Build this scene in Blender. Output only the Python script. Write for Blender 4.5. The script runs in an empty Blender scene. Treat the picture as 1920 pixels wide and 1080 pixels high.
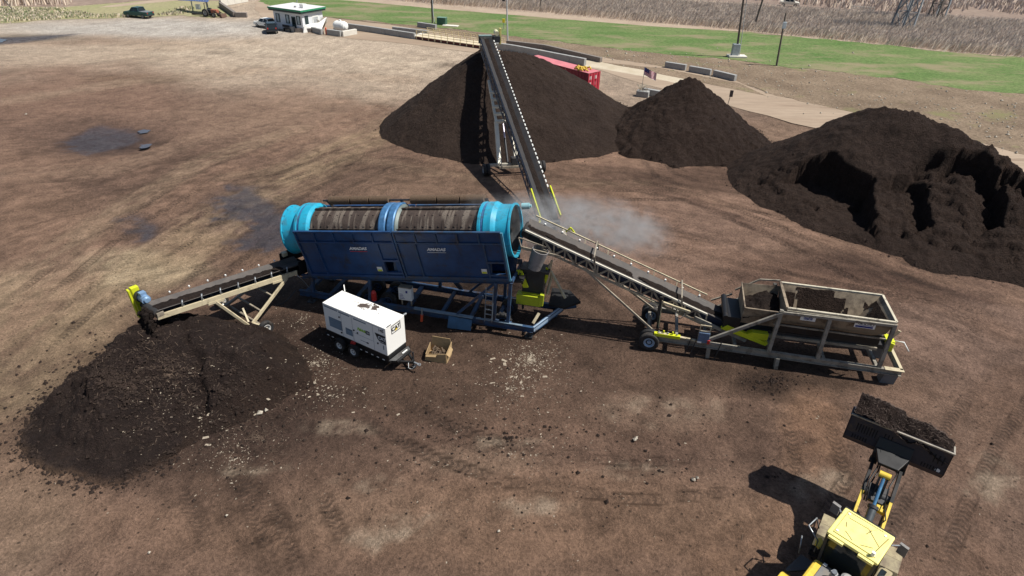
import bpy, bmesh, math, random
import numpy as np
from mathutils import Vector, Matrix, noise as mnoise
random.seed(11)
sc = bpy.context.scene
COL = sc.collection
R = math.radians
V = Vector

# ------------------------------------------------------------------ camera
FPX, PITCH, ROLL, CAMH = 1185.0, R(31.75), R(1.6), 22.0
_c, _s = math.cos(PITCH), math.sin(PITCH)
_rx, _up, FW = V((1, 0, 0)), V((0, _s, _c)), V((0, _c, -_s))
RT = math.cos(ROLL) * _rx + math.sin(ROLL) * _up
UP = -math.sin(ROLL) * _rx + math.cos(ROLL) * _up
CAM = V((0, 0, CAMH))


def G(u, v, z=0.0):
    """surveyed point of the yard at height z, read off the photograph's sight line"""
    r = RT * ((u - 960) / FPX) + UP * ((540 - v) / FPX) + FW
    return CAM + r * ((z - CAMH) / r.z)


cam_data = bpy.data.cameras.new('camera')
cam_data.sensor_width = 36.0
cam_data.lens = FPX / 1920 * 36.0
cam_data.clip_start, cam_data.clip_end = 0.1, 3000
cam = bpy.data.objects.new('camera', cam_data)
COL.objects.link(cam)
cam.matrix_world = Matrix(((RT.x, UP.x, -FW.x, 0), (RT.y, UP.y, -FW.y, 0), (RT.z, UP.z, -FW.z, CAMH), (0, 0, 0, 1)))
sc.camera = cam

# ------------------------------------------------------------------ light
SUNV = V((0.64, -0.06, 1.0)).normalized()
w = bpy.data.worlds.new('World')
sc.world = w
w.use_nodes = True
nt = w.node_tree
sky = nt.nodes.new('ShaderNodeTexSky')
sky.sky_type = 'NISHITA'
sky.sun_disc = False
sky.sun_elevation = math.asin(SUNV.z)
sky.sun_rotation = math.atan2(SUNV.x, SUNV.y)
sky.altitude = 200
bg = nt.nodes['Background']
bg.inputs['Strength'].default_value = 0.06
nt.links.new(sky.outputs[0], bg.inputs['Color'])
sl = bpy.data.lights.new('sun', 'SUN')
sl.energy = 4.4
sl.angle = R(0.5)
sl.color = (1.0, 0.955, 0.88)
so = bpy.data.objects.new('sun', sl)
COL.objects.link(so)
so.rotation_euler = SUNV.to_track_quat('Z', 'Y').to_euler()
so.location = (60, -10, 90)
sc.view_settings.view_transform = 'Standard'
sc.view_settings.look = 'None'
sc.view_settings.exposure = 0.52
sc.view_settings.gamma = 1.0


# ------------------------------------------------------------------ materials
def lin(c):
    return tuple(((x / 255) / 12.92 if x / 255 <= 0.04045 else ((x / 255 + 0.055) / 1.055) ** 2.4) for x in c[:3])


def N(nt, t, **k):
    n = nt.nodes.new(t)
    for a, b in k.items():
        setattr(n, a, b)
    return n


def new_mat(name):
    m = bpy.data.materials.new(name)
    m.use_nodes = True
    return m, m.node_tree, m.node_tree.nodes['Principled BSDF']


def noise(nt, vec, scale, detail=4, rough=0.6, dist=0.0):
    n = N(nt, 'ShaderNodeTexNoise')
    n.inputs['Scale'].default_value = scale
    n.inputs['Detail'].default_value = detail
    n.inputs['Roughness'].default_value = rough
    n.inputs['Distortion'].default_value = dist
    nt.links.new(vec, n.inputs['Vector'])
    return n.outputs['Fac']


def ramp(nt, fac, stops):
    r = N(nt, 'ShaderNodeValToRGB')
    e = r.color_ramp.elements
    while len(e) < len(stops):
        e.new(0.5)
    for k, (p, c) in enumerate(stops):
        e[k].position = p
        e[k].color = (c, c, c, 1) if isinstance(c, (int, float)) else (*c, 1)
    nt.links.new(fac, r.inputs[0])
    return r.outputs[0]


def mix(nt, fac, a, b, mode='MIX'):
    n = N(nt, 'ShaderNodeMix', data_type='RGBA', blend_type=mode)
    for sock, val in ((n.inputs[0], fac), (n.inputs[6], a), (n.inputs[7], b)):
        if hasattr(val, 'links'):
            nt.links.new(val, sock)
        elif isinstance(val, (int, float)):
            sock.default_value = val
        else:
            sock.default_value = (*val, 1)
    return n.outputs[2]


def math_n(nt, op, a, b):
    n = N(nt, 'ShaderNodeMath', operation=op)
    for sock, val in ((n.inputs[0], a), (n.inputs[1], b)):
        if hasattr(val, 'links'):
            nt.links.new(val, sock)
        else:
            sock.default_value = val
    return n.outputs[0]


def bump(nt, bs, h, strength=0.3, dist=0.02):
    b = N(nt, 'ShaderNodeBump')
    b.inputs['Strength'].default_value = strength
    b.inputs['Distance'].default_value = dist
    nt.links.new(h, b.inputs['Height'])
    nt.links.new(b.outputs[0], bs.inputs['Normal'])


SOIL = (0.052, 0.036, 0.027)


def paint(name, col, rough=0.5, metal=0.0, var=0.22, vs=2.5, dirt=0.0, dirtcol=SOIL, ds=1.6, bmp=0.0, bs_=40, spec=0.4):
    """painted or bare surface with wear: tone drift, fine speckle and soil smears"""
    m, nt, bs = new_mat(name)
    tc = N(nt, 'ShaderNodeTexCoord').outputs['Object']
    a = noise(nt, tc, vs, 5, 0.65)
    v = ramp(nt, a, [(0.25, 1 - var), (0.75, 1 + var)])
    c = mix(nt, 1.0, col, v, 'MULTIPLY')
    f = noise(nt, tc, 38, 3, 0.7)
    c = mix(nt, 1.0, c, ramp(nt, f, [(0.3, 0.86), (0.7, 1.1)]), 'MULTIPLY')
    if dirt > 0:
        d = noise(nt, tc, ds, 8, 0.72, 0.4)
        t = 0.62 - 0.28 * dirt
        df = ramp(nt, d, [(t, 0.0), (t + 0.16, 0.85)])
        c = mix(nt, df, c, dirtcol)
    nt.links.new(c, bs.inputs['Base Color'])
    r = ramp(nt, a, [(0.2, max(0.05, rough - 0.1)), (0.8, min(1, rough + 0.15))])
    nt.links.new(r, bs.inputs['Roughness'])
    bs.inputs['Metallic'].default_value = metal
    bs.inputs['Specular IOR Level'].default_value = spec
    if bmp:
        bump(nt, bs, noise(nt, tc, bs_, 4, 0.7), bmp, 0.02)
    return m


def soil_mat(name, c1, c2, fleck=None, scale=1.0, bs=0.9, fl=0.62, dist=0.12):
    """loose organic soil or compost: clumps, grains and pale fibres"""
    m, nt, b = new_mat(name)
    tc = N(nt, 'ShaderNodeTexCoord').outputs['Object']
    big = noise(nt, tc, 0.45 * scale, 5, 0.6)
    mid = noise(nt, tc, 3.5 * scale, 6, 0.7)
    fine = noise(nt, tc, 17 * scale, 4, 0.75)
    c = mix(nt, ramp(nt, big, [(0.3, 0.0), (0.7, 1.0)]), c1, c2)
    c = mix(nt, 1.0, c, ramp(nt, mid, [(0.25, 0.62), (0.75, 1.32)]), 'MULTIPLY')
    c = mix(nt, 1.0, c, ramp(nt, fine, [(0.3, 0.6), (0.72, 1.5)]), 'MULTIPLY')
    if fleck:
        vo = N(nt, 'ShaderNodeTexVoronoi')
        vo.inputs['Scale'].default_value = 9 * scale
        nt.links.new(tc, vo.inputs['Vector'])
        sel = N(nt, 'ShaderNodeSeparateColor')
        nt.links.new(vo.outputs['Color'], sel.inputs[0])
        near = math_n(nt, 'LESS_THAN', vo.outputs['Distance'], 0.24)
        rare = math_n(nt, 'GREATER_THAN', sel.outputs[0], 1 - 0.12 * fl)
        c = mix(nt, math_n(nt, 'MULTIPLY', near, rare), c, fleck)
    nt.links.new(c, b.inputs['Base Color'])
    b.inputs['Roughness'].default_value = 0.95
    b.inputs['Specular IOR Level'].default_value = 0.15
    h = math_n(nt, 'ADD', math_n(nt, 'MULTIPLY', mid, 1.6), fine)
    bump(nt, b, h, bs, dist)
    return m


# ------------------------------------------------------------------ mesh builder
def basis(x, up=V((0, 0, 1))):
    x = x.normalized()
    y = up.cross(x)
    if y.length < 1e-4:
        y = V((0, 1, 0)).cross(x)
    y.normalize()
    return x, y, x.cross(y)


class MB:
    def __init__(s):
        s.v, s.f, s.sm, s.cuts = [], [], [], []

    def add(s, vs, fs, smooth=False):
        n = len(s.v)
        s.cuts.append((n, len(s.f)))
        s.v += [V(p) for p in vs]
        for f in fs:
            s.f.append([n + i for i in f])
            s.sm.append(smooth)
        return s

    def frame_box(s, c, ax, ay, az):
        c = V(c)
        p = [c + sx * ax + sy * ay + sz * az for sx in (-1, 1) for sy in (-1, 1) for sz in (-1, 1)]
        return s.add(p, [(0, 1, 3, 2), (4, 6, 7, 5), (0, 4, 5, 1), (2, 3, 7, 6), (0, 2, 6, 4), (1, 5, 7, 3)])

    def box(s, lo, hi):
        lo, hi = V(lo), V(hi)
        h = (hi - lo) / 2
        return s.frame_box((lo + hi) / 2, V((h.x, 0, 0)), V((0, h.y, 0)), V((0, 0, h.z)))

    def bar(s, p, q, wd=0.1, ht=None, up=V((0, 0, 1))):
        p, q = V(p), V(q)
        ht = ht or wd
        x, y, z = basis(q - p, up)
        return s.frame_box((p + q) / 2, x * (q - p).length / 2, y * wd / 2, z * ht / 2)

    def ibeam(s, p, q, wd=0.16, ht=0.3, t=0.03):
        p, q = V(p), V(q)
        x, y, z = basis(q - p)
        L = x * (q - p).length / 2
        c = (p + q) / 2
        s.frame_box(c + z * (ht / 2 - t / 2), L, y * wd / 2, z * t / 2)
        s.frame_box(c - z * (ht / 2 - t / 2), L, y * wd / 2, z * t / 2)
        return s.frame_box(c, L, y * t / 2, z * (ht / 2 - t))

    def tube(s, p, q, r, n=10, r2=None, cap=True):
        p, q = V(p), V(q)
        r2 = r if r2 is None else r2
        x, y, z = basis(q - p)
        ring = lambda c, rr: [c + (y * math.cos(2 * math.pi * k / n) + z * math.sin(2 * math.pi * k / n)) * rr for k in range(n)]
        s.add(ring(p, r) + ring(q, r2), [(k, (k + 1) % n, n + (k + 1) % n, n + k) for k in range(n)], True)
        if cap:
            s.add(ring(p, r), [tuple(range(n))[::-1]])
            s.add(ring(q, r2), [tuple(range(n))])
        return s

    def path(s, pts, r, n=6):
        pts = [V(p) for p in pts]
        vs, fs = [], []
        for i, p in enumerate(pts):
            d = pts[min(i + 1, len(pts) - 1)] - pts[max(i - 1, 0)]
            x, y, z = basis(d)
            vs += [p + (y * math.cos(2 * math.pi * k / n) + z * math.sin(2 * math.pi * k / n)) * r for k in range(n)]
        for i in range(len(pts) - 1):
            for k in range(n):
                a, b = i * n + k, i * n + (k + 1) % n
                fs.append((a, b, b + n, a + n))
        fs.append(tuple(range(n))[::-1])
        fs.append(tuple(range((len(pts) - 1) * n, len(pts) * n)))
        return s.add(vs, fs, True)

    def lathe(s, prof, o=(0, 0, 0), ax=(1, 0, 0), n=40, smooth=True):
        """prof: (distance along axis, radius) pairs; closed back on itself when first == last"""
        o = V(o)
        x, y, z = basis(V(ax))
        for (a0, r0), (a1, r1) in zip(prof[:-1], prof[1:]):
            r0_, r1_ = max(r0, 1e-4), max(r1, 1e-4)
            ring = lambda a, rr: [o + x * a + (y * math.cos(2 * math.pi * k / n) + z * math.sin(2 * math.pi * k / n)) * rr for k in range(n)]
            s.add(ring(a0, r0_) + ring(a1, r1_), [(k, (k + 1) % n, n + (k + 1) % n, n + k) for k in range(n)], smooth)
        return s

    def prism(s, poly, d):
        """flat polygon extruded by vector d"""
        d = V(d)
        n = len(poly)
        p = [V(a) for a in poly]
        s.add(p + [a + d for a in p], [tuple(range(n))[::-1], tuple(range(n, 2 * n))] + [(k, (k + 1) % n, n + (k + 1) % n, n + k) for k in range(n)])
        return s

    def plate(s, a, b, c, d, t):
        n = (V(b) - V(a)).cross(V(d) - V(a)).normalized() * t
        return s.prism([a, b, c, d], n)

    def parts(s, name, mat, parent=None, bevel=0.0):
        """every added piece as a part of its own"""
        cut = s.cuts + [(len(s.v), len(s.f))]
        for (v0, f0), (v1, f1) in zip(cut[:-1], cut[1:]):
            m = MB()
            m.v, m.f, m.sm = s.v[v0:v1], [[i - v0 for i in f] for f in s.f[f0:f1]], s.sm[f0:f1]
            m.build(name, mat, parent, bevel)

    def build(s, name, mat, parent=None, bevel=0.0, mw=None, fix=True):
        me = bpy.data.meshes.new(name)
        me.from_pydata([tuple(p) for p in s.v], [], s.f)
        me.polygons.foreach_set('use_smooth', s.sm)
        if fix:
            b = bmesh.new()
            b.from_mesh(me)
            bmesh.ops.recalc_face_normals(b, faces=b.faces)
            b.to_mesh(me)
            b.free()
        me.materials.append(mat)
        o = bpy.data.objects.new(name, me)
        COL.objects.link(o)
        if parent:
            o.parent = parent
        if mw is not None:
            o.matrix_local = mw
        if bevel:
            md = o.modifiers.new('bevel', 'BEVEL')
            md.width = bevel
            md.segments = 2
            md.limit_method = 'ANGLE'
            md.harden_normals = False
        return o


def tag(o, label=None, cat=None, group=None, kind=None):
    for k, x in (('label', label), ('category', cat), ('group', group), ('kind', kind)):
        if x:
            o[k] = x
    return o


def thing(name, label, cat, loc=(0, 0, 0), rz=0.0, group=None):
    o = bpy.data.objects.new(name, None)
    o.empty_display_size = 0.3
    COL.objects.link(o)
    o.location = loc
    o.rotation_euler = (0, 0, rz)
    return tag(o, label, cat, group)


def dup(o, loc=None, rz=None, label=None, parent=None):
    c = o.copy()
    COL.objects.link(c)
    if parent:
        c.parent = parent
    if loc is not None:
        c.location = loc
    if rz is not None:
        c.rotation_euler = (0, 0, rz)
    if label:
        c['label'] = label
    for ch in list(o.children):
        dup(ch, parent=c)
    return c


def text(name, body, mat, parent, pos, xdir, ydir, size, depth=0.004, shear=0.0, align='CENTER', bold=0.0):
    """raised lettering as a mesh; pos = centre, xdir reads along, ydir is up"""
    cu = bpy.data.curves.new(name, 'FONT')
    cu.body = body
    cu.size = size
    cu.extrude = depth
    cu.shear = shear
    cu.offset = bold
    cu.align_x, cu.align_y = align, 'CENTER'
    t = bpy.data.objects.new(name, cu)
    COL.objects.link(t)
    dg = bpy.context.evaluated_depsgraph_get()
    me = bpy.data.meshes.new_from_object(t.evaluated_get(dg))
    bpy.data.objects.remove(t)
    me.materials.clear()
    me.materials.append(mat)
    o = bpy.data.objects.new(name, me)
    COL.objects.link(o)
    o.parent = parent
    x, y = V(xdir).normalized(), V(ydir).normalized()
    z = x.cross(y)
    p = V(pos)
    o.matrix_local = Matrix(((x.x, y.x, z.x, p.x), (x.y, y.y, z.y, p.y), (x.z, y.z, z.z, p.z), (0, 0, 0, 1)))
    return o


# ------------------------------------------------------------------ value noise on arrays
def vnoise(x, y, seed=0):
    xi, yi = np.floor(x).astype(np.int64), np.floor(y).astype(np.int64)
    fx, fy = x - xi, y - yi
    fx, fy = fx * fx * (3 - 2 * fx), fy * fy * (3 - 2 * fy)

    def h(a, b):
        n = (a * 374761393 + b * 668265263 + seed * 982451653) & 0xFFFFFFFF
        n = ((n ^ (n >> 13)) * 1274126177) & 0xFFFFFFFF
        return ((n ^ (n >> 16)) & 0xFFFF) / 65535.0
    return (h(xi, yi) * (1 - fx) + h(xi + 1, yi) * fx) * (1 - fy) + (h(xi, yi + 1) * (1 - fx) + h(xi + 1, yi + 1) * fx) * fy


def fbm(x, y, scale=1.0, octv=4, seed=0, gain=0.5):
    a, t, s = 1.0, 0.0, 0.0
    x, y = x * scale, y * scale
    for k in range(octv):
        t = t + a * (vnoise(x, y, seed + k * 17) - 0.5)
        s += a
        a *= gain
        x, y = x * 2.03 + 7.1, y * 2.03 + 3.7
    return t / s * 2


def seg_dist(px, py, poly):
    """distance to a polyline and the parameter (in points) of the nearest place on it"""
    best = np.full(px.shape, 1e9)
    par = np.zeros(px.shape)
    for k in range(len(poly) - 1):
        ax, ay, bx, by = poly[k][0], poly[k][1], poly[k + 1][0], poly[k + 1][1]
        dx, dy = bx - ax, by - ay
        t = np.clip(((px - ax) * dx + (py - ay) * dy) / (dx * dx + dy * dy + 1e-9), 0, 1)
        d = np.hypot(px - ax - t * dx, py - ay - t * dy)
        m = d < best
        best = np.where(m, d, best)
        par = np.where(m, k + t, par)
    return best, par


def inside(px, py, poly):
    r = np.zeros(px.shape, bool)
    n = len(poly)
    for i in range(n):
        x1, y1, x2, y2 = poly[i][0], poly[i][1], poly[(i + 1) % n][0], poly[(i + 1) % n][1]
        c = ((y1 > py) != (y2 > py)) & (px < (x2 - x1) * (py - y1) / (y2 - y1 + 1e-12) + x1)
        r ^= c
    return r


def grid_mesh(name, xs, ys, z, keep=None, mat=None, smooth=True, colour=None, alpha=None, parent=None):
    nx, ny = len(xs), len(ys)
    X, Y = np.meshgrid(xs, ys)
    co = np.stack([X.ravel(), Y.ravel(), z.ravel()], 1)
    i = np.arange(nx * ny).reshape(ny, nx)
    q = np.stack([i[:-1, :-1].ravel(), i[:-1, 1:].ravel(), i[1:, 1:].ravel(), i[1:, :-1].ravel()], 1)
    if keep is not None:
        k = keep.ravel()
        q = q[k[q].any(1)]
        used = np.unique(q)
        remap = np.full(nx * ny, -1)
        remap[used] = np.arange(len(used))
        co, q = co[used], remap[q]
        if colour is not None:
            colour = colour.reshape(-1, 3)[used]
            alpha = alpha.ravel()[used] if alpha is not None else None
    me = bpy.data.meshes.new(name)
    me.vertices.add(len(co))
    me.vertices.foreach_set('co', co.ravel())
    me.loops.add(q.size)
    me.polygons.add(len(q))
    me.loops.foreach_set('vertex_index', q.ravel().astype(np.int32))
    me.polygons.foreach_set('loop_start', (np.arange(len(q)) * 4).astype(np.int32))
    me.polygons.foreach_set('use_smooth', np.full(len(q), smooth))
    me.update(calc_edges=True)
    if colour is not None:
        at = me.color_attributes.new('tone', 'FLOAT_COLOR', 'POINT')
        c4 = np.concatenate([colour.reshape(-1, 3), np.zeros((len(co), 1)) if alpha is None else alpha.reshape(-1, 1)], 1)
        at.data.foreach_set('color', c4.ravel().astype(np.float32))
    if mat:
        me.materials.append(mat)
    o = bpy.data.objects.new(name, me)
    COL.objects.link(o)
    if parent:
        o.parent = parent
    return o


def scatter(name, pts, size, mat, shape='chip', seed=1):
    """one mesh of many small loose bits lying on the ground; pts = (x, y, z), size = (min, max)"""
    rnd = random.Random(seed)
    vs, fs = [], []
    for (x, y, z) in pts:
        s = rnd.uniform(*size) * rnd.choice((0.5, 0.7, 1, 1, 1.5))
        a, b = rnd.uniform(0, 6.28), rnd.uniform(-0.5, 0.5)
        n = len(vs)
        if shape == 'chip':
            l, wd = s, s * rnd.uniform(0.25, 0.7)
            ca, sa = math.cos(a), math.sin(a)
            for (p, q, hh) in ((-l, -wd, 0), (l, -wd * 0.6, b * wd), (l * 0.8, wd, b * wd + 0.3 * wd), (-l * 0.9, wd * 0.8, 0.3 * wd)):
                vs.append((x + p * ca - q * sa, y + p * sa + q * ca, z + 0.012 + abs(hh) * 0.6))
            fs.append((n, n + 1, n + 2, n + 3))
        elif shape == 'stick':
            l, wd = s * 2.2, s * 0.14
            ca, sa = math.cos(a), math.sin(a)
            for (p, q, hh) in ((-l, -wd, 0.01), (l, -wd, 0.03 + abs(b) * l), (l, wd, 0.03 + abs(b) * l), (-l, wd, 0.01)):
                vs.append((x + p * ca - q * sa, y + p * sa + q * ca, z + hh))
            fs.append((n, n + 1, n + 2, n + 3))
        else:
            for k in range(6):
                d = [(1, 0, 0), (-1, 0, 0), (0, 1, 0), (0, -1, 0), (0, 0, 1), (0, 0, -0.6)][k]
                j = rnd.uniform(0.6, 1.25) * s
                ca, sa = math.cos(a), math.sin(a)
                vs.append((x + (d[0] * ca - d[1] * sa) * j, y + (d[0] * sa + d[1] * ca) * j, z + d[2] * j * 0.8 + s * 0.25))
            for t in ((0, 2, 4), (2, 1, 4), (1, 3, 4), (3, 0, 4), (2, 0, 5), (1, 2, 5), (3, 1, 5), (0, 3, 5)):
                fs.append(tuple(n + k for k in t))
    me = bpy.data.meshes.new(name)
    me.from_pydata(vs, [], fs)
    me.materials.append(mat)
    o = bpy.data.objects.new(name, me)
    COL.objects.link(o)
    return o


def jag(pts, step=1.2, amp=0.5, seed=3, closed=True):
    """an outline refined and roughened"""
    rnd = random.Random(seed)
    out = []
    n = len(pts)
    for i in range(n if closed else n - 1):
        a, b = pts[i], pts[(i + 1) % n]
        L = math.hypot(b[0] - a[0], b[1] - a[1])
        k = max(1, int(L / step))
        for j in range(k):
            t = j / k
            out.append((a[0] + (b[0] - a[0]) * t + rnd.uniform(-amp, amp), a[1] + (b[1] - a[1]) * t + rnd.uniform(-amp, amp)))
    return out


def sheet(name, pts, z, mat, label=None):
    """flat ground sheet of any outline"""
    me = bpy.data.meshes.new(name)
    b = bmesh.new()
    vv = [b.verts.new((p[0], p[1], z)) for p in pts]
    b.faces.new(vv)
    bmesh.ops.triangulate(b, faces=b.faces)
    bmesh.ops.recalc_face_normals(b, faces=b.faces)
    if sum(f.normal.z for f in b.faces) < 0:
        bmesh.ops.reverse_faces(b, faces=b.faces)
    b.to_mesh(me)
    b.free()
    me.materials.append(mat)
    o = bpy.data.objects.new(name, me)
    COL.objects.link(o)
    tag(o, kind='structure')
    if label:
        o['label'] = label
    return o

# ------------------------------------------------------------------ ground
def axis_lines(lo, a, b, hi, step, grow):
    c = list(np.arange(a, b + 1e-6, step))
    d, x = step, b
    while x < hi:
        d *= grow
        x += d
        c.append(x)
    d, x = step, a
    pre = []
    while x > lo:
        d *= grow
        x -= d
        pre.append(x)
    return np.array(pre[::-1] + c)


GX = axis_lines(-900, -42, 46, 900, 0.22, 1.045)
GY = axis_lines(-40, 10, 66, 1500, 0.22, 1.03)
X, Y = np.meshgrid(GX, GY)


def sstep(a, b, x):
    t = np.clip((x - a) / (b - a), 0, 1)
    return t * t * (3 - 2 * t)


def blob(u, v, ru, rv, soft=0.5, seed=0, warp=0.35):
    c, a, b = G(u, v), G(u + ru, v), G(u, v - rv)
    b2 = G(u, v + rv)
    ax, ay = a.x - c.x, a.y - c.y
    bx, by = (b.x - b2.x) / 2, (b.y - b2.y) / 2
    cx, cy = (b.x + b2.x) / 2 if rv > 40 else c.x, (b.y + b2.y) / 2 if rv > 40 else c.y
    det = ax * by - ay * bx
    px, py = X - cx, Y - cy
    s = (px * by - py * bx) / det
    t = (-px * ay + py * ax) / det
    sc_ = 2.5 / max(1.0, math.hypot(ax, ay))
    d = np.hypot(s, t) + warp * fbm(X, Y, sc_, 4, 40 + seed)
    return 1 - sstep(1 - soft, 1 + soft * 0.6, d)


K = 1.0
n1 = fbm(X, Y, 0.09, 5, 1)
n2 = fbm(X, Y, 0.5, 4, 2)
n3 = fbm(X, Y, 1.7, 3, 3)
cA, cB = np.array(lin((124, 99, 83))), np.array(lin((97, 77, 65)))
m_ = np.clip(0.5 + 1.1 * n1 + 0.35 * n2, 0, 1)[..., None]
C = cA * m_ + cB * (1 - m_)


def lay(c, wgt):
    global C
    wgt = wgt[..., None]
    C = C * (1 - wgt) + np.array(lin(c)) * wgt


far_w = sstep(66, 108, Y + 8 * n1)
lay((170, 153, 134), far_w * 0.92)  # far ground: pale tan soil with distance haze put into the colour
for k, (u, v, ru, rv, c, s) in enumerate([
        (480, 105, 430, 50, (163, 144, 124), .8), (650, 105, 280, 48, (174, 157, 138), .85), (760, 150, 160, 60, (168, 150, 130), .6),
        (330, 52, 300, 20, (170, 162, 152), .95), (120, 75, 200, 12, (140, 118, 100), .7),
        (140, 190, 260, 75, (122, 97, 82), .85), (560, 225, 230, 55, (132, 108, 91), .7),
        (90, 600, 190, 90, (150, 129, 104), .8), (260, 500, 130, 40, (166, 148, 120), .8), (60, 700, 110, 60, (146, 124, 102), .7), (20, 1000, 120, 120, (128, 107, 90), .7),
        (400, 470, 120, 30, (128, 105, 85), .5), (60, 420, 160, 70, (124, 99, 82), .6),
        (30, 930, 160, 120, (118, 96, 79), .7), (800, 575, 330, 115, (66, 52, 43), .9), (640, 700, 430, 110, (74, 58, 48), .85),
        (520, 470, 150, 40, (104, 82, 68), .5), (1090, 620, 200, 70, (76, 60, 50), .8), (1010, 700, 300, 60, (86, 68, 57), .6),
        (1480, 690, 290, 55, (70, 55, 45), .85), (1440, 715, 60, 30, (52, 40, 33), .8),  # dark spilled soil before the hopper, some shade put into the colour
        (1250, 440, 300, 90, (122, 98, 84), .8), (1800, 620, 200, 110, (120, 97, 84), .8), (1600, 540, 280, 40, (84, 64, 54), .6),
        (1780, 930, 200, 170, (104, 84, 72), .75), (1000, 985, 620, 110, (113, 89, 72), .7), (1530, 800, 60, 70, (128, 98, 78), .7),
        (1050, 800, 280, 60, (99, 78, 65), .6), (560, 920, 220, 70, (100, 79, 66), .6), (700, 960, 160, 60, (114, 92, 76), .5),
        (800, 335, 290, 45, (99, 80, 66), .7), (1050, 330, 160, 30, (92, 73, 61), .6), (1330, 335, 170, 30, (80, 62, 52), .8),
        (1600, 505, 280, 40, (76, 58, 49), .8), (1180, 190, 120, 40, (150, 133, 116), .7), (1480, 250, 130, 35, (128, 106, 89), .7),
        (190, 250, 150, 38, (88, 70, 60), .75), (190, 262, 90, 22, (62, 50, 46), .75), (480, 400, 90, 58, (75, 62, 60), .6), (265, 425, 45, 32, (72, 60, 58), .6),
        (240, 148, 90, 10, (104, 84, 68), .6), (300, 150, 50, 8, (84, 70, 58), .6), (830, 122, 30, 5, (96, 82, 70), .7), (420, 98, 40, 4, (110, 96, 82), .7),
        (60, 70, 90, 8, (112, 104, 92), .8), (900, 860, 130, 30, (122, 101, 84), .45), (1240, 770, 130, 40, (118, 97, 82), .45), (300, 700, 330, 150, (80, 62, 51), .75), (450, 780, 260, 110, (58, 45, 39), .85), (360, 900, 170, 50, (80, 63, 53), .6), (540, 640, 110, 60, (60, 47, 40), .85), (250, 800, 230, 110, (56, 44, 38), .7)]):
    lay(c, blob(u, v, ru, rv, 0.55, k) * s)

# wheel ruts and swept tracks: (points in the photograph, half width m, colour, strength)
H_ = np.zeros_like(X)
TR = [([(0, 735), (150, 600), (330, 470), (470, 380), (600, 300), (760, 225)], 3.2, (152, 130, 104), .55),
      ([(0, 640), (180, 470), (360, 350), (520, 280), (700, 205)], 2.4, (128, 102, 85), .6),
      ([(40, 520), (210, 400), (380, 300), (560, 240)], 1.6, (146, 124, 102), .5),
      ([(330, 560), (470, 450), (620, 350), (740, 300), (850, 330)], 1.4, (98, 78, 66), .55),
      ([(420, 330), (640, 290), (800, 320), (960, 345), (1200, 345)], 1.0, (134, 112, 92), .45),
      ([(1090, 360), (1280, 360), (1480, 420), (1700, 500), (1920, 560)], 1.6, (128, 102, 85), .55),
      ([(1120, 330), (1300, 375), (1450, 440), (1620, 520), (1850, 560)], 0.7, (86, 66, 56), .6),
      ([(1180, 420), (1330, 470), (1500, 520), (1750, 560), (1920, 640)], 1.4, (122, 96, 80), .5),
      ([(1520, 770), (1530, 880), (1480, 980), (1380, 1080)], 1.7, (124, 97, 78), .6),
      ([(1800, 1080), (1790, 940), (1850, 800), (1920, 720)], 1.8, (108, 84, 69), .5),
      ([(380, 900), (460, 1000), (520, 1080)], 0.6, (86, 68, 56), .6),
      ([(420, 860), (520, 960), (600, 1080)], 0.5, (90, 71, 59), .6),
      ([(620, 770), (900, 830), (1300, 850), (1500, 820)], 1.1, (92, 72, 61), .5),
      ([(640, 1000), (1000, 940), (1400, 960)], 1.2, (120, 96, 79), .4),
      ([(300, 100), (560, 95), (800, 120)], 3.0, (176, 160, 140), .5),
      ([(0, 190), (260, 150), (500, 130), (760, 150)], 2.5, (150, 128, 108), .5),
      ([(0, 330), (200, 320), (420, 240), (640, 190)], 2.0, (136, 112, 94), .5)]
for k, (pl, hw, c, s) in enumerate(TR):
    P_ = [G(u, v) for u, v in pl]
    d, par = seg_dist(X + 0.5 * n2, Y + 0.5 * n2, P_)
    side = fbm(par * 3 + 31 * k, d / hw * 2.2, 2.0, 3, 60 + k)
    lay(c, (1 - sstep(0.55, 1.25, d / hw + 0.5 * side)) * s * np.clip(0.75 + 1.2 * side, 0, 1))
    for g in (0.32, 0.68):
        rr = np.exp(-((d - g * hw * 1.4) / 0.22) ** 2)
        H_ -= 0.035 * rr * np.clip(0.6 + 1.5 * n2, 0, 1)
        C *= (1 - 0.16 * rr * np.clip(0.5 + 2 * side, 0, 1))[..., None]
# long brushed streaks along the main travel direction of the machines
th = np.where(X < 0, R(63), R(-28)) + 0.35 * n1
a_ = X * np.cos(th) + Y * np.sin(th)
b_ = -X * np.sin(th) + Y * np.cos(th)
st = fbm(a_ * 0.1, b_, 1.3, 4, 90)
st2 = fbm(a_ * 0.12, b_, 4.0, 3, 91)
st3 = fbm(X * 0.35, Y * 0.9, 1.3, 4, 93)
fw_ = sstep(55, 80, Y)
C *= np.clip(1 + (0.36 * st + 0.30 * st2) * (1 - 0.75 * fw_) * (0.35 + 0.65 * sstep(20, 34, Y + 3 * n1)) + 0.22 * st3 * fw_ + 0.18 * n2 + 0.20 * n3, 0.4, 1.7)[..., None]
C *= np.array([1.0, 0.985, 0.97])
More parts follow.
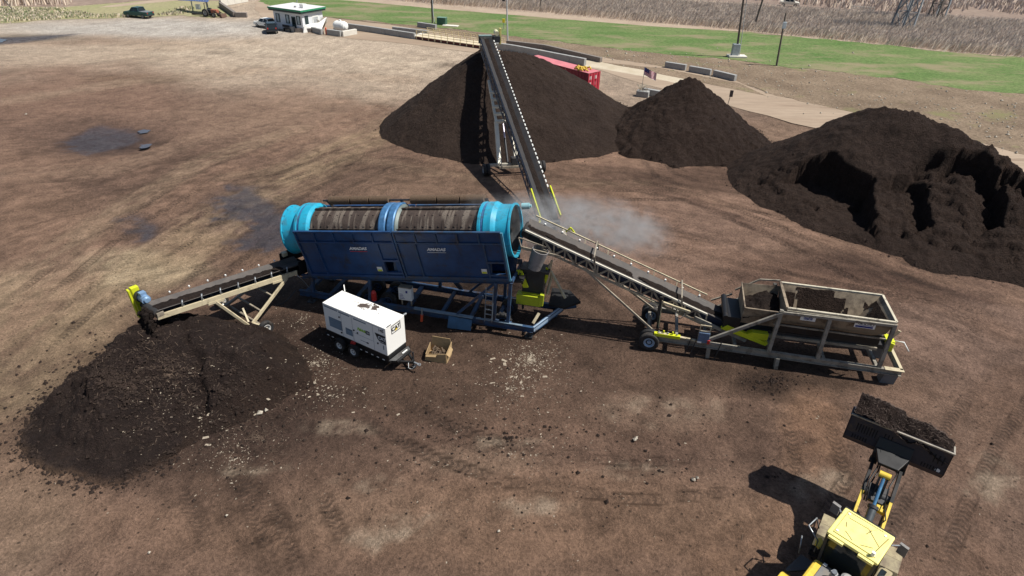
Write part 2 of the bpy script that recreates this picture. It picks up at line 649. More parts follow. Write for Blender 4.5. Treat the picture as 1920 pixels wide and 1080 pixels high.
# damp ground: soft edged stains that also shine a little
WET = np.zeros_like(X)
for k, pl in enumerate([
        [(398, 372), (425, 366), (440, 345), (480, 352), (500, 372), (520, 392), (545, 418), (560, 450), (545, 468), (500, 474), (455, 462), (440, 448), (478, 432), (470, 412), (420, 408)],
        [(232, 412), (246, 402), (262, 404), (272, 414), (292, 420), (302, 436), (284, 450), (262, 446), (240, 430)],
        [(118, 262), (165, 236), (200, 230), (240, 236), (262, 246), (255, 262), (215, 278), (170, 290), (130, 284)], [(-90, 72), (60, 68), (150, 62), (100, 74), (20, 82), (-90, 88)]]):
    P_ = [(G(u, v).x, G(u, v).y) for u, v in pl]
    wx_, wy_ = X + 0.9 * n2 + 0.6 * n3, Y + 0.9 * fbm(X, Y, 0.5, 4, 33) + 0.6 * n3
    d, _ = seg_dist(wx_, wy_, P_ + [P_[0]])
    d = np.where(inside(wx_, wy_, P_), d, -d)
    WET = np.maximum(WET, sstep(-0.7, 0.9, d + 0.5 * n3) * (0.95 if k != 2 else 0.8))
C *= np.array([0.97, 1.0, 1.03])
C *= (1 + 0.13 * (1 - sstep(16, 27, Y)) * (X < 30))[..., None]
for k, (u, v, ru, rv) in enumerate([(770, 460, 40, 16), (1540, 905, 60, 30), (760, 985, 70, 22), (700, 1010, 60, 20), (680, 905, 50, 16), (470, 880, 50, 12), (1240, 765, 90, 22), (1000, 950, 70, 16), (930, 830, 60, 12), (1860, 900, 50, 40), (1180, 880, 70, 14), (640, 800, 60, 14)]):
    lay((148, 132, 114), blob(u, v, ru, rv, 0.8, 300 + k, 0.8) * np.clip(0.35 + 0.9 * n3 + 0.5 * n2, 0, 0.75))
lay((50, 42, 47), WET * np.clip(0.85 + 0.3 * n3, 0, 1))
near_w = 1 - sstep(78, 92, Y)
Z = (0.10 * n1 + 0.05 * n2 + 0.022 * n3 + H_) * near_w
pit = blob(190, 256, 130, 30, 0.7, 99)
Z -= 0.35 * pit * near_w
Z = Z - 0.03

# tread prints: distance along, across, and strength of the nearest wheel track
TRK = np.zeros(X.shape + (3,))
for k, (pl, gauge) in enumerate([
        ([(505, 330), (600, 290), (700, 262)], 0.0), ([(470, 350), (560, 318), (660, 285), (730, 270)], 1.9), ([(540, 350), (640, 318), (740, 300), (820, 318)], 1.9),
        ([(330, 560), (470, 450), (620, 350), (740, 300)], 2.0), ([(0, 700), (170, 560), (330, 450), (480, 350)], 2.1), ([(0, 600), (190, 450), (380, 330), (560, 250)], 2.1),
        ([(1090, 365), (1280, 365), (1480, 425), (1700, 505), (1920, 575)], 2.0), ([(1120, 330), (1300, 372), (1450, 432), (1620, 515), (1850, 560)], 2.1),
        ([(1180, 455), (1330, 485), (1500, 530), (1750, 580), (1920, 660)], 2.1),
        ([(700, 750), (740, 780), (840, 830), (960, 870), (1200, 900), (1420, 880)], 2.1), ([(1510, 760), (1540, 880), (1470, 990), (1370, 1080)], 2.1),
        ([(380, 880), (420, 960), (470, 1080)], 1.9), ([(470, 840), (560, 940), (620, 1080)], 1.9), ([(1700, 1080), (1760, 930), (1830, 800), (1920, 690)], 2.1), ([(1180, 250), (1250, 330), (1380, 370)], 2.0)]):
    P_ = [G(u, v) for u, v in pl]
    seg = np.array([0] + [(P_[i + 1] - P_[i]).length for i in range(len(P_) - 1)]).cumsum()
    d, par = seg_dist(X, Y, P_)
    al = np.interp(par, np.arange(len(seg)), seg)
    s_off = np.abs(d - gauge / 2)
    on = (1 - sstep(0.20, 0.36, s_off)) * np.clip(0.55 + 1.1 * fbm(X, Y, 0.35, 3, 200 + k), 0, 1) * sstep(0.02, 0.5, par) * (1 - sstep(len(seg) - 1.5, len(seg) - 1.02, par))
    on = on * (1 - sstep(70, 82, Y))
    m2 = on > TRK[..., 2]
    for c3, val in enumerate((al, d - gauge / 2, on)):
        TRK[..., c3] = np.where(m2, val, TRK[..., c3])
C *= (1 - 0.14 * TRK[..., 2])[..., None]
Z -= 0.025 * TRK[..., 2]
m_ground, nt, b = new_mat('yard_soil')
tc = N(nt, 'ShaderNodeTexCoord').outputs['Object']
at = N(nt, 'ShaderNodeAttribute', attribute_name='tone').outputs['Color']
k1, k2, k3 = noise(nt, tc, 1.1, 6, 0.68), noise(nt, tc, 7, 5, 0.72), noise(nt, tc, 30, 3, 0.7)
c = mix(nt, 1.0, at, ramp(nt, k1, [(0.25, 0.72 * K), (0.75, 1.24 * K)]), 'MULTIPLY')
c = mix(nt, 1.0, c, ramp(nt, k2, [(0.3, 0.6), (0.72, 1.4)]), 'MULTIPLY')
c = mix(nt, 1.0, c, ramp(nt, k3, [(0.28, 0.62), (0.72, 1.4)]), 'MULTIPLY')
tk = N(nt, 'ShaderNodeSeparateXYZ')
nt.links.new(N(nt, 'ShaderNodeAttribute', attribute_name='track').outputs['Vector'], tk.inputs[0])
lug_ = math_n(nt, 'SINE', math_n(nt, 'ADD', math_n(nt, 'MULTIPLY', tk.outputs[0], 21.0), math_n(nt, 'MULTIPLY', math_n(nt, 'ABSOLUTE', tk.outputs[1], 0), 14.0)), 0)
lug_ = math_n(nt, 'MULTIPLY', math_n(nt, 'GREATER_THAN', math_n(nt, 'ADD', lug_, math_n(nt, 'MULTIPLY', math_n(nt, 'SUBTRACT', k2, 0.5), 2.2)), 0.1), tk.outputs[2])
c = mix(nt, math_n(nt, 'MULTIPLY', lug_, 0.5), c, (0.03, 0.022, 0.018))
for sc_, thr, dd, colr in ((2.2, 0.965, 0.08, (0.26, 0.22, 0.17)), (5.0, 0.95, 0.13, (0.20, 0.16, 0.12)), (3.2, 0.86, 0.2, (0.025, 0.018, 0.014))):
    vo = N(nt, 'ShaderNodeTexVoronoi')
    vo.inputs['Scale'].default_value = sc_
    nt.links.new(tc, vo.inputs['Vector'])
    sp = N(nt, 'ShaderNodeSeparateColor')
    nt.links.new(vo.outputs['Color'], sp.inputs[0])
    f = math_n(nt, 'MULTIPLY', math_n(nt, 'LESS_THAN', vo.outputs['Distance'], dd), math_n(nt, 'GREATER_THAN', sp.outputs[0], thr))
    c = mix(nt, math_n(nt, 'MULTIPLY', f, 0.7), c, colr)
nt.links.new(c, b.inputs['Base Color'])
b.inputs['Roughness'].default_value = 0.95
b.inputs['Specular IOR Level'].default_value = 0.15
hh = math_n(nt, 'ADD', math_n(nt, 'MULTIPLY', math_n(nt, 'SUBTRACT', k1, math_n(nt, 'MULTIPLY', lug_, 0.12)), 2.2), math_n(nt, 'ADD', k2, math_n(nt, 'MULTIPLY', k3, 0.5)))
bump(nt, b, hh, 1.0, 0.13)
wt = N(nt, 'ShaderNodeAttribute', attribute_name='tone').outputs['Alpha']
nt.links.new(ramp(nt, math_n(nt, 'MULTIPLY', wt, ramp(nt, k1, [(0.35, 0.45), (0.6, 1.0)])), [(0.1, 0.95), (0.75, 0.32)]), b.inputs['Roughness'])
nt.links.new(ramp(nt, wt, [(0.2, 0.15), (0.8, 0.45)]), b.inputs['Specular IOR Level'])
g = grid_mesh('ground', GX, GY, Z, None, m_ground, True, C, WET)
tag(g, kind='structure')
g.data.attributes.new('track', 'FLOAT_VECTOR', 'POINT').data.foreach_set('vector', TRK.reshape(-1).astype(np.float32))

_gzx, _gzy = GX, GY


def gz(x, y):
    i = min(max(int(np.searchsorted(GX, x)) - 1, 0), len(GX) - 2)
    j = min(max(int(np.searchsorted(GY, y)) - 1, 0), len(GY) - 2)
    return float(Z[j:j + 2, i:i + 2].mean())


# ------------------------------------------------------------------ far sheets
def flat_mat(name, c1, c2, sc1=0.25, sc2=4.0, stretch=None, lo=0.7, hi=1.3, bs=0.4, extra=None):
    m, nt, b = new_mat(name)
    tc = N(nt, 'ShaderNodeTexCoord').outputs['Object']
    if stretch:
        mp = N(nt, 'ShaderNodeMapping')
        mp.inputs['Rotation'].default_value = (0, 0, stretch[0])
        mp.inputs['Scale'].default_value = (stretch[1], stretch[2], 1)
        nt.links.new(tc, mp.inputs[0])
        tc = mp.outputs[0]
    k1, k2 = noise(nt, tc, sc1, 6, 0.62), noise(nt, tc, sc2, 5, 0.75)
    c = mix(nt, ramp(nt, k1, [(0.32, 0.0), (0.68, 1.0)]), c1, c2)
    c = mix(nt, 1.0, c, ramp(nt, k2, [(0.3, lo), (0.72, hi)]), 'MULTIPLY')
    if extra:
        k4 = noise(nt, tc, extra[1], 6, 0.7)
        c = mix(nt, ramp(nt, k4, [(extra[2], 0.0), (extra[2] + 0.12, 1.0)]), c, extra[0])
    nt.links.new(c, b.inputs['Base Color'])
    b.inputs['Roughness'].default_value = 0.95
    b.inputs['Specular IOR Level'].default_value = 0.1
    bump(nt, b, k2, bs, 0.12)
    return m


def L2(c, k=0.75):
    return tuple(x * k for x in lin(c))


m_lawn = flat_mat('lawn_grass', L2((90, 120, 65)), L2((124, 136, 90)), 0.16, 3.0, (R(-14), 0.5, 1.0), 0.5, 1.55, 0.6, (L2((146, 138, 108)), 0.13, 0.5))
m_verge = flat_mat('dry_verge', L2((150, 132, 112)), L2((118, 102, 86)), 0.15, 2.6, None, 0.5, 1.55, 0.7, (L2((132, 128, 92)), 0.12, 0.56))
m_road = flat_mat('packed_gravel_road', L2((184, 166, 146)), L2((160, 140, 121)), 0.12, 2.0, (R(-28), 0.12, 1.0), 0.8, 1.2, 0.2, (L2((132, 112, 96)), 0.18, 0.62))
m_conc = flat_mat('concrete_slab', L2((212, 200, 178)), L2((196, 182, 158)), 0.4, 3.0, None, 0.9, 1.08, 0.1)
m_field = flat_mat('dead_field', L2((160, 142, 128)), L2((142, 124, 114)), 0.03, 0.6, None, 0.75, 1.22, 0.5, (L2((116, 112, 74)), 0.03, 0.62))  # far tones lightened, haze put into the colour
m_reedbed = flat_mat('reed_bed_soil', L2((186, 168, 150)), L2((164, 147, 132)), 0.08, 1.2, None, 0.6, 1.35, 0.5)
m_path = flat_mat('gravel_path', L2((190, 172, 152)), L2((172, 152, 134)), 0.2, 2.0, None, 0.85, 1.12, 0.2)
m_roughgrass = flat_mat('rough_grass', L2((170, 160, 128)), L2((156, 156, 114)), 0.1, 1.5, None, 0.7, 1.3, 0.5)
pt = lambda l, z=0: [(G(u, v, z).x, G(u, v, z).y) for u, v in l]

far = [(380, -160), (1000, -185), (2600, -100), (2500, 200), (1920, 108), (1800, 100), (1680, 87), (1560, 75), (1440, 64), (1400, 60), (1210, 46), (960, 26), (800, 14), (640, 0)]
sheet('far_field', jag(pt(far), 6, 0.4, 5), 0.0, m_field)
reed = [(560, -60), (820, -55), (1150, -4), (1435, 14), (1640, 30), (1920, 46), (2500, 88), (2500, 190), (1920, 108), (1800, 100), (1680, 87), (1560, 75), (1440, 64), (1400, 60), (1210, 46), (960, 26), (800, 14), (640, -2)]
REED = pt(reed)
sheet('reed_bed', jag(REED, 4, 0.5, 6), 0.006, m_reedbed)
sheet('far_road', pt([(900, -60), (1150, -12), (1300, 0), (1435, 8), (1640, 24), (1920, 40), (2400, 72), (2400, 78), (1920, 46), (1640, 30), (1435, 17), (1300, 9), (1150, -2), (880, -50)]), 0.012, m_path)
lawn = [(470, -10), (640, -2), (800, 14), (960, 26), (1210, 46), (1400, 60), (1440, 64), (1560, 75), (1680, 87), (1800, 100), (1920, 108), (2500, 190), (2500, 260), (1920, 177), (1800, 166), (1700, 150), (1560, 134), (1440, 122), (1380, 113), (1200, 96), (1080, 83), (960, 67), (820, 51), (700, 40), (600, 31), (540, 24), (505, 12)]
sheet('lawn', jag(pt(lawn), 1.6, 0.7, 7), 0.016, m_lawn)
sheet('path', jag(pt([(600, -8), (700, -2), (840, 12), (960, 21), (1210, 42), (1330, 52), (1410, 60), (1330, 56), (1210, 48.5), (960, 28), (840, 18.5), (700, 5), (600, -3)]), 4, 0.15, 8), 0.022, m_path)
verge = [(505, 12), (540, 24), (600, 31), (700, 40), (820, 51), (960, 67), (1080, 83), (1200, 96), (1380, 113), (1440, 122), (1560, 134), (1700, 150), (1800, 166), (1920, 177), (2500, 260), (2500, 420), (1920, 290), (1810, 258), (1590, 209), (1440, 175), (1380, 152), (1240, 124), (1130, 107), (960, 80), (900, 71), (792, 56), (730, 46), (620, 34), (560, 27)]
sheet('verge', jag(pt(verge), 1.4, 0.45, 9), 0.010, m_verge)
road = [(490, -30), (480, 2), (478, 16), (500, 40), (560, 60), (640, 70), (780, 84), (900, 100), (1090, 122), (1180, 148), (1290, 180), (1440, 218), (1590, 256), (1760, 300), (1920, 352), (2500, 520), (2500, 420), (1920, 290), (1810, 258), (1590, 209), (1440, 175), (1380, 152), (1240, 124), (1130, 107), (960, 80), (900, 71), (792, 56), (730, 46), (620, 34), (560, 27), (520, 14), (512, 4), (540, -30)]
sheet('road', jag(pt(road), 2.5, 0.35, 10), 0.004, m_road)
sheet('concrete_apron', jag(pt([(1095, 113), (1128, 116), (1310, 152), (1286, 160), (1180, 138), (1098, 124)]), 3, 0.12, 11), 0.010, m_conc)
sheet('gravel_strip', jag(pt([(1125, 116), (1240, 128), (1390, 157), (1440, 180), (1330, 158), (1200, 131)]), 3, 0.3, 12), 0.014, m_verge)
rg = [(-420, 14), (0, 12), (120, 14), (260, 2), (420, 2), (412, 12), (440, 30), (400, 34), (340, 29), (250, 33), (120, 36), (0, 44), (-420, 60)]
sheet('rough_grass', jag(pt(rg), 2, 0.6, 13), 0.010, m_roughgrass)
sheet('rough_field', pt([(-700, -150), (380, -160), (490, -30), (470, 0), (425, -1), (412, 6), (260, 2), (120, 12), (0, 12), (-420, 14), (-900, 20)]), 0.005, m_field)
sheet('farm_track', jag(pt([(185, 14), (200, 11), (255, 4), (330, -4), (420, -12), (420, -8), (300, 4), (215, 13)]), 3, 0.2, 14), 0.016, m_path)

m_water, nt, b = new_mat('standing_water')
b.inputs['Base Color'].default_value = (0.075, 0.075, 0.085, 1)  # blue-grey base colour with part of the sky reflection put in
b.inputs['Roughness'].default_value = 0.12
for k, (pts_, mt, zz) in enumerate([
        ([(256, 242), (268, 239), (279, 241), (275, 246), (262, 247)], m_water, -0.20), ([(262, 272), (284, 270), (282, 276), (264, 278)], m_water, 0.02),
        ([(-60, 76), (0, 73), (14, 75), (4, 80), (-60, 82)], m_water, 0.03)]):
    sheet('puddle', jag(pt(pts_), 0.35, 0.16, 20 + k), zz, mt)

# ------------------------------------------------------------------ compost piles
m_compost = soil_mat('fine_compost', (0.031, 0.0208, 0.0164), (0.046, 0.0312, 0.0242), (0.075, 0.055, 0.043), 1.0, 1.0, 0.25, 0.2)
m_compost2 = soil_mat('clodded_compost', (0.031, 0.0198, 0.0156), (0.048, 0.0315, 0.0245), None, 0.6, 1.0, dist=0.4)
m_overs = soil_mat('coarse_overs', (0.023, 0.0152, 0.0135), (0.050, 0.034, 0.0285), (0.10, 0.074, 0.055), 1.5, 1.0, 0.9, 0.25)
m_dark = soil_mat('dark_compost', (0.019, 0.0135, 0.0115), (0.03, 0.021, 0.017), None, 1.6, 1.0)


def cone_field(xs, ys, ridge, slope, seed, rough=0.16, lump=0.5):
    X, Y = np.meshgrid(xs, ys)
    wx = X + 0.5 * fbm(X, Y, 0.35, 3, seed + 5)
    wy = Y + 0.5 * fbm(X, Y, 0.35, 3, seed + 6)
    z = np.full(X.shape, -9.0)
    pts = []
    for (a, b) in zip(ridge[:-1], ridge[1:]):
        n = max(2, int(math.hypot(a[0] - b[0], a[1] - b[1]) / 0.4))
        pts += [tuple(a[i] + (b[i] - a[i]) * k / n for i in range(4)) for k in range(n)]
    pts.append(ridge[-1])
    for (x, y, h, s) in pts:
        z = np.maximum(z, h - s * slope * np.hypot(wx - x, wy - y))
    zz = z + lump * fbm(X, Y, 0.4, 4, seed) * np.clip(z / 2.5, 0.12, 1) + rough * fbm(X, Y, 2.2, 3, seed + 1) * np.clip(z + 0.4, 0.2, 1)
    return X, Y, zz


def finish_pile(name, xs, ys, z, mat, label, group='compost piles'):
    o = grid_mesh(name, xs, ys, np.maximum(z, -0.25), z > -0.12, mat, True)
    return tag(o, label, 'compost pile', group)


# tall cone under the stacking conveyor: fresh steep peak and an older lobe to its right
xs, ys = np.arange(-19, 17, 0.16), np.arange(55, 88, 0.16)
Xc, Yc, zc = cone_field(xs, ys, [(-3.9, 70.6, 8.35, .735), (-3.2, 70.8, 8.0, .70), (-1.6, 70.6, 8.1, 0.645), (0.8, 71.8, 7.7, 0.60), (2.6, 72.6, 7.2, .565)], 1.0, 3, 0.12, 0.26)
# rills running down the slope
ang = np.arctan2(Yc - 70.6, Xc + 2.0)
zc += 0.13 * fbm(ang * 9, np.hypot(Xc + 2, Yc - 70.6) * 0.12, 1.0, 3, 31) * np.clip(zc / 2, 0, 1)
finish_pile('compost_pile', xs, ys, zc, m_compost, 'tallest dark cone of fine compost under the long conveyor')
# middle pile
xs, ys = np.arange(7, 31, 0.16), np.arange(54.5, 80, 0.16)
Xm, Ym, zm = cone_field(xs, ys, [(17.9, 68.3, 6.35, 1.0), (18.9, 68.0, 6.2, 1.0), (20.4, 67.4, 4.6, .9), (22.0, 66.6, 2.7, .68)], 0.70, 9, 0.30, 0.5)
dl, _ = seg_dist(Xm, Ym, [(9.9, 68), (10.6, 64.0), (13, 59.6), (17, 57.0)])
zm += 0.9 * np.exp(-(dl / 1.4) ** 2) * np.clip(0.6 + fbm(Xm, Ym, 0.7, 3, 77), 0, 1.4)
finish_pile('compost_pile', xs, ys, zm, m_compost2, 'middle dark compost heap with clodded sides beside the gravel road')
# right pile with a dug face
xs, ys = np.arange(18, 52, 0.14), np.arange(37.5, 68, 0.14)
Xr, Yr, zr = cone_field(xs, ys, [(30.3, 54.9, 6.1, 1.22), (31.4, 54.9, 7.6, 1.08), (33.5, 52.8, 7.45, 1.0), (35.4, 50.6, 7.0, 1.0), (36.9, 48.0, 6.4, 1.05), (38.3, 44.9, 5.4, 1.1), (40.5, 43.0, 4.6, 1.0)], 0.62, 15, 0.16, 0.45)


def surf(u, v):
    """where the sight line meets the undug pile"""
    best = None
    for h in np.arange(0, 8, 0.05):
        p = G(u, v, h)
        i, j = int((p.x - 18) / 0.14), int((p.y - 37.5) / 0.14)
        if 0 <= i < len(xs) and 0 <= j < len(ys) and zr[j, i] >= h:
            best = p
    return best or G(u, v, 3)


edge = [surf(u, v) for u, v in [(1420, 322), (1520, 293), (1556, 291), (1580, 318), (1632, 334), (1686, 318), (1728, 289), (1774, 277), (1806, 256), (1832, 250)]]
edge = [(p.x, p.y) for p in edge]
edge = [(edge[0][0] - 3, edge[0][1] - 1.5)] + edge + [(edge[-1][0] + 6, edge[-1][1] + 2.5)]
de, par = seg_dist(Xr, Yr, edge)
front = inside(Xr, Yr, edge + [(60, edge[-1][1]), (60, 20), (edge[0][0], 20)])
zr2 = zr.copy()
# the dug part in front of the edge: small ledges, runnels and slumped lumps
rough_ = np.where(front, np.clip(de / 0.8, 0, 1), 0) * np.clip(zr / 1.0, 0, 1)
run_ = fbm(Xr * 1.0, Yr * 0.22, 1.1, 4, 53)
led = 0.6 * np.floor(zr / 0.6 + 0.7 * fbm(Xr, Yr, 0.7, 4, 61)) + 0.25
zr2 += rough_ * (0.34 * run_ + 0.35 * (led - zr) + 0.22 * fbm(Xr, Yr, 1.9, 4, 62) - 0.15)
wxr = Xr + 0.30 * fbm(Xr, Yr, 0.8, 4, 54) + 0.14 * fbm(Xr, Yr, 2.6, 3, 56)
wyr = Yr + 0.35 * fbm(Xr, Yr, 0.8, 4, 55) + 0.14 * fbm(Xr, Yr, 2.6, 3, 59)
# bites taken by the loader: steep on the right and back, shallow to the left
for B, left, W_, D_ in (
        ([(25.0, 52.6), (26.9, 52.3), (27.5, 50.7), (29.0, 48.5), (28.3, 46.0), (27.5, 42.8)], [(21, 42.5), (21, 52)], 3.6, 3.2),
        ([(30.6, 48.3), (31.7, 48.2), (32.5, 46.6), (31.9, 45.0), (31.7, 43.4)], [(28, 43), (28, 47)], 1.7, 1.9),
        ([(32.6, 49.0), (33.6, 49.2), (34.7, 48.6), (34.5, 46.8)], [(31, 46.8), (31, 48)], 1.9, 1.6),
        ([(34.9, 48.8), (36.4, 48.0), (36.9, 46.6), (36.6, 44.6), (36.0, 42.0)], [(32, 42), (32, 47)], 2.3, 2.4),
        ([(37.4, 46.6), (38.8, 45.6), (39.2, 43.4), (38.6, 40.8)], [(36, 41), (36, 45)], 2.0, 2.3)):
    dB, _ = seg_dist(wxr, wyr, B)
    inB = inside(wxr, wyr, B + left)
    dep = np.clip(1 - dB / W_, 0, 1) ** 0.8 * 0.86 * D_ * sstep(0.0, 0.42, dB)
    dep = np.where(inB, dep, 0)
    zr2 = np.where(inB, np.maximum(zr2 - dep, np.minimum(zr2, 0.35 + 0.3 * fbm(Xr, Yr, 1.3, 3, 64) + 0.10 * np.clip(Yr - 43, 0, 9))), zr2)
base_line = 40.4
toe, _ = seg_dist(Xr, Yr, [(30.4, 41.2), (33, 40.6), (36.5, 40.2)])
zr2 = np.maximum(zr2, np.where(front, 0.9 - 0.55 * toe + 0.25 * fbm(Xr, Yr, 1.4, 3, 63), -1))
finish_pile('compost_pile', xs, ys, zr2, m_compost2, 'large dark compost pile with a dug crumbling face and deep black hollows')
TOES = []
_r = random.Random(77)
for (gx_, gy_, zz_) in ((np.arange(-19, 17, 0.16), np.arange(55, 88, 0.16), zc), (np.arange(7, 31, 0.16), np.arange(54.5, 80, 0.16), zm), (xs, ys, zr2)):
    jj, ii = np.where((zz_ > -0.1) & (zz_ < 0.35))
    for k in _r.sample(range(len(jj)), min(len(jj), 700)):
        TOES.append((gx_[ii[k]] + _r.gauss(0, .35), gy_[jj[k]] + _r.gauss(0, .45), max(0.0, zz_[jj[k], ii[k]])))
    jj, ii = np.where(zz_ > 0.5)
    for k in _r.sample(range(len(jj)), 200 if zz_ is zc else 500):
        TOES.append((gx_[ii[k]], gy_[jj[k]], zz_[jj[k], ii[k]] - 0.02))
# coarse overs heap in the left foreground
OUT = [(p.x, p.y) for p in (G(u, v) for u, v in [(262, 628), (200, 668), (120, 725), (66, 772), (40, 830), (70, 872), (140, 900), (205, 912), (280, 880), (330, 850), (420, 800), (520, 760), (590, 720), (560, 650), (520, 622), (470, 606), (400, 600), (330, 596)])]
xs, ys = np.arange(-28, -6, 0.09), np.arange(17, 33, 0.09)
Xl, Yl = np.meshgrid(xs, ys)
wx, wy = Xl + 0.38 * fbm(Xl, Yl, 0.9, 5, 71), Yl + 0.38 * fbm(Xl, Yl, 0.9, 5, 72)
do, _ = seg_dist(wx, wy, OUT + [OUT[0]])
do = np.where(inside(wx, wy, OUT), do, -do)
rd, par = seg_dist(wx, wy, [(-19.3, 26.9), (-16.5, 26.0), (-13.5, 25.6), (-11.0, 25.8)])
rd2, _ = seg_dist(wx, wy, [(-19.3, 26.9), (-20.4, 24.2), (-19.5, 21.6)])
top = np.maximum(2.5 - 0.46 * par - 0.36 * rd, 2.35 - 0.42 * rd2 - 0.10 * np.clip(26.9 - wy, 0, 9))
top = np.where(np.hypot(wx + 19.3, wy - 26.9) < 3, np.maximum(top, 2.55 - 0.62 * np.hypot(wx + 19.3, wy - 26.9)), top)
RG2 = [(-19.3, 26.9)] + [(G(u, v, z).x, G(u, v, z).y) for u, v, z in ((150, 705, 1.5), (188, 775, 1.2), (206, 850, .55))]
r2d, par2 = seg_dist(wx, wy, RG2)
sgn = wx < np.interp(wy, [p[1] for p in RG2[::-1]], [p[0] for p in RG2[::-1]])
h2 = np.interp(par2, [0, 1, 2, 3], [2.45, 1.65, 1.3, .6]) - np.where(sgn, .72, .20) * r2d
top = np.maximum(np.where(sgn, np.minimum(top, h2 + .1), top), h2)
zl = np.minimum(0.9 * do, np.maximum(top, 0.16 + 0.05 * do))
gul, _ = seg_dist(Xl + 0.25 * fbm(Xl, Yl, 0.9, 3, 75), Yl, [(G(345, 640, 1.8).x, G(345, 640, 1.8).y), (G(372, 680, 1.4).x, G(372, 680, 1.4).y), (G(378, 760, .8).x, G(378, 760, .8).y)])
zl -= 0.5 * np.exp(-(gul / 0.3) ** 2) * (do > 0.4)
zl += 0.42 * fbm(Xl, Yl, 0.8, 4, 73) * np.clip(do, 0, 1) + 0.20 * fbm(Xl, Yl, 2.0, 3, 79) * np.clip(do, 0, 1) + 0.13 * fbm(Xl, Yl, 3.6, 3, 74) * np.clip(do + 0.3, 0, 1)
_i = np.clip(np.searchsorted(GX, Xl) - 1, 0, len(GX) - 2)
_j = np.clip(np.searchsorted(GY, Yl) - 1, 0, len(GY) - 2)
edge_w = np.where(Xl + 0.6 * (Yl - 25) > -17.5, 2.6, 0.35)
bl = sstep(-0.1, 1.0, do / edge_w + 0.5 * fbm(Xl, Yl, 1.3, 4, 81))
o = grid_mesh('compost_pile', xs, ys, np.maximum(zl, -0.2), do > -0.15, m_overs, True, C[_j, _i], bl)
nt = m_overs.node_tree
b_ = nt.nodes['Principled BSDF']
old = b_.inputs['Base Color'].links[0].from_socket
at_ = N(nt, 'ShaderNodeAttribute', attribute_name='tone')
tc_ = N(nt, 'ShaderNodeTexCoord').outputs['Object']
gt = mix(nt, 1.0, at_.outputs['Color'], ramp(nt, noise(nt, tc_, 7, 5, 0.72), [(0.28, 0.5 * K), (0.74, 1.4 * K)]), 'MULTIPLY')
inv = math_n(nt, 'SUBTRACT', 1.0, at_.outputs['Alpha'])
nt.links.new(mix(nt, inv, old, gt), b_.inputs['Base Color'])
tag(o, 'low broad heap of coarse dark overs below the short conveyor', 'compost pile', 'compost piles')


def zleft(x, y):
    i, j = int((x + 28) / 0.09), int((y - 17) / 0.09)
    if 0 <= i < len(xs) and 0 <= j < len(ys) and do[j, i] > -0.1:
        return max(float(zl[j, i]), gz(x, y))
    return gz(x, y)


# loose bits
m_chip = paint('pale_wood_chips', (0.30, 0.25, 0.19), 0.9, var=0.35, vs=9)
m_clod = soil_mat('clods', (0.025, 0.0175, 0.0145), (0.045, 0.031, 0.025), None, 2.0, 0.6)
m_stick = paint('dry_twigs', (0.11, 0.076, 0.054), 0.95, var=0.4, vs=6)
rnd = random.Random(5)


def cloud(u, v, ru, rv, n, zf=gz):
    out = []
    for _ in range(n):
        a, r_ = rnd.uniform(0, 6.283), abs(rnd.gauss(0, 0.55))
        p = G(u + ru * r_ * math.cos(a), v + rv * r_ * math.sin(a))
        out.append((p.x, p.y, zf(p.x, p.y)))
    return out


chips = cloud(995, 672, 75, 60, 900) + cloud(960, 730, 170, 90, 420) + cloud(590, 680, 90, 60, 380) + cloud(620, 740, 130, 60, 260, zleft) + cloud(440, 860, 180, 90, 300, zleft) + cloud(330, 770, 220, 110, 380, zleft) + cloud(960, 850, 700, 180, 320) + cloud(560, 600, 80, 50, 160, zleft)
tag(scatter('wood_chip_litter', chips, (0.012, 0.042), m_chip, 'chip', 3), 'pale wood chips and scraps littering the brown ground', 'litter', kind='stuff')
big = cloud(600, 735, 90, 40, 16, zleft) + cloud(380, 800, 160, 70, 22, zleft) + cloud(980, 700, 120, 80, 26)
tag(scatter('scrap_litter', big, (0.06, 0.13), m_chip, 'chip', 13), 'larger pale scraps lying among the wood chips', 'litter', kind='stuff')
rim = []
for _ in range(900):
    i = rnd.randrange(0, 9)
    a, b2 = OUT[i], OUT[i + 1]
    t, off = rnd.random(), abs(rnd.gauss(0, 0.5)) - 0.3
    nx, ny = b2[1] - a[1], -(b2[0] - a[0])
    L = math.hypot(nx, ny)
    x, y = a[0] + (b2[0] - a[0]) * t + nx / L * -off * -1, a[1] + (b2[1] - a[1]) * t + ny / L * off
    rim.append((x, y, zleft(x, y)))
rim += cloud(230, 760, 200, 120, 2600, zleft) + cloud(420, 760, 170, 80, 900, zleft) + cloud(1450, 715, 80, 26, 160) + cloud(960, 820, 800, 230, 500) + cloud(900, 610, 200, 40, 120)
tag(scatter('soil_clods', rim, (0.025, 0.095), m_clod, 'clod', 4), 'dark soil clods strewn round the heap and yard', 'clods', kind='stuff')
tw = cloud(330, 740, 250, 120, 2200, zleft) + cloud(480, 820, 140, 70, 400, zleft) + cloud(1000, 830, 600, 160, 300)
tag(scatter('twig_litter', tw, (0.015, 0.055), m_stick, 'stick', 6), 'dry twigs and fibres mixed into the coarse heap', 'twigs', kind='stuff')
m_stone = paint('pale_rubble', (0.36, 0.32, 0.26), 0.9, var=0.3, vs=5)
st_ = [(*G(u, v).xy, 0.02) for u, v in [(1308, 897), (1300, 900), (935, 996), (1192, 823), (489, 775), (499, 770), (280, 1037), (1190, 826), (425, 967), (140, 190), (50, 215)]]
tag(scatter('loose_stones', st_, (0.09, 0.16), m_stone, 'clod', 8), 'few pale stones lying alone on the brown ground', 'stones', kind='stuff')
tag(scatter('pile_clods', TOES, (0.03, 0.10), m_clod, 'clod', 21), 'dark clods rolled down to the feet of the big heaps', 'clods', kind='stuff')
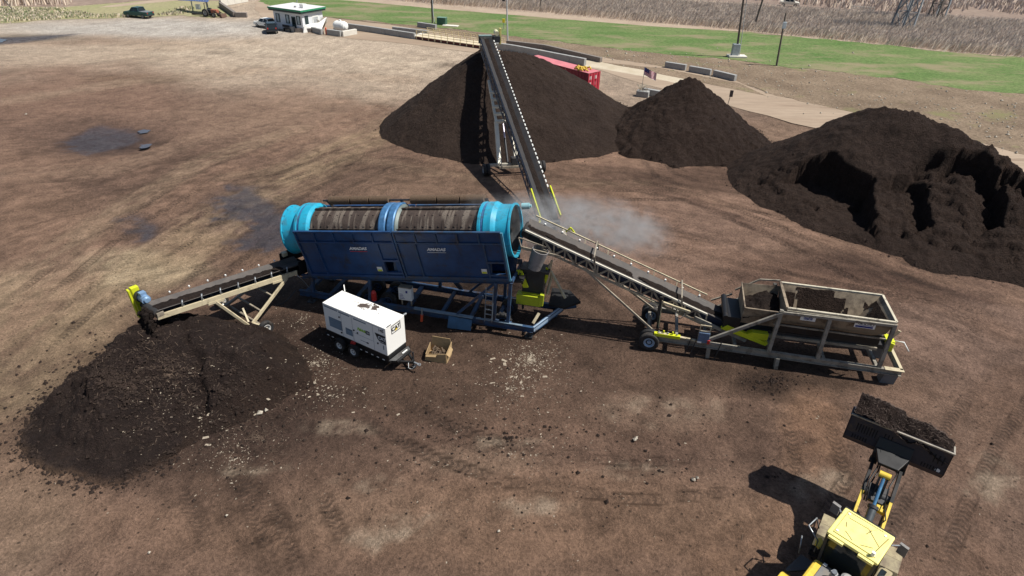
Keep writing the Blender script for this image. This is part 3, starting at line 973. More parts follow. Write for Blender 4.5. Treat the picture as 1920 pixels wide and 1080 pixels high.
# rubble scraps on the dry verge
vs_ = []
for _ in range(700):
    u = rnd.uniform(1130, 1960)
    v = np.interp(u, [1130, 1380, 1560, 1800, 1960], [100, 132, 168, 215, 245]) + rnd.gauss(0, 1) * np.interp(u, [1130, 1960], [8, 38])
    p = G(u, v)
    vs_.append((p.x, p.y, 0.02))
tag(scatter('verge_rubble', vs_, (0.05, 0.17), m_stone, 'clod', 9), 'pale rubble and scraps scattered over the dry verge', 'rubble', kind='stuff')

# ------------------------------------------------------------------ machine materials
m_blue = paint('faded_navy_paint', (0.014, 0.050, 0.138), 0.42, 0.0, 0.38, 1.0, 0.32, (0.035, 0.032, 0.032))
m_bluef = paint('blue_frame_paint', (0.024, 0.060, 0.125), 0.5, 0.0, 0.35, 1.4, 0.55, SOIL)
m_cyan = paint('bright_cyan_paint', (0.02, 0.335, 0.50), 0.42, 0.0, 0.2, 0.9, 0.36, (0.06, 0.12, 0.15))
m_tyreblue = paint('worn_blue_ring', (0.06, 0.17, 0.34), 0.4, 0.2, 0.4, 5, 0.3, (0.10, 0.12, 0.12))
m_tan = paint('beige_machine_paint', (0.50, 0.43, 0.29), 0.5, 0.0, 0.15, 1.2, 0.3, (0.13, 0.10, 0.07))
m_tan_d = paint('dusty_beige_paint', (0.30, 0.26, 0.20), 0.6, 0.0, 0.25, 1.2, 0.5, (0.09, 0.07, 0.055))
m_grey = paint('galvanised_steel', (0.34, 0.36, 0.37), 0.4, 0.6, 0.2, 3, 0.25, SOIL)
m_dark_s = paint('dark_steel', (0.035, 0.037, 0.042), 0.5, 0.3, 0.3, 2, 0.3, SOIL)
m_belt = paint('rubber_belt', (0.022, 0.021, 0.022), 0.65, 0, 0.3, 2, 0.35, (0.05, 0.038, 0.03))
m_belt_g = paint('dusty_belt', (0.075, 0.067, 0.062), 0.75, 0, 0.3, 1.6, 0.6, (0.10, 0.085, 0.075))
m_rubber = paint('tyre_rubber', (0.020, 0.020, 0.021), 0.8, 0, 0.3, 4, 0.45, (0.075, 0.06, 0.048))
m_white = paint('white_paint', (0.80, 0.80, 0.76), 0.35, 0, 0.05, 1.5, 0.0)
m_rim = paint('white_wheel_rim', (0.66, 0.66, 0.64), 0.4, 0.1, 0.12, 3, 0.12)
m_rimb = paint('blue_wheel_rim', (0.30, 0.42, 0.56), 0.35, 0.3, 0.2, 3, 0.15)
m_yellow = paint('safety_yellow', (0.56, 0.60, 0.02), 0.45, 0, 0.12, 1.5, 0.15)
m_red = paint('red_paint', (0.45, 0.03, 0.025), 0.45, 0, 0.2, 3, 0.15)
m_orange = paint('orange_red_paint', (0.65, 0.10, 0.04), 0.5, 0, 0.2, 3, 0.1)
m_black = paint('black_paint', (0.012, 0.012, 0.013), 0.45, 0, 0.3, 2, 0.1)
m_void = paint('dark_opening', (0.006, 0.006, 0.007), 0.9)
m_txt_w = paint('white_lettering', (0.62, 0.64, 0.66), 0.5)
m_txt_k = paint('black_lettering', (0.012, 0.012, 0.016), 0.5)
m_txt_r = paint('red_lettering', (0.55, 0.03, 0.03), 0.5)
m_txt_b = paint('blue_lettering', (0.02, 0.03, 0.20), 0.5)
m_txt_g = paint('lime_lettering', (0.30, 0.55, 0.04), 0.5)
m_txt_y = paint('yellow_mark', (0.80, 0.58, 0.03), 0.5)
m_motor = paint('motor_paint', (0.20, 0.32, 0.48), 0.35, 0.2, 0.15, 3, 0.1)
m_glass = new_mat('dark_glass')[0]
m_glass.node_tree.nodes['Principled BSDF'].inputs['Base Color'].default_value = (0.015, 0.02, 0.022, 1)
m_glass.node_tree.nodes['Principled BSDF'].inputs['Roughness'].default_value = 0.08


def wheel(name, parent, c, ax, r, wd, rim_mat, rimr=0.55, lug=0, n=32):
    """tyre part with rim and hub beneath it"""
    c, ax = V(c), V(ax).normalized()
    t = MB()
    h = wd / 2
    ri = r * rimr
    t.lathe([(-h * .8, ri), (-h, r * .8), (-h * .9, r * .95), (-h * .6, r), (h * .6, r), (h * .9, r * .95), (h, r * .8), (h * .8, ri), (-h * .8, ri)], c, ax, n)
    if lug:
        x, y, z = basis(ax)
        for k in range(lug):
            a = 2 * math.pi * k / lug
            for sgn in (-1, 1):
                aa = a + (0.5 * math.pi * 2 / lug if sgn > 0 else 0)
                d = y * math.cos(aa) + z * math.sin(aa)
                tt = -y * math.sin(aa) + z * math.cos(aa)
                t.frame_box(c + ax * h * .5 * sgn + d * (r + .005), ax * h * .46 + tt * sgn * .03, tt * r * .05, d * r * .035)
    o = t.build(name, m_rubber, parent)
    for sgn in (-1, 1):
        q = MB()
        q.lathe([(0.0, ri * 1.02), (h * .86 * sgn, ri * 1.02), (h * .86 * sgn, ri * .88), (h * .45 * sgn, ri * .72), (h * .45 * sgn, ri * .34), (h * .8 * sgn, ri * .28), (h * .8 * sgn, 0)], c, ax, 24)
        q.build('rim', rim_mat, o)
        b = MB()
        b.lathe([(h * .47 * sgn, ri * .60), (h * .50 * sgn, ri * .56), (h * .50 * sgn, ri * .46), (h * .47 * sgn, ri * .42)], c, ax, 24)
        b.build('hub_recess', m_void, o)
    return o


def truss(mb, p0, p1, dz, n, t=0.06, up=V((0, 0, 1)), webs=0.045):
    """one lattice side: chords p0-p1 (top) and dz below, posts and diagonals"""
    p0, p1 = V(p0), V(p1)
    dn = V((0, 0, -dz))
    for k in range(n + 1):
        a = p0.lerp(p1, k / n)
        mb.bar(a, a + dn, webs, webs, V((1, 0, 0)))
        if k < n:
            b = p0.lerp(p1, (k + 1) / n)
            if k % 2:
                mb.bar(a, b + dn, webs, webs)
            else:
                mb.bar(a + dn, b, webs, webs)


# ------------------------------------------------------------------ trommel screen
DX = V((0.9744, -0.2249, 0))
RZ = math.atan2(DX.y, DX.x)
O_ = G(566, 545, 0.7)
tro = thing('trommel_screen', 'large blue trommel drum screen with cyan end rings on a long skid frame', 'screening machine', (O_.x, O_.y, 0), RZ)


def TL(u, v, z):          # photograph point at height z in the trommel's own axes
    p = G(u, v, z) - V((O_.x, O_.y, 0))
    return V((p.x * DX.x + p.y * DX.y, -p.x * DX.y + p.y * DX.x, z))


A0, A1 = V((-0.61, 1.3, 4.27)), V((13.24, 1.3, 6.18))
TX = (A1 - A0).normalized()
TY = V((0, 1, 0))
TZ = TX.cross(TY)
TLEN = (A1 - A0).length


def T(s, y, h):
    return A0 + TX * s + TY * y + TZ * h


TM = Matrix(((TX.x, TY.x, TZ.x, A0.x), (TX.y, TY.y, TZ.y, A0.y), (TX.z, TY.z, TZ.z, A0.z), (0, 0, 0, 1)))
# drum screen: bands, seams and bolt heads, in the drum's own axes
m_scr, nt, b = new_mat('soil_caked_screen')
tc = N(nt, 'ShaderNodeTexCoord').outputs['Object']
sx = N(nt, 'ShaderNodeSeparateXYZ')
nt.links.new(tc, sx.inputs[0])
kk = noise(nt, tc, 1.4, 5, 0.7)
cs = mix(nt, ramp(nt, kk, [(0.35, 0.0), (0.65, 1.0)]), (0.036, 0.024, 0.019), (0.066, 0.046, 0.036))
mp = N(nt, 'ShaderNodeMapping')
mp.inputs['Scale'].default_value = (3.4, 0.5, 0.5)
nt.links.new(tc, mp.inputs[0])
band = noise(nt, mp.outputs[0], 1.0, 2, 0.5)
cs = mix(nt, ramp(nt, band, [(0.50, 0.0), (0.58, 0.8)]), cs, (0.165, 0.135, 0.108))
hol = N(nt, 'ShaderNodeTexVoronoi')
hol.inputs['Scale'].default_value = 14
nt.links.new(tc, hol.inputs['Vector'])
cs = mix(nt, math_n(nt, 'MULTIPLY', math_n(nt, 'LESS_THAN', hol.outputs['Distance'], 0.33), 0.55), cs, (0.022, 0.016, 0.013))
nt.links.new(cs, b.inputs['Base Color'])
b.inputs['Roughness'].default_value = 0.85
bump(nt, b, noise(nt, tc, 12, 4, 0.7), 0.5, 0.04)
for s0, s1 in ((1.85, 6.35), (7.35, 12.3)):
    d = MB()
    d.lathe([(s0, 1.2), (s0, 1.34), (s1, 1.34), (s1, 1.2), (s0, 1.2)], n=64)
    q = d
    k = s0 + 0.12
    while k < s1 - 0.05:
        q.lathe([(k - .035, 1.33), (k - .03, 1.357), (k + .03, 1.357), (k + .035, 1.33)], n=64)
        k += 0.92
    for a in range(6):
        an = a * math.pi / 3 + 0.62
        ca, sa = math.cos(an), math.sin(an)
        for off in (-.05, .05):
            c_ = V(((s0 + s1) / 2, 0, 0)) + V((0, ca, sa)) * 1.39 + V((0, -sa, ca)) * off
            q.frame_box(c_, V(((s1 - s0) / 2, 0, 0)), V((0, -sa, ca)) * .012, V((0, ca, sa)) * .05)
    for a in range(12):
        an = a * math.pi / 6 + 0.45
        k = s0 + 0.35
        while k < s1:
            n_ = V((0, math.cos(an), math.sin(an)))
            q.frame_box(V((k, 0, 0)) + n_ * 1.345, V((.04, 0, 0)), n_.cross(V((1, 0, 0))) * .04, n_ * .03)
            k += 0.46
    q.build('drum_screen', m_scr, tro, mw=TM)
ring = MB().lathe([(0, 1.36), (0.0, 1.5), (.06, 1.5), (.08, 1.43), (0.95, 1.36), (1.3, 1.40), (1.3, 1.2), (0.9, 1.24), (0.0, 1.36)], n=72)
q = ring
for a in range(18):
    an = a * math.pi / 9
    n_ = V((0, math.cos(an), math.sin(an)))
    q.frame_box(V((.1, 0, 0)) + n_ * 1.43, V((.05, 0, 0)), n_.cross(V((1, 0, 0))) * .03, n_ * .03)
q.build('end_ring', m_cyan, tro, mw=TM)
MB().lathe([(0.98, 1.35), (0.98, 1.60), (1.12, 1.62), (1.14, 1.54), (1.30, 1.54), (1.32, 1.62), (1.78, 1.60), (1.9, 1.42), (1.9, 1.3), (0.98, 1.35)], n=72).build('tyre_ring', m_cyan, tro, mw=TM)
MB().lathe([(1.14, 1.53), (1.16, 1.57), (1.28, 1.57), (1.30, 1.53)], n=72).build('wear_band', m_tyreblue, tro, mw=TM)
for s0 in (6.42, 6.95):
    MB().lathe([(s0, 1.34), (s0, 1.58), (s0 + .06, 1.60), (s0 + .36, 1.60), (s0 + .42, 1.56), (s0 + .42, 1.34)], n=72).build('tyre_ring', m_tyreblue, tro, mw=TM)
MB().lathe([(6.3, 1.33), (6.32, 1.42), (6.42, 1.45), (6.42, 1.30)], n=72).build('flange', m_dark_s, tro, mw=TM)
MB().lathe([(7.36, 1.30), (7.36, 1.5), (7.42, 1.5), (7.55, 1.38), (7.55, 1.3)], n=72).build('flange', paint('grey_green_flange', (0.14, 0.17, 0.16), 0.5, 0.2), tro, mw=TM)
MB().lathe([(12.3, 1.34), (12.3, 1.60), (12.45, 1.61), (12.47, 1.53), (12.62, 1.53), (12.64, 1.60), (12.85, 1.60), (13.05, 1.62), (13.2, 1.54), (13.3, 1.46), (13.95, 1.46), (14.02, 1.53), (14.12, 1.53), (14.12, 1.42), (13.9, 1.41)], n=72).build('end_ring', m_cyan, tro, mw=TM)
MB().lathe([(14.0, 1.425), (13.9, 1.38), (13.2, 1.30), (12.3, 1.3)], n=72).build('ring_inside', paint('dark_ring_inside', (0.05, 0.055, 0.06), .7, .2, .4, 3, .5), tro, mw=TM)  # inner face of the end ring in a darker tone
MB().lathe([(12.47, 1.52), (12.49, 1.565), (12.6, 1.565), (12.62, 1.52)], n=72).build('wear_band', m_tyreblue, tro, mw=TM)
# loose material tumbling inside the open mouth
vs = MB()
for k in range(60):
    a = rnd.uniform(3.6, 5.4)
    rr = rnd.uniform(.9, 1.25)
    vs.frame_box(V((rnd.uniform(12.4, 13.6), math.cos(a) * rr, math.sin(a) * rr)), V((.12, 0, .03)), V((0, .12, 0)), V((0, .02, .09)))
vs.build('tumbling_soil', m_dark, tro, mw=TM)
# brushes lying along the far shoulder of the drum
m_brush = paint('bristle_brown', (0.11, 0.072, 0.045), 0.95, 0, 0.4, 14, bmp=0.8, bs_=60)
for s0, s1 in ((2.35, 3.75), (3.85, 5.0), (5.1, 6.3), (7.7, 9.3), (9.4, 10.7), (10.8, 12.2)):
    MB().tube(T(s0, .92, 1.50), T(s1, .92, 1.50), .26, 14).build('brush_roller', m_brush, tro)
bm_ = MB().tube(T(1.9, .92, 1.50), T(12.4, .92, 1.50), .06, 8)
for s0 in (2.1, 7.0, 12.3):
    bm_.bar(T(s0, .95, 1.5), T(s0, 1.9, .3), .09, .12)
bm_.build('brush_shaft', m_dark_s, tro)

# side skirts with ribs, lettering and cut-outs
for side in (-1, 1):
    for s0, s1 in ((1.22, 7.42), (7.5, 13.75)):
        yt, ym, yb = side * 1.82, side * 1.72, side * 1.30
        hm = .0
        q = MB()
        q.plate(T(s0, yt, .70), T(s1, yt, .70), T(s1, ym, hm), T(s0, ym, hm), .05)
        hb = -2.42
        cut0 = s1 - 1.0 if side < 0 else s1 - .05
        cut1 = s1 - .35 if s1 < 8 else s1 - .12
        yl = lambda h: ym + (yb - ym) * (hm - h) / (hm - hb)
        q.plate(T(s0, ym, hm), T(cut0, ym, hm), T(cut0, yb, hb), T(s0, yb, hb), .05)
        if side < 0:
            q.plate(T(cut0, ym, hm), T(s1, ym, hm), T(s1, yl(-1.35), -1.35), T(cut0, yl(-1.35), -1.35), .05)
            q.plate(T(cut0, yl(-2.05), -2.05), T(s1, yl(-2.05), -2.05), T(s1, yb, hb), T(cut0, yb, hb), .05)
            q.plate(T(cut1, yl(-1.35), -1.35), T(s1, yl(-1.35), -1.35), T(s1, yl(-2.05), -2.05), T(cut1, yl(-2.05), -2.05), .05)
        pan = q.build('side_panel', m_blue, tro)
        q = MB()
        o_ = side * .045
        q.bar(T(s0, yt + o_, .74), T(s1, yt + o_, .74), .16, .09)
        q.bar(T(s0, ym + o_, .02), T(s1, ym + o_, .02), .10, .09)
        n_ = 5
        for k in range(n_ + 1):
            s_ = s0 + .05 + (s1 - s0 - .1) * k / n_
            q.bar(T(s_, yt + o_, .70), T(s_, ym + o_, .02), .09, .09, V((1, 0, 0)))
        for s_ in (s0 + .04, s0 + 1.15, s1 - 1.08, s1 - .05):
            q.bar(T(s_, ym + o_, .0), T(s_, yb + o_, hb), .08, .10, V((1, 0, 0)))
        q.bar(T(s0, yb + o_, hb + .03), T(s1, yb + o_, hb + .03), .1, .14)
        if side < 0:
            q.bar(T(s1 - 1.08, yl(-1.22) + o_, -1.22), T(s1, yl(-1.22) + o_, -1.22), .12, .10)
            q.bar(T(s1 - 1.08, yl(-2.12) + o_, -2.12), T(s1, yl(-2.12) + o_, -2.12), .10, .10)
        q.build('panel_rib', m_bluef if s0 > 5 else m_blue, pan)
        if side < 0:
            if s0 > 5:
                q = MB()
                for k in (1, 2, 3):
                    a_, b_ = s0 + .05 + (s1 - s0 - .1) * k / 5 - .9, 0
                    sa = s0 + .1 + (s1 - s0) * k / 5 - (s1 - s0) / 5
                    sb = sa + (s1 - s0) / 5 - .12
                    mid = (sa + sb) / 2
                    pm = T(mid, (yt + ym) / 2 - .085, .36)
                    c4 = [T(sa, yt - .052, .64), T(sb, yt - .052, .64), T(sb, ym - .052, .08), T(sa, ym - .052, .08)]
                    for a2, b2 in ((0, 1), (1, 2), (2, 3), (3, 0)):
                        q.add([c4[a2], c4[b2], pm], [(0, 1, 2)])
                q.build('pressed_panel', m_blue, pan)
            nx_ = TX
            dn = (T(0, yb, hb) - T(0, ym, hm)).normalized()
            xd, yd = TX, -dn
            zc = xd.cross(yd)
            cc = T(s0 + 3.8 if s0 < 5 else s0 + 2.35, yl(-.40), -.40) - zc * 0
            text('lettering', 'AMADAS', m_txt_w, pan, cc + V((0, -.06, 0)) + zc * .0, xd, yd, .27, .004, .3, bold=.012)
            cc2 = T(s0 + 3.8 if s0 < 5 else s0 + 2.35, yl(-.60), -.60) + V((0, -.055, 0))
            MB().frame_box(cc2, xd * .55, yd * .012, zc * .004).build('underline', m_txt_w if s0 > 5 else m_txt_r, pan)
            lp = T(s0 + 4.75 if s0 < 5 else s0 + 4.9, yl(-1.85), -1.85) + V((0, -.06, 0))
            MB().frame_box(lp, xd * .16, yd * .16, zc * .006).build('warning_label', m_txt_w, pan)
            MB().frame_box(lp - yd * .09 + V((0, -.012, 0)), xd * .13, yd * .06, zc * .004).build('label_patch', m_yellow, pan)
# end edge of the near skirt, sunlight put into its lighter blue
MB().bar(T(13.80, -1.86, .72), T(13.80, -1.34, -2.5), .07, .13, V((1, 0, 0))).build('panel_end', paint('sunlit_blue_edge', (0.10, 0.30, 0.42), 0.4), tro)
# collecting trough and belt between the skirts
q = MB()
q.plate(T(1.3, -1.28, -2.3), T(13.6, -1.28, -2.3), T(13.6, -.55, -3.1), T(1.3, -.55, -3.1), .04)
q.plate(T(1.3, 1.28, -2.3), T(13.6, 1.28, -2.3), T(13.6, .55, -3.1), T(1.3, .55, -3.1), .04)
q.build('hopper_plate', m_blue, tro)
MB().bar(T(0.9, 0, -3.0), T(14.3, 0, -3.0), 1.1, .14).build('collecting_belt', m_belt, tro)
# tilted under-frame, skid frame, legs
q = MB()
for y in (-1.2, 1.2):
    q.ibeam(T(.4, y, -2.62), T(13.9, y, -2.62), .16, .26)
for s_ in (.5, 3.2, 6.0, 8.8, 11.4, 13.8):
    q.bar(T(s_, -1.2, -2.75), T(s_, 1.2, -2.75), .14, .14)
for s_ in (1.05, 6.9, 12.55):
    for y in (-1.15, 1.15):
        q.bar(T(s_, y, -2.5), T(s_, y * .86, -1.5), .26, .3, V((1, 0, 0)))
q.build('upper_frame', m_bluef, tro)
q = MB()
for y in (0.0, 2.75):
    q.ibeam((-.15, y, .58), (14.85 if y == 0 else 16.05, y, .58), .2, .36, .03)
q.ibeam((14.85, .02, .585), (16.1, 2.75, .585), .2, .33, .03)
q.bar((16.1, 2.75, .6), (16.9, 3.0, .72), .2, .2)
for x in (.3, 1.9, 3.6, 5.2, 7.0, 9.2, 11.0, 12.6):
    q.bar((x, .1, .60), (x, 2.65, .60), .26 if x < 8 else .2, .2)
q.build('skid_frame', m_bluef, tro)
MB().bar((14.86, -.02, .62), (16.08, 2.66, .62), .10, .30).build('tongue_face', paint('sunlit_tongue_blue', (0.27, 0.36, 0.46), 0.45, 0, .2, 2, .2), tro)  # sunlight on the end beam put into a paler blue face
for (x, y) in ((.75, .05), (.75, 2.7), (4.6, .05), (4.6, 2.7), (8.2, 2.7), (12.45, .05), (12.45, 2.7), (13.3, .05)):
    s_ = x + .55
    top = T(s_, -1.2 if y < 1 else 1.2, -2.7)
    q = MB().bar((x, y, .7), (top.x * .0 + x + .1, top.y, top.z), .2, .18, V((1, 0, 0)))
    q.bar((x - .2, y, .76), (x + .2, y, .76), .3, .04)
    q.build('leg', m_bluef, tro)
q = MB()
for x0, x1 in ((12.3, 10.2),):
    q.bar((x1, .08, .8), T(x0 + .6, -1.15, -2.7), .14, .14)
    q.bar((x1, 2.7, .8), T(x0 + .6, 1.15, -2.7), .14, .14)
for x in (2.4, 4.1, 6.2, 9.6):
    q.bar((x, 2.65, .9), T(x + .7, -1.0, -2.75), .26, .12)
q.parts('brace', m_bluef, tro)
# strip added on the near beam, sunlight put into its pale colour
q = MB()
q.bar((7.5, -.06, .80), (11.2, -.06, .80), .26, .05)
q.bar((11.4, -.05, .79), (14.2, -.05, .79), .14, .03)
q.build('sunlit_beam_strip', paint('painted_sun_strip', (0.20, 0.27, 0.33), 0.5, .2, .3, 2, .3), tro)
# ladder on the near side
q = MB()
lx0, lx1 = 11.95, 12.38
for x in (lx0, lx1):
    q.bar((x, -.16, .75), (x + .1, -.22, 3.1), .06, .05, V((1, 0, 0)))
for k in range(7):
    z_ = .95 + k * .33
    q.bar((lx0 + .04 * (z_ - .75), -.17 - .026 * (z_ - .75), z_), (lx1 + .04 * (z_ - .75), -.17 - .026 * (z_ - .75), z_), .05, .05)
q.build('ladder', paint('worn_ladder_steel', (0.20, 0.23, 0.26), 0.5, .3, .3, 3, .3), tro)
# control cabinet
cb = TL(760, 562, 1.2)
q = MB().box((cb.x - .42, cb.y - .0, 1.15), (cb.x + .42, cb.y + .32, 2.0))
cab = q.build('control_cabinet', paint('pale_grey_enamel', (0.60, 0.63, 0.64), 0.4, 0, .08), tro, .02)
q = MB().bar((cb.x - .38, cb.y + .16, 2.04), (cb.x + .4, cb.y + .16, 2.04), .4, .04)
for x in (-.3, .3):
    q.bar((cb.x + x, cb.y + .2, .7), (cb.x + x, cb.y + .2, 1.2), .07, .07, V((1, 0, 0)))
q.parts('cabinet_stand', m_tan_d, cab)
q = MB()
for k in range(4):
    q.box((cb.x - .34, cb.y - .012, 1.25 + .1 * k), (cb.x - .34 + .3 * (1 - .12 * k), cb.y - .002, 1.28 + .1 * k))
q.box((cb.x + .05, cb.y - .012, 1.68), (cb.x + .17, cb.y - .002, 1.84))
q.parts('cabinet_marking', m_txt_b, cab)
# mud flap plate and jacks on the near beam
fl = TL(862, 604, .42)
MB().prism([(fl.x - .7, -.16, .72), (fl.x + .75, -.16, .66), (fl.x + .72, -.34, .02), (fl.x - .72, -.42, .0)], (0, .03, 0)).build('mud_flap', paint('flap_blue', (0.04, 0.11, 0.20), .5, 0, .3, 1.2, .3), tro)
jx = TL(787, 600, .3)
q = MB().tube((jx.x, -.22, .04), (jx.x + .05, -.22, .52), .085, 10)
q.build('jack', m_orange, tro)
MB().tube((jx.x + .05, -.22, .5), (jx.x + .07, -.2, .95), .06, 8).build('jack_stem', m_grey, tro)
for x in (4.2, 5.5, 12.9):
    wheel('wheel', tro, (x, .75 if x < 10 else .5, .52), (0, 1, 0), .52, .32, m_bluef, lug=14 if x > 10 else 0)
    wheel('wheel', tro, (x, 2.1, .52), (0, 1, 0), .52, .32, m_bluef)
for (x, y) in ((.6, -.02), (14.6, .1), (.6, 2.8), (15.6, 2.7)):
    q = MB().box((x - .22, y - .22, -.05), (x + .22, y + .22, .06))
    q.tube((x, y, .05), (x, y, .45), .09, 10)
    q.build('foot', m_dark_s, tro)
# yellow guards, chute and drive at the discharge end
gd = MB().prism([(13.42, 1.4, 3.55), (13.74, 1.4, 3.55), (14.16, 1.4, 2.5), (13.86, 1.4, 2.45)], (0, .14, 0)).build('drive_guard', m_yellow, tro, .01)
MB().path([(13.66, 1.37, 3.45), (13.62, 1.33, 3.25), (13.75, 1.33, 3.0), (13.86, 1.33, 3.1), (13.8, 1.35, 2.75)], .06, 6).build('guard_handle', m_dark_s, gd)
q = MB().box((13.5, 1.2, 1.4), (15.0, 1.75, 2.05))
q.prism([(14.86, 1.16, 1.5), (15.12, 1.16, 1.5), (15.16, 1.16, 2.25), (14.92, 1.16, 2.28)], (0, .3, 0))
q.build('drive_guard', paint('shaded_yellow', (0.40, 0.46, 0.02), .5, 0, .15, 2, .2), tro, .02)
MB().prism([(15.05, 1.9, 3.75), (15.2, 1.9, 3.65), (15.22, 1.9, 3.1), (15.1, 1.9, 2.65), (15.02, 1.9, 2.9)], (0, .08, 0)).build('drive_guard', m_yellow, tro)
q = MB()
for a, bb in (((15.35, 2.1, 4.15), (15.1, 2.0, 2.5)), ((15.3, 2.2, 3.4), (16.35, 1.75, 1.95)), ((15.4, 2.2, 3.2), (15.2, 2.0, 1.9)), ((15.25, 2.1, 3.9), (14.95, 2.0, 2.6)), ((15.0, .8, 1.25), (14.75, .3, .8))):
    q.bar(a, bb, .13, .11)
q.parts('chute_brace', m_tan, tro)
MB().lathe([(0, .40), (1.25, .48), (1.25, .44), (0, .36), (0, .40)], (14.45, 1.35, 3.95), (.28, 0, 1), 20).build('chute', paint('dusty_grey_chute', (0.24, 0.23, 0.23), .7, .1, .2, 2, .3), tro)
q = MB().box((13.75, 1.62, 2.06), (15.0, 2.7, 3.45))
q.box((13.6, 1.55, 3.46), (15.3, 2.5, 3.62))
q.build('discharge_hood', m_dark_s, tro)
for a, bb in (((13.8, 1.8, .7), (13.8, 1.8, 2.06)), ((14.9, 2.4, .7), (14.9, 2.4, 2.06)), ((13.8, 2.6, .7), (13.8, 2.6, 2.06))):
    MB().bar(a, bb, .12, .12, V((1, 0, 0))).build('leg', m_dark_s, tro)
q = MB().prism([(15.3, 2.2, .9), (16.3, 2.1, .95), (17.2, 2.5, 1.25), (16.4, 3.2, 1.5), (15.3, 3.2, 1.5)], (0, 0, .14))
q.build('transfer_hopper', m_black, tro)
mo = MB().tube(T(14.25, 1.15, .95), T(14.7, 1.2, .95), .18, 12)
mo.tube(T(14.7, 1.2, .95), T(14.8, 1.2, .95), .09, 10)
mo.build('drive_motor', paint('pale_cyan_motor', (.25, .46, .5), .4), tro)
hx = [(-.2, -.3, .9), (-.6, -.6, .4), (-.9, -.9, .12), (-1.2, -1.0, .05)]
MB().path(hx, .025, 6).build('cable', m_dark_s, tro)

# fire extinguisher hanging on the trommel's skid
fe = thing('fire_extinguisher', 'red fire extinguisher hanging on the blue skid behind the white generator', 'fire extinguisher', (0, 0, 0), RZ)
p = G(701, 557, 1.0)
fe.location = (p.x, p.y, .78)
MB().lathe([(0, .0), (0, .15), (.05, .17), (.55, .17), (.68, .09), (.72, .06), (.72, 0)], (0, 0, 0), (0, 0, 1), 16).build('bottle', m_red, fe)
q = MB().tube((0, 0, .72), (0, 0, .80), .05, 8)
q.bar((-.02, 0, .82), (.16, 0, .86), .04, .03)
q.path([(.05, 0, .78), (-.2, -.06, .72), (-.27, -.06, .4), (-.24, -.06, .2)], .025, 6)
q.build('valve', m_black, fe)

# ------------------------------------------------------------------ feed conveyor with hopper (one chassis)
FX_ = V((0.979, -0.204, 0))
RF = math.atan2(FX_.y, FX_.x)
p = G(1222, 630, .9)
OF = V((p.x, p.y, 0))
fee = thing('feed_conveyor', 'long beige lattice feed conveyor with an open loading hopper on a wheeled chassis', 'conveyor', OF, RF)


def FL(u, v, z):
    q = G(u, v, z) - OF
    return V((q.x * FX_.x + q.y * FX_.y, -q.x * FX_.y + q.y * FX_.x, z))


m_cha = paint('grey_beige_chassis', (0.27, 0.25, 0.21), 0.55, 0, .25, 1.2, .5, (.09, .07, .055))
YN, YFAR = .05, 3.05
q = MB()
for y in (YN, YFAR):
    q.ibeam((-.3, y, .82), (13.2, y, .82), .22, .34, .03)
for x in (-.2, 1.4, 3.0, 4.6, 6.5, 9.3, 12.0, 13.1):
    q.bar((x, YN, .80), (x, YFAR, .80), .16, .2)
q.build('chassis', m_cha, fee)
MB().bar((12.3, YN - .02, 1.005), (13.25, YN - .02, 1.005), .3, .03).build('deck_plate', m_tan, fee)
MB().bar((13.16, YN, 1.005), (13.16, YFAR, 1.005), .16, .03).build('deck_plate', m_tan, fee)
for x in (-.1,):
    for y in (-.08, .34, YFAR - .3, YFAR + .1):
        wheel('wheel', fee, (x, y, .56), (0, 1, 0), .56, .36, m_rimb, n=36)
MB().tube((-.1, -.1, .56), (-.1, 3.2, .56), .09, 8).build('axle', m_dark_s, fee)
# hopper
RIM = [FL(1467, 530, 3.75), FL(1658.6, 556, 3.75), FL(1686, 607.7, 3.75), FL(1477.6, 578, 3.75)]
hx0, hx1, hyn, hyf, hz = 6.72, 12.1, .30, 3.02, 3.75
m_hop = paint('scoured_hopper_plate', (0.27, 0.215, 0.15), 0.7, 0, .25, 1.0, .55, (.062, .044, .033), .8)
q = MB()
bx0, bx1, byn, byf, bz = 7.0, 10.6, 1.12, 2.2, 2.0
t_ = .05
q.plate((hx0, hyn, hz), (hx1, hyn, hz), (hx1 - .15, .62, 2.75), (hx0, .62, 2.75), .04)
q.plate((hx0, .62, 2.75), (hx1 - .15, .62, 2.75), (bx1, byn, bz), (hx0, byn, bz), .04)
q.plate((hx1, hyf, hz), (hx0, hyf, hz), (hx0, byf, bz), (bx1, byf, bz), .04)
q.plate((hx1, hyn, hz), (hx1, hyf, hz), (bx1, byf, bz), (bx1, byn, bz), .04)
q.build('hopper', m_hop, fee)
q = MB()
for a, c_ in (((hx0, hyn, hz), (hx1, hyn, hz)), ((hx1, hyn, hz), (hx1, hyf, hz)), ((hx1, hyf, hz), (hx0, hyf, hz))):
    q.bar(a, c_, .12, .09)
q.bar((hx0, hyn - .07, hz - .11), (hx1 + .05, hyn - .07, hz - .11), .05, .06)
q.build('hopper_rim', paint('sun_bleached_rim', (0.52, 0.47, 0.36), .5, 0, .2, 2, .35, SOIL, 2.5), fee)
q = MB()
q.plate((hx0, hyf, hz - .05), (hx0, hyn, hz - .05), (hx0, byn, 1.9), (hx0, byf, 1.9), .08)
q.bar((hx0, hyn, hz), (hx0, hyf, hz), .14, .12)
q.build('divider', m_hop, fee)
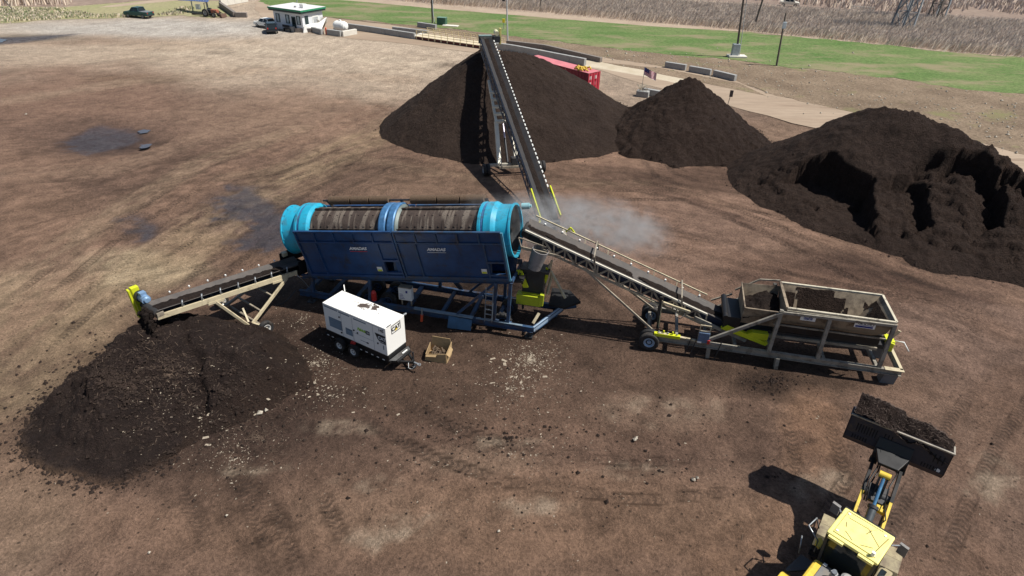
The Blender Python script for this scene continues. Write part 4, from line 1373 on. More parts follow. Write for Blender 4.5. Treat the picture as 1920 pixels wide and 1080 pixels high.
# smaller surge box ahead of the divider
q = MB()
sx0 = 4.65
q.plate((sx0, .42, 3.30), (hx0, .42, 3.30), (hx0, .7, 2.2), (sx0, .7, 2.2), .04)
q.plate((hx0, 2.95, 3.55), (sx0, 2.95, 3.45), (sx0, 2.6, 2.2), (hx0, 2.6, 2.2), .04)
q.plate((sx0, 2.95, 3.45), (sx0, .42, 3.30), (sx0 - .05, .7, 2.1), (sx0 - .05, 2.6, 2.1), .04)
q.bar((sx0, .42, 3.33), (hx0 - .1, .42, 3.33), .09, .07)
q.bar((sx0, .42, 3.33), (sx0, 2.95, 3.47), .07, .07)
q.build('surge_box', m_hop, fee)
q = MB()
q.bar((5.6, 3.05, 3.75), (6.7, 3.05, 3.85), .08, .08)
q.bar((5.6, 3.05, 3.75), (4.4, 3.0, 2.9), .08, .08)
q.bar((4.3, 3.0, 2.6), (3.2, 2.9, 2.05), .09, .09)
q.build('rail', m_tan_d, fee)
# posts, rails, diagonals
for x in (6.35, 8.9, 12.02):
    for y in (YN, YFAR):
        MB().bar((x, y, .95), (x + (.12 if x < 7 else .02), y + (.2 if y < 1 else -.02), 3.62), .17, .19, V((1, 0, 0))).build('post', m_cha, fee)
MB().bar((6.5, YN + .1, 3.45), (2.75, YN - .02, .95), .13, .17).build('brace', m_cha, fee)
MB().bar((6.5, YFAR - .05, 3.45), (2.75, YFAR, .95), .13, .17).build('brace', m_cha, fee)
q = MB()
q.bar((6.35, YN + .12, 3.5), (12.1, YN + .12, 3.62), .10, .14)
q.build('top_rail', m_cha, fee)
MB().bar((6.3, .5, 2.52), (12.0, .5, 2.52), .08, .08).build('side_rail', m_tan_d, fee)
# apron belt under the hopper, its dark skirt, drive guards
MB().bar((4.2, 1.65, 1.62), (12.4, 1.65, 1.75), 1.5, .25).build('apron_belt', m_belt, fee)
q = MB()
q.bar((6.4, .86, 2.18), (11.9, .86, 2.2), .05, .62)
q.build('skirt', m_black, fee)
MB().bar((6.2, .84, 1.52), (11.9, .84, 1.62), .12, .16).build('belt_stringer', m_tan_d, fee)
q = MB().box((3.75, .55, 1.75), (4.62, 2.6, 2.55))
q.tube((3.8, .45, 2.5), (3.8, 2.7, 2.55), .16, 12)
q.build('transfer_skirt', m_black, fee)
ga = [FL(1364, 607, 2.0), FL(1440, 645, 1.15), FL(1436, 655, .98), FL(1352, 621, 1.72)]
yg_ = .5
MB().prism([(v_.x, yg_, v_.z) for v_ in ga], (0, .25, 0)).build('belt_guard', m_yellow, fee, .015)
gb = [(5.05, 1.35), (5.15, 1.62), (5.4, 1.75), (6.25, 1.75), (6.25, 1.35)]
MB().prism([(x, .52, z) for x, z in gb], (0, .35, 0)).build('drive_guard', m_yellow, fee, .015)
MB().bar((2.2, .75, 2.05), (5.2, .75, 1.0), .09, .2).build('lower_stringer', m_cha, fee)
q = MB().box((12.35, 1.0, 1.45), (12.75, 1.7, 2.1))
q.prism([(12.3, .9, 2.1), (12.75, .9, 1.95), (12.75, 1.8, 1.95), (12.3, 1.8, 2.1)], (0, 0, .05))
q.build('tail_guard', m_yellow, fee, .02)
MB().path([(12.7, 1.2, 2.05), (13.2, 1.1, 2.1), (13.5, .9, 1.7)], .035, 6).build('guard_handle', m_white, fee)
MB().prism([(12.3, .3, 3.3), (12.5, .35, 3.2), (12.15, .5, 2.3), (12.0, .45, 2.3)], (.02, .06, 0)).build('end_bracket', m_tan, fee)
q = MB()
for x, y in ((12.75, .35), (12.75, 2.7)):
    MB().prism([(x - .42, y - .3, 0.0), (x + .3, y - .3, 0.0), (x + .38, y - .3, .66), (x - .3, y - .3, .66)], (0, .55, 0)).build('leg', paint('grey_leg', (.13, .14, .15), .5, .1, .2, 2, .3), fee)
for x, y in ((3.2, .05), (6.9, .05), (6.9, 3.05), (3.2, 3.05)):
    MB().bar((x, y, .68), (x + .05, y, -.05), .34 if x > 4 else .16, .2, V((1, 0, 0))).build('leg', m_cha, fee)
for x in (2.05, 2.35, 3.7):
    MB().tube((x + .1, -.05, 1.2), (x - .1, -.12, -.02), .03, 6).build('stake', m_dark_s, fee)
# bits on the deck: blue power box, valve bank, axle lamp
bx = FL(1319, 628, 1.3)
q = MB().box((bx.x - .3, -.1, 1.0), (bx.x + .3, .18, 1.66))
pb = q.build('power_box', paint('slate_blue_box', (.10, .15, .24), .4), fee, .02)
q = MB()
for x in (-.28, .28):
    q.bar((bx.x + x, 0, .95), (bx.x + x, 0, 2.1), .05, .05, V((1, 0, 0)))
q.bar((bx.x - .3, 0, 2.1), (bx.x + .3, 0, 2.1), .05, .05)
q.bar((bx.x - .3, 0, 1.72), (bx.x + .3, 0, 1.72), .05, .05)
q.build('box_stand', m_tan, pb)
MB().box((bx.x - .3, -.14, .99), (bx.x - .08, -.04, 1.08)).build('box_foot', m_white, pb)
MB().box((bx.x + .22, -.14, .99), (bx.x + .36, -.04, 1.22)).build('lamp', m_red, pb)
q = MB().box((.1, -.12, 1.0), (1.55, .1, 1.2))
vb = q.build('axle_beam_cover', m_yellow, fee, .01)
for k in range(5):
    MB().tube((.35 + .25 * k, 0, 1.2), (.37 + .25 * k, 0, 1.38 if k % 2 else 1.3), .05, 8).build('knob', m_yellow if k % 2 else m_grey, vb)
MB().bar((.3, -.02, 1.22), (2.5, -.0, 1.03), .16, .06).build('deck_plate', m_tan, fee)
# the lattice conveyor itself
C0, C1 = V((4.35, 0, 1.72)), V((-7.75, 0, 6.14))      # tail, head (chord top height)
K0, K1 = V((2.85, 0, 2.27)), C1
yc0, yc1 = .92, 2.18
q = MB()
off = V((0, yc0, 0))
q.bar(K0 + off, K1 + off, .10, .10)
tc_ = q.build('top_chord', paint('bright_chord', (.60, .56, .46), .45, 0, .1, 2, .15), fee)
q = MB()
q.bar(K0 + V((0, yc1 + .3, .35)), K1.lerp(K0, .03) + V((0, yc1 + .3, .35)), .07, .07)
for k in range(8):
    a = K0.lerp(K1, .04 + k * .13)
    q.bar(a + V((0, yc1 + .3, .35)), a + V((0, yc1 + .05, -.2)), .05, .05, V((1, 0, 0)))
q.build('side_rail', m_tan, fee)
for y in (yc0, yc1):
    q = MB()
    a, b_ = C0.lerp(C1, .08) + V((0, y, -.72)), C1.lerp(C0, .08) + V((0, y, -.72))
    q.bar(a, b_, .11, .12)
    if y > 1:
        q.bar(K0 + V((0, y, 0)), K1 + V((0, y, 0)), .09, .09)
    truss(q, K0 + V((0, y, -.03)), K1.lerp(K0, .10) + V((0, y, -.03)), .70, 15, webs=.085)
    q.build('lattice', m_tan_d if y < 1 else m_cha, fee)
q = MB()
q.plate(C0 + V((0, yc0 + .12, .0)), C1 + V((0, yc0 + .12, .02)), C1 + V((0, 1.42, -.10)), C0 + V((0, 1.42, -.12)), .03)
q.plate(C0 + V((0, 1.42, -.12)), C1 + V((0, 1.42, -.10)), C1 + V((0, 1.72, -.10)), C0 + V((0, 1.72, -.12)), .03)
q.plate(C0 + V((0, 1.72, -.12)), C1 + V((0, 1.72, -.10)), C1 + V((0, yc1 + .1, .12)), C0 + V((0, yc1 + .1, .1)), .03)
q.build('belt', m_belt_g, fee)
MB().plate(C0 + V((0, yc0 + .1, -.5)), C1 + V((0, yc0 + .1, -.5)), C1 + V((0, yc1 - .1, -.5)), C0 + V((0, yc1 - .1, -.5)), .03).build('return_belt', m_belt, fee)
sk = paint('navy_skirt', (.018, .026, .055), .6, 0, .3, 2, .2)
MB().plate(C0 + V((0, yc0 + .16, -.02)), C1.lerp(C0, .1) + V((0, yc0 + .16, -.02)), C1.lerp(C0, .1) + V((0, yc0 + .2, -.66)), C0 + V((0, yc0 + .2, -.66)), .02).build('inner_skirt', sk, fee)
MB().tube(C1 + V((0, yc0, -.25)), C1 + V((0, yc1, -.25)), .22, 16).build('head_pulley', m_rubber, fee)
MB().tube(C0 + V((0, yc0, -.25)), C0 + V((0, yc1, -.25)), .22, 16).build('tail_pulley', m_rubber, fee)
for k in range(10):
    a = C0.lerp(C1, .16 + .085 * k)
    MB().tube(a + V((0, yc1 + .08, .16)), a + V((0, yc1 + .16, .18)), .06, 8).build('idler', m_white, fee)
    MB().tube(a + V((0, yc0 + .03, -.12)), a + V((0, yc0 + .1, -.1)), .06, 8).build('idler', m_tan, fee)
# gantry hoops across the belt
for f in (.62, .14):
    a = K0.lerp(K1, f)
    q = MB()
    for y in (yc0 - .03, yc1 + .32):
        q.bar(a + V((.12, y, -.55)), a + V((-.05, y, .55 if y > 1 else .35)), .07, .10, V((1, 0, 0)))
    q.bar(a + V((-.04, yc0 - .03, .34)), a + V((-.05, yc1 + .32, .54)), .07, .07)
    q.build('hoop', m_tan_d, fee)
# support legs from chassis to lattice
for y in (yc0, yc1):
    a = K0.lerp(K1, .66) + V((0, y, -.72))
    MB().bar(a, (.05, y - .5 if y < 1 else y + .5, 1.0), .09, .11).build('strut', m_tan_d, fee)
    a = K0.lerp(K1, .47) + V((0, y, -.72))
    MB().bar(a, (.25, y - .1, 2.5), .09, .09).build('strut', m_tan, fee)
    MB().bar((.3, y - .1, .95), (.22, y - .1, 3.1), .2, .16, V((1, 0, 0))).build('leg', m_dark_s, fee)
    MB().bar((.34, y - .22, 1.0), (.30, y - .22, 2.9), .05, .05, V((1, 0, 0))).build('leg_edge', m_tan, fee)
    MB().bar((.35, y - .15, 2.75), (1.9, y - .1, 2.35), .12, .12).build('strut', m_tan, fee)
MB().path([FL(1270, 575, 2.5) + V((0, .1, 0)), FL(1266, 592, 2.2), FL(1275, 598, 2.0), FL(1284, 590, 2.2), FL(1282, 575, 2.5)], .03, 6).build('cable_loop', m_black, fee)
# head pieces by the trommel mouth
q = MB()
q.bar(K1.lerp(K0, .12) + V((0, yc0 - .05, -.4)), K1 + V((-.3, yc0 - .3, -.35)), .06, .06)
q.bar(K1.lerp(K0, .2) + V((0, yc0 - .05, -.6)), K1 + V((-.1, yc0 - .4, -.9)), .08, .16)
q.bar(K1 + V((-.1, yc0 - .4, -.9)), K1 + V((-.3, yc0 - .3, -.35)), .06, .06)
q.build('head_bracket', m_tan_d, fee)
q = MB()
a = K0.lerp(K1, .80) + V((0, yc1 + .35, .2))
q.bar(a, a + V((.25, 0, .28)), .12, .08)
q.bar(a + V((.25, 0, .28)), a + V((.5, .05, -.05)), .12, .08)
q.build('clamp', m_yellow, fee)
# signs on the hopper rim
zs, sy = hz - .38, hyn + .02
sg = MB().box((7.50, sy - .03, zs - .24), (8.26, sy + .005, zs + .26)).build('warning_sign', m_white, fee)
MB().box((7.55, sy - .036, zs + .03), (8.21, sy - .031, zs + .22)).build('sign_band', m_txt_k, sg)
text('lettering', 'DANGER', m_txt_r, sg, (7.88, sy - .038, zs + .115), (1, 0, 0), (0, 0, 1), .13, .003, bold=.006)
text('lettering', 'FALLING', m_txt_b, sg, (7.88, sy - .034, zs - .04), (1, 0, 0), (0, 0, 1), .12, .003, bold=.006)
text('lettering', 'OBJECTS', m_txt_b, sg, (7.88, sy - .034, zs - .14), (1, 0, 0), (0, 0, 1), .11, .003, bold=.006)
sg = MB().box((10.18, sy - .03, zs - .22), (11.2, sy + .005, zs + .24)).build('name_sign', m_white, fee)
text('lettering', 'KAFKA', m_txt_k, sg, (10.72, sy - .034, zs + .09), (1, 0, 0), (0, 0, 1), .25, .003, .15, bold=.01)
MB().box((10.4, sy - .036, zs - .05), (11.1, sy - .031, zs - .025)).build('sign_line', m_txt_b, sg)
MB().box((10.24, sy - .036, zs - .19), (11.1, sy - .031, zs - .09)).build('sign_band', m_txt_b, sg)


def lump(name, label, cat, xs, ys, zfun, mat, root, rz, group=None):
    """loose material lying in a container: relief grid placed in the container's axes"""
    X_, Y_ = np.meshgrid(xs, ys)
    z_, keep = zfun(X_, Y_)
    o = grid_mesh(name, xs, ys, z_, keep, mat, True)
    o.location = root
    o.rotation_euler = (0, 0, rz)
    return tag(o, label, cat, group)


lump('compost_load', 'dark compost filling the small front box of the feed hopper', 'compost', np.arange(sx0 + .03, hx0 - .03, .06), np.arange(.52, 2.85, .06),
     lambda X, Y: (2.75 + .25 * fbm(X, Y, 2.2, 4, 5) + .38 * np.exp(-((X - 6.2) ** 2 + (Y - 2.3) ** 2) / .9) + .05 * fbm(X, Y, 8, 2, 6), None), m_dark, OF, RF)
lump('compost_load', 'thin remnant of compost left along the bottom of the big open hopper', 'compost', np.arange(hx0 + .1, hx1 - .3, .07), np.arange(.6, 2.95, .07),
     lambda X, Y: (np.where(True, np.maximum(2.05 + .16 * fbm(X, Y, 2, 4, 8), 2.0 + (np.maximum(np.maximum((Y - byf) / (hyf - byf), (X - bx1) / (hx1 - bx1)), (byn - Y) / (byn - .62) * .43)) * 1.75 + .16 + .16 * fbm(X, Y, 1.2, 4, 9)), 0),
                   (fbm(X, Y, .9, 4, 12) + .16 * (9.6 - X) / 2.5 + np.where(Y > 2.75, -.25, .1)) > -.04), m_compost2, OF, RF)
lump('compost_load', 'thin layer of soil riding up the long feed conveyor belt', 'compost', np.arange(-7.7, 4.0, .07), np.arange(1.2, 1.95, .06),
     lambda X, Y: (1.72 + (4.35 - X) / 12.1 * 4.42 - .10 + .09 * (1 - ((Y - 1.57) / .4) ** 2) + .05 * fbm(X, Y, 3, 3, 14), fbm(X, Y * 2, .8, 3, 15) > -.25), m_dark, OF, RF)

# ------------------------------------------------------------------ short overs conveyor on the left
ph, ptl = G(299, 594, 3.05), G(546, 514, 2.0)
UX = V((ph.x - ptl.x, ph.y - ptl.y, 0))
UL = UX.length
UX.normalize()
RO = math.atan2(UX.y, UX.x)
OO = V((ptl.x, ptl.y, 0))
ovs = thing('overs_conveyor', 'short beige conveyor with grey idler hooks and yellow drive guard dropping material on the heap', 'conveyor', OO, RO)
# local axes: x tail -> head, y to the right of travel is negative; the camera side is +y
m_b2 = m_tan
zt, zh = 2.0, 3.05
zz = lambda x, d=0: zt + (zh - zt) * x / UL + d
for y in (0.0, -1.3):
    MB().bar((-.4, y, zz(-.4)), (UL + .1, y, zz(UL + .1)), .10, .28).build('side_beam', m_b2 if y == 0 else m_cha, ovs)
q = MB()
for x0 in (.9, UL * .62):
    q.bar((x0 - .5, .0, zz(x0 - .5, -.18)), (x0 + .45, .0, zz(x0 + .45, -.18)), .14, .14)
q.parts('gusset', m_b2, ovs)
q = MB()
for k in range(6):
    x = .3 + k * (UL - .5) / 5
    q.bar((x, 0, zz(x, -.1)), (x, -1.3, zz(x, -.1)), .07, .09)
q.build('cross_member', m_cha, ovs)
n_ = 7
q = MB()
ya, yb_, yc_, yd_ = -.05, -.35, -.95, -1.25
for (u0, h0), (u1, h1) in (((ya, .48), (yb_, .22)), ((yb_, .22), (yc_, .22)), ((yc_, .22), (yd_, .48))):
    q.plate((-1.2, u0, zz(-1.2, h0)), (UL, u0, zz(UL, h0 * .55 + .1)), (UL, u1, zz(UL, h1 * .55 + .1)), (-1.2, u1, zz(-1.2, h1)), .025)
q.build('belt', m_belt_g, ovs)
MB().plate((-1.0, -.1, zz(-1, -.12)), (UL, -.1, zz(UL, -.12)), (UL, -1.2, zz(UL, -.12)), (-1.0, -1.2, zz(-1, -.12)), .025).build('return_belt', m_belt, ovs)
MB().tube((UL, -.06, zz(UL, .12)), (UL, -1.24, zz(UL, .12)), .2, 16).build('head_pulley', m_rubber, ovs)
q = MB()
q.box((UL - .25, -.02, zz(UL, .12) - .1), (UL + .1, .06, zz(UL, .12) + .12))
q.build('bearing', m_tan_d, ovs)
for k in range(n_):
    x = .25 + k * (UL - 1.5) / (n_ - 1)
    MB().path([(x, -.02, zz(x, .12)), (x - .02, .0, zz(x, .32)), (x - .05, -.03, zz(x, .44)), (x - .12, -.12, zz(x, .46))], .045, 6).build('idler_hook', m_grey, ovs)
    MB().tube((x - .12, -.1, zz(x, .12)), (x - .3, -.5, zz(x, .1)), .035, 6).build('idler_roller', m_grey, ovs)
    MB().tube((x - .1, -1.28, zz(x, .5)), (x - .1, -1.36, zz(x, .52)), .05, 6).build('idler_cap', m_white, ovs)
# drive: guard, reducer, motor
xg = UL + .12
MB().prism([(xg + .05, -2.1, zz(UL, .95)), (xg - .35, -2.1, zz(UL, .95)), (xg - .35, -2.1, zz(UL, -.75)), (xg - .05, -2.1, zz(UL, -.85))], (0, -.28, 0)).build('drive_guard', m_yellow, ovs, .03)
MB().prism([(xg + .25, -2.0, zz(UL, .92)), (xg + .22, -2.3, zz(UL, .92)), (xg + .12, -2.3, zz(UL, -.85)), (xg + .15, -2.0, zz(UL, -.8))], (-.1, 0, 0)).build('guard_lid', m_yellow, ovs)
q = MB().tube((UL - .1, -2.05, zz(UL, .45)), (UL - .1, -1.75, zz(UL, .45)), .3, 16)
q.tube((UL - .1, -1.95, zz(UL, -.1)), (UL - .1, -1.3, zz(UL, .1)), .16, 12)
q.build('gearbox', m_dark_s, ovs)
mo = MB().tube((UL - .1, -1.75, zz(UL, .48)), (UL - .1, -1.25, zz(UL, .48)), .24, 20)
mo.tube((UL - .1, -1.25, zz(UL, .48)), (UL - .1, -1.15, zz(UL, .48)), .2, 20, .13)
mo.box((UL - .25, -1.7, zz(UL, .7)), (UL + .05, -1.4, zz(UL, .85)))
mo.build('motor', m_motor, ovs)
q = MB()
for (a, b_) in (((UL - .35, -2.0, zz(UL, .0)), (UL - .3, -1.3, zz(UL, -.05))), ((UL - .35, -1.6, zz(UL, .3)), (UL - .35, -1.6, zz(UL, -.3))), ((UL - .1, -1.7, zz(UL, .2)), (UL - .1, -1.7, zz(UL, -.4)))):
    q.bar(a, b_, .05, .05)
q.build('motor_mount', m_grey, ovs)
# A-frame legs, axle and wheels
def OLc(u, v, z):
    q = G(u, v, z) - OO
    return V((q.x * UX.x + q.y * UX.y, -q.x * UX.y + q.y * UX.x, z))


wg = OLc(502, 628, 0)
axx = wg.x
wy = wg.y - .05
la = OLc(474, 606, .55)
lb = OLc(469, 612, .5)
MB().bar((.35, .02, zz(.35, -.15)), la, .13, .15).build('leg', m_tan, ovs)
MB().bar((UL * .62, .02, zz(UL * .62, -.2)), lb, .11, .14).build('leg', m_tan, ovs)
MB().bar((.35, -1.32, zz(.35, -.15)), (la.x, -1.3 - la.y, .6), .13, .15).build('leg', m_cha, ovs)
MB().bar((UL * .62, -1.32, zz(UL * .62, -.2)), (lb.x, -1.3 - lb.y, .5), .11, .14).build('leg', m_cha, ovs)
c1 = V((.35, .02, zz(.35, -.15))).lerp(la, .42)
c2 = V((.35, -1.32, zz(.35, -.15))).lerp(V((la.x, -1.3 - la.y, .6)), .42)
MB().bar(c1, c2, .09, .1).build('cross_brace', m_tan_d, ovs)
c1 = V((.35, .02, zz(.35, -.15))).lerp(la, .75)
c2 = V((.35, -1.32, zz(.35, -.15))).lerp(V((la.x, -1.3 - la.y, .6)), .75)
MB().bar(c1, c2, .09, .1).build('cross_brace', m_tan_d, ovs)
MB().bar(OLc(455, 578, 1.25), OLc(466, 604, .6), .10, .12).build('brace', m_tan, ovs)
MB().tube((axx, wy + .15, .48), (axx, -1.3 - wy - .15, .48), .07, 8).build('axle', m_tan_d, ovs)
MB().bar((la.x, la.y, .56), (axx, wy - .1, .5), .12, .1).build('axle_stub', m_tan, ovs)
for y in (wy, -1.3 - wy):
    wheel('wheel', ovs, (axx, y, .46), (0, 1, 0), .46, .28, m_rim, n=36)
MB().path([(-.35, .05, zz(0, -.2)), (-.6, .1, 1.4), (-.9, .25, .7), (-1.4, .4, .2), (-1.7, .45, .05)], .025, 6).build('cable', m_grey, ovs)
q = MB().box((-1.5, -1.35, zz(-1, -.25)), (-.5, .0, zz(-1, .12)))
q.prism([(-2.0, .05, zz(-1.4, .8)), (-.55, .05, zz(-.6, .7)), (-.55, .05, zz(-.6, -.1)), (-2.0, .05, zz(-1.4, -.1))], (0, .04, 0))
q.prism([(-2.4, -1.4, zz(-1.4, 1.1)), (-.3, -1.4, zz(-.6, .85)), (-.3, -1.4, zz(-.6, .1)), (-2.4, -1.4, zz(-1.4, .1))], (0, -.04, 0))
q.build('tail_box', m_black, ovs)
MB().box((-.75, -1.5, zz(-.4, .62)), (-.45, -1.2, zz(-.4, .86))).build('tail_lug', m_tan, ovs)
# material falling off the head
fx = V((UX.x, UX.y, 0))
vs = MB()
hd = OO + fx * (UL + .15)
side = V((-fx.y, fx.x, 0))
r2 = random.Random(4)
for k in range(420):
    t = r2.random()
    x_ = .05 + .42 * math.sqrt(t) + r2.gauss(0, .06)
    y_ = -.65 + r2.gauss(0, .24 + .05 * t)
    z_ = zz(UL, .25) - 1.0 * t - r2.random() * .1
    c_ = hd + fx * (x_ - .1) + side * y_
    s_ = r2.uniform(.03, .09)
    vs.frame_box((c_.x, c_.y, z_), V((s_, r2.uniform(-.03, .03), r2.uniform(-.03, .03))), V((r2.uniform(-.03, .03), s_, .01)), V((0, .02, s_)))
fo = vs.build('falling_compost', m_dark)
tag(fo, 'stream of dark clods falling from the short conveyor onto the heap', 'falling soil', kind='stuff')
lump('compost_load', 'dark coarse material carried along the short conveyor belt', 'compost', np.arange(.2, UL + .12, .06), np.arange(-1.05, -.25, .06),
     lambda X, Y: (2.0 + 1.05 * X / UL + .20 + .12 * (1 - ((Y + .65) / .42) ** 2) + .07 * fbm(X, Y, 4, 3, 24) - np.clip(X - UL, 0, 1) * 1.2, None), m_dark, OO, RO)

# ------------------------------------------------------------------ long stacking conveyor
S0, S1 = V((2.78, 43.1, 1.25)), V((-3.45, 69.6, 9.35))
hd_ = V((S1.x - S0.x, S1.y - S0.y, 0))
SLEN = hd_.length
hd_.normalize()
RS = math.atan2(hd_.y, hd_.x)
stk = thing('stacking_conveyor', 'very long grey lattice stacking conveyor rising to the tallest cone', 'conveyor', (S0.x, S0.y, 0), RS)
m_stg = paint('weathered_grey_lattice', (.17, .18, .20), .5, .2, .25, 2, .25)
m_stl = paint('pale_grey_rail', (.30, .32, .35), .5, .1, .2, 2, .2)
SZ0, SZ1 = S0.z, S1.z
sz = lambda x, d=0: SZ0 + (SZ1 - SZ0) * x / SLEN + d
hw = .62
for y in (-hw, hw):          # +y is the left of travel, towards the shaded side
    q = MB()
    q.bar((0, y, sz(0)), (SLEN, y, sz(SLEN)), .09, .11)
    q.bar((2.0, y, sz(2, -.95)), (SLEN - .6, y, sz(SLEN - .6, -.95)), .09, .10)
    truss(q, (.6, y, sz(.6)), (SLEN - .3, y, sz(SLEN - .3)), .95, 26, webs=.06)
    q.build('lattice', m_stg, stk)
q = MB()
q.bar((0, hw - .06, sz(0, .12)), (SLEN, hw - .06, sz(SLEN, .12)), .16, .05)
q.build('belt_edge_rail', m_stl, stk)
q = MB()
for k in range(14):
    x = 1.0 + k * 1.95
    q.bar((x, -hw, sz(x, -.95)), (x, hw, sz(x, -.95)), .06, .06)
q.build('cross_member', m_stg, stk)
q = MB()
q.plate((0, -hw + .02, sz(0, .24)), (SLEN, -hw + .02, sz(SLEN, .24)), (SLEN, -.2, sz(SLEN, .06)), (0, -.2, sz(0, .06)), .02)
q.plate((0, -.2, sz(0, .06)), (SLEN, -.2, sz(SLEN, .06)), (SLEN, .2, sz(SLEN, .06)), (0, .2, sz(0, .06)), .02)
q.plate((0, .2, sz(0, .06)), (SLEN, .2, sz(SLEN, .06)), (SLEN, hw - .02, sz(SLEN, .22)), (0, hw - .02, sz(0, .22)), .02)
q.build('belt', m_belt, stk)
MB().plate((.4, -hw + .05, sz(.4, -.45)), (SLEN - .3, -hw + .05, sz(SLEN - .3, -.45)), (SLEN - .3, hw - .05, sz(SLEN - .3, -.45)), (.4, hw - .05, sz(.4, -.45)), .02).build('return_belt', m_belt, stk)
m_idw = paint('white_idler_guard', (.60, .60, .57), .5, 0, .1, 3, .1)
for k in range(44):
    x = 1.3 + k * (SLEN - 2.4) / 43
    MB().bar((x, -hw - .09, sz(x, .20)), (x + .36, -hw - .09, sz(x + .36, .20)), .10, .05).build('idler_guard', m_idw, stk)
q = MB()
for k in range(44):
    x = 1.3 + k * (SLEN - 2.4) / 43
    q.path([(x, -hw, sz(x, .0)), (x, -hw - .14, sz(x, .1)), (x, -hw - .12, sz(x, .26))], .03, 5)
    q.path([(x, hw, sz(x, .0)), (x, hw + .12, sz(x, .1)), (x, hw + .08, sz(x, .26))], .03, 5)
q.build('idler_bracket', m_dark_s, stk)
# tail skirt with yellow rails
for y, z_ in ((hw + .12, .15), (-hw - .18, .3)):
    MB().bar((.2, y, sz(.2, z_)), (3.4, y, sz(3.4, z_ + .1)), .09, .26).build('tail_guard', m_yellow, stk)
q = MB()
q.bar((-.4, hw + .2, .85), (.9, hw + .14, 1.6), .16, .2)
q.bar((.0, hw + .14, .0), (.2, hw + .14, 1.2), .1, .1, V((1, 0, 0)))
q.build('tail_bracket', m_yellow, stk)
q = MB()
q.tube((0, -hw - .05, sz(0, -.05)), (0, hw + .05, sz(0, -.05)), .25, 14)
q.build('tail_pulley', m_dark_s, stk)
MB().bar((.3, 0, .55), (-.6, 0, .45), .9, .3).build('tail_foot', m_dark_s, stk)
MB().bar((-.3, -hw - .2, .9), (-1.0, -hw - .3, .5), .2, .15).build('tail_bracket', m_tan, stk)
# head drive
q = MB().tube((SLEN, -hw - .05, sz(SLEN, .0)), (SLEN, hw + .05, sz(SLEN, .0)), .3, 16)
q.build('head_pulley', m_rubber, stk)
q = MB().box((SLEN - .2, -hw, sz(SLEN, .28)), (SLEN + .35, hw + .1, sz(SLEN, .36)))
q.box((SLEN + .28, -hw, sz(SLEN, -.5)), (SLEN + .36, hw + .1, sz(SLEN, .36)))
q.build('head_hood', paint('grey_green_hood', (.20, .27, .26), .5), stk)
q = MB().tube((SLEN - .3, -hw - .5, sz(SLEN, .55)), (SLEN + .45, -hw - .5, sz(SLEN, .62)), .24, 14)
q.build('drive_motor', paint('cream_motor', (.62, .58, .38), .4), stk)
MB().box((SLEN - .05, -hw - 1.02, sz(SLEN, -.55)), (SLEN + .4, -hw - .82, sz(SLEN, 1.0))).build('drive_guard', paint('weathered_guard', (.50, .45, .16), .5, 0, .2, 2, .3), stk, .02)
MB().box((SLEN - .55, -hw - .8, sz(SLEN, -.3)), (SLEN + .3, -hw - .1, sz(SLEN, .3))).build('gearbox', m_dark_s, stk)
# undercarriage: axle, wheels, telescoping legs and ladder rungs, in the yard's axes turned to the conveyor
ax_x = 13.1
MB().bar((ax_x, 2.3, .95), (ax_x, -2.5, .95), .26, .22).build('axle_beam', paint('dusty_pale_beam', (.42, .39, .32), .5, 0, .2, 2, .4), stk)
MB().bar((ax_x - .45, 1.4, .85), (ax_x - .45, -2.2, .8), .14, .2).build('axle_beam', m_tan_d, stk)
for y in (2.35, 2.7, -2.55, -2.9):
    wheel('wheel', stk, (ax_x, y, .55), (0, 1, 0), .55, .3, m_grey, n=28)
m_leg = paint('white_tan_leg', (.78, .73, .60), .45, 0, .1, 2, .15)
lt = ax_x + 6.6
yA, yB = 1.25, -.35
for y0, y1 in ((yA + .05, yA - .25), (yB, yB - .05)):
    MB().bar((ax_x, y0, 1.0), (ax_x + 3.2, y1, 4.0), .34, .34, V((1, 0, 0))).build('leg', m_leg, stk)
    MB().bar((ax_x + 3.0, y1, 3.85), (lt + 1.5, y1 - .18, sz(lt + 1.5, -1.0)), .22, .22, V((1, 0, 0))).build('leg_extension', m_leg, stk)
MB().tube((ax_x + .1, .5, 1.1), (ax_x + 1.9, .42, 2.8), .11, 8).build('cylinder', m_dark_s, stk)
MB().tube((ax_x + 1.9, .42, 2.8), (ax_x + 3.1, .38, 3.95), .075, 8).build('cylinder_rod', paint('lilac_chrome', (.60, .55, .66), .3, .4), stk)
for k in range(5):
    t = k / 4
    x = ax_x + 3.2 + 3.4 * t
    z_ = 4.0 + (sz(lt, -1.3) - 4.0) * t
    MB().bar((x, yA - .2 - .05 * t, z_), (x, yB - .02, z_), .6 if k == 0 else .5, .2, V((0, 0, 1))).build('rung', m_leg, stk)
q = MB().box((ax_x - .3, .2, 1.05), (ax_x + .3, -.55, 1.6))
q.build('hydraulic_pack', m_dark_s, stk, .02)
q = MB()
for y in (-.75, -1.1, -1.4, -1.7):
    q.tube((ax_x - .1, y, 1.05), (ax_x - .1, y, 1.35), .09, 8)
q.build('valve_bank', m_grey, stk)
lump('compost_load', 'thin dark layer of fine compost on the long stacking belt', 'compost', np.arange(.4, SLEN, .09), np.arange(-.34, .35, .07),
     lambda X, Y: (SZ0 + (SZ1 - SZ0) * X / SLEN + .055 + .07 * (1 - (Y / .36) ** 2) + .03 * fbm(X, Y, 3, 3, 34), None), m_dark, (S0.x, S0.y, 0), RS)

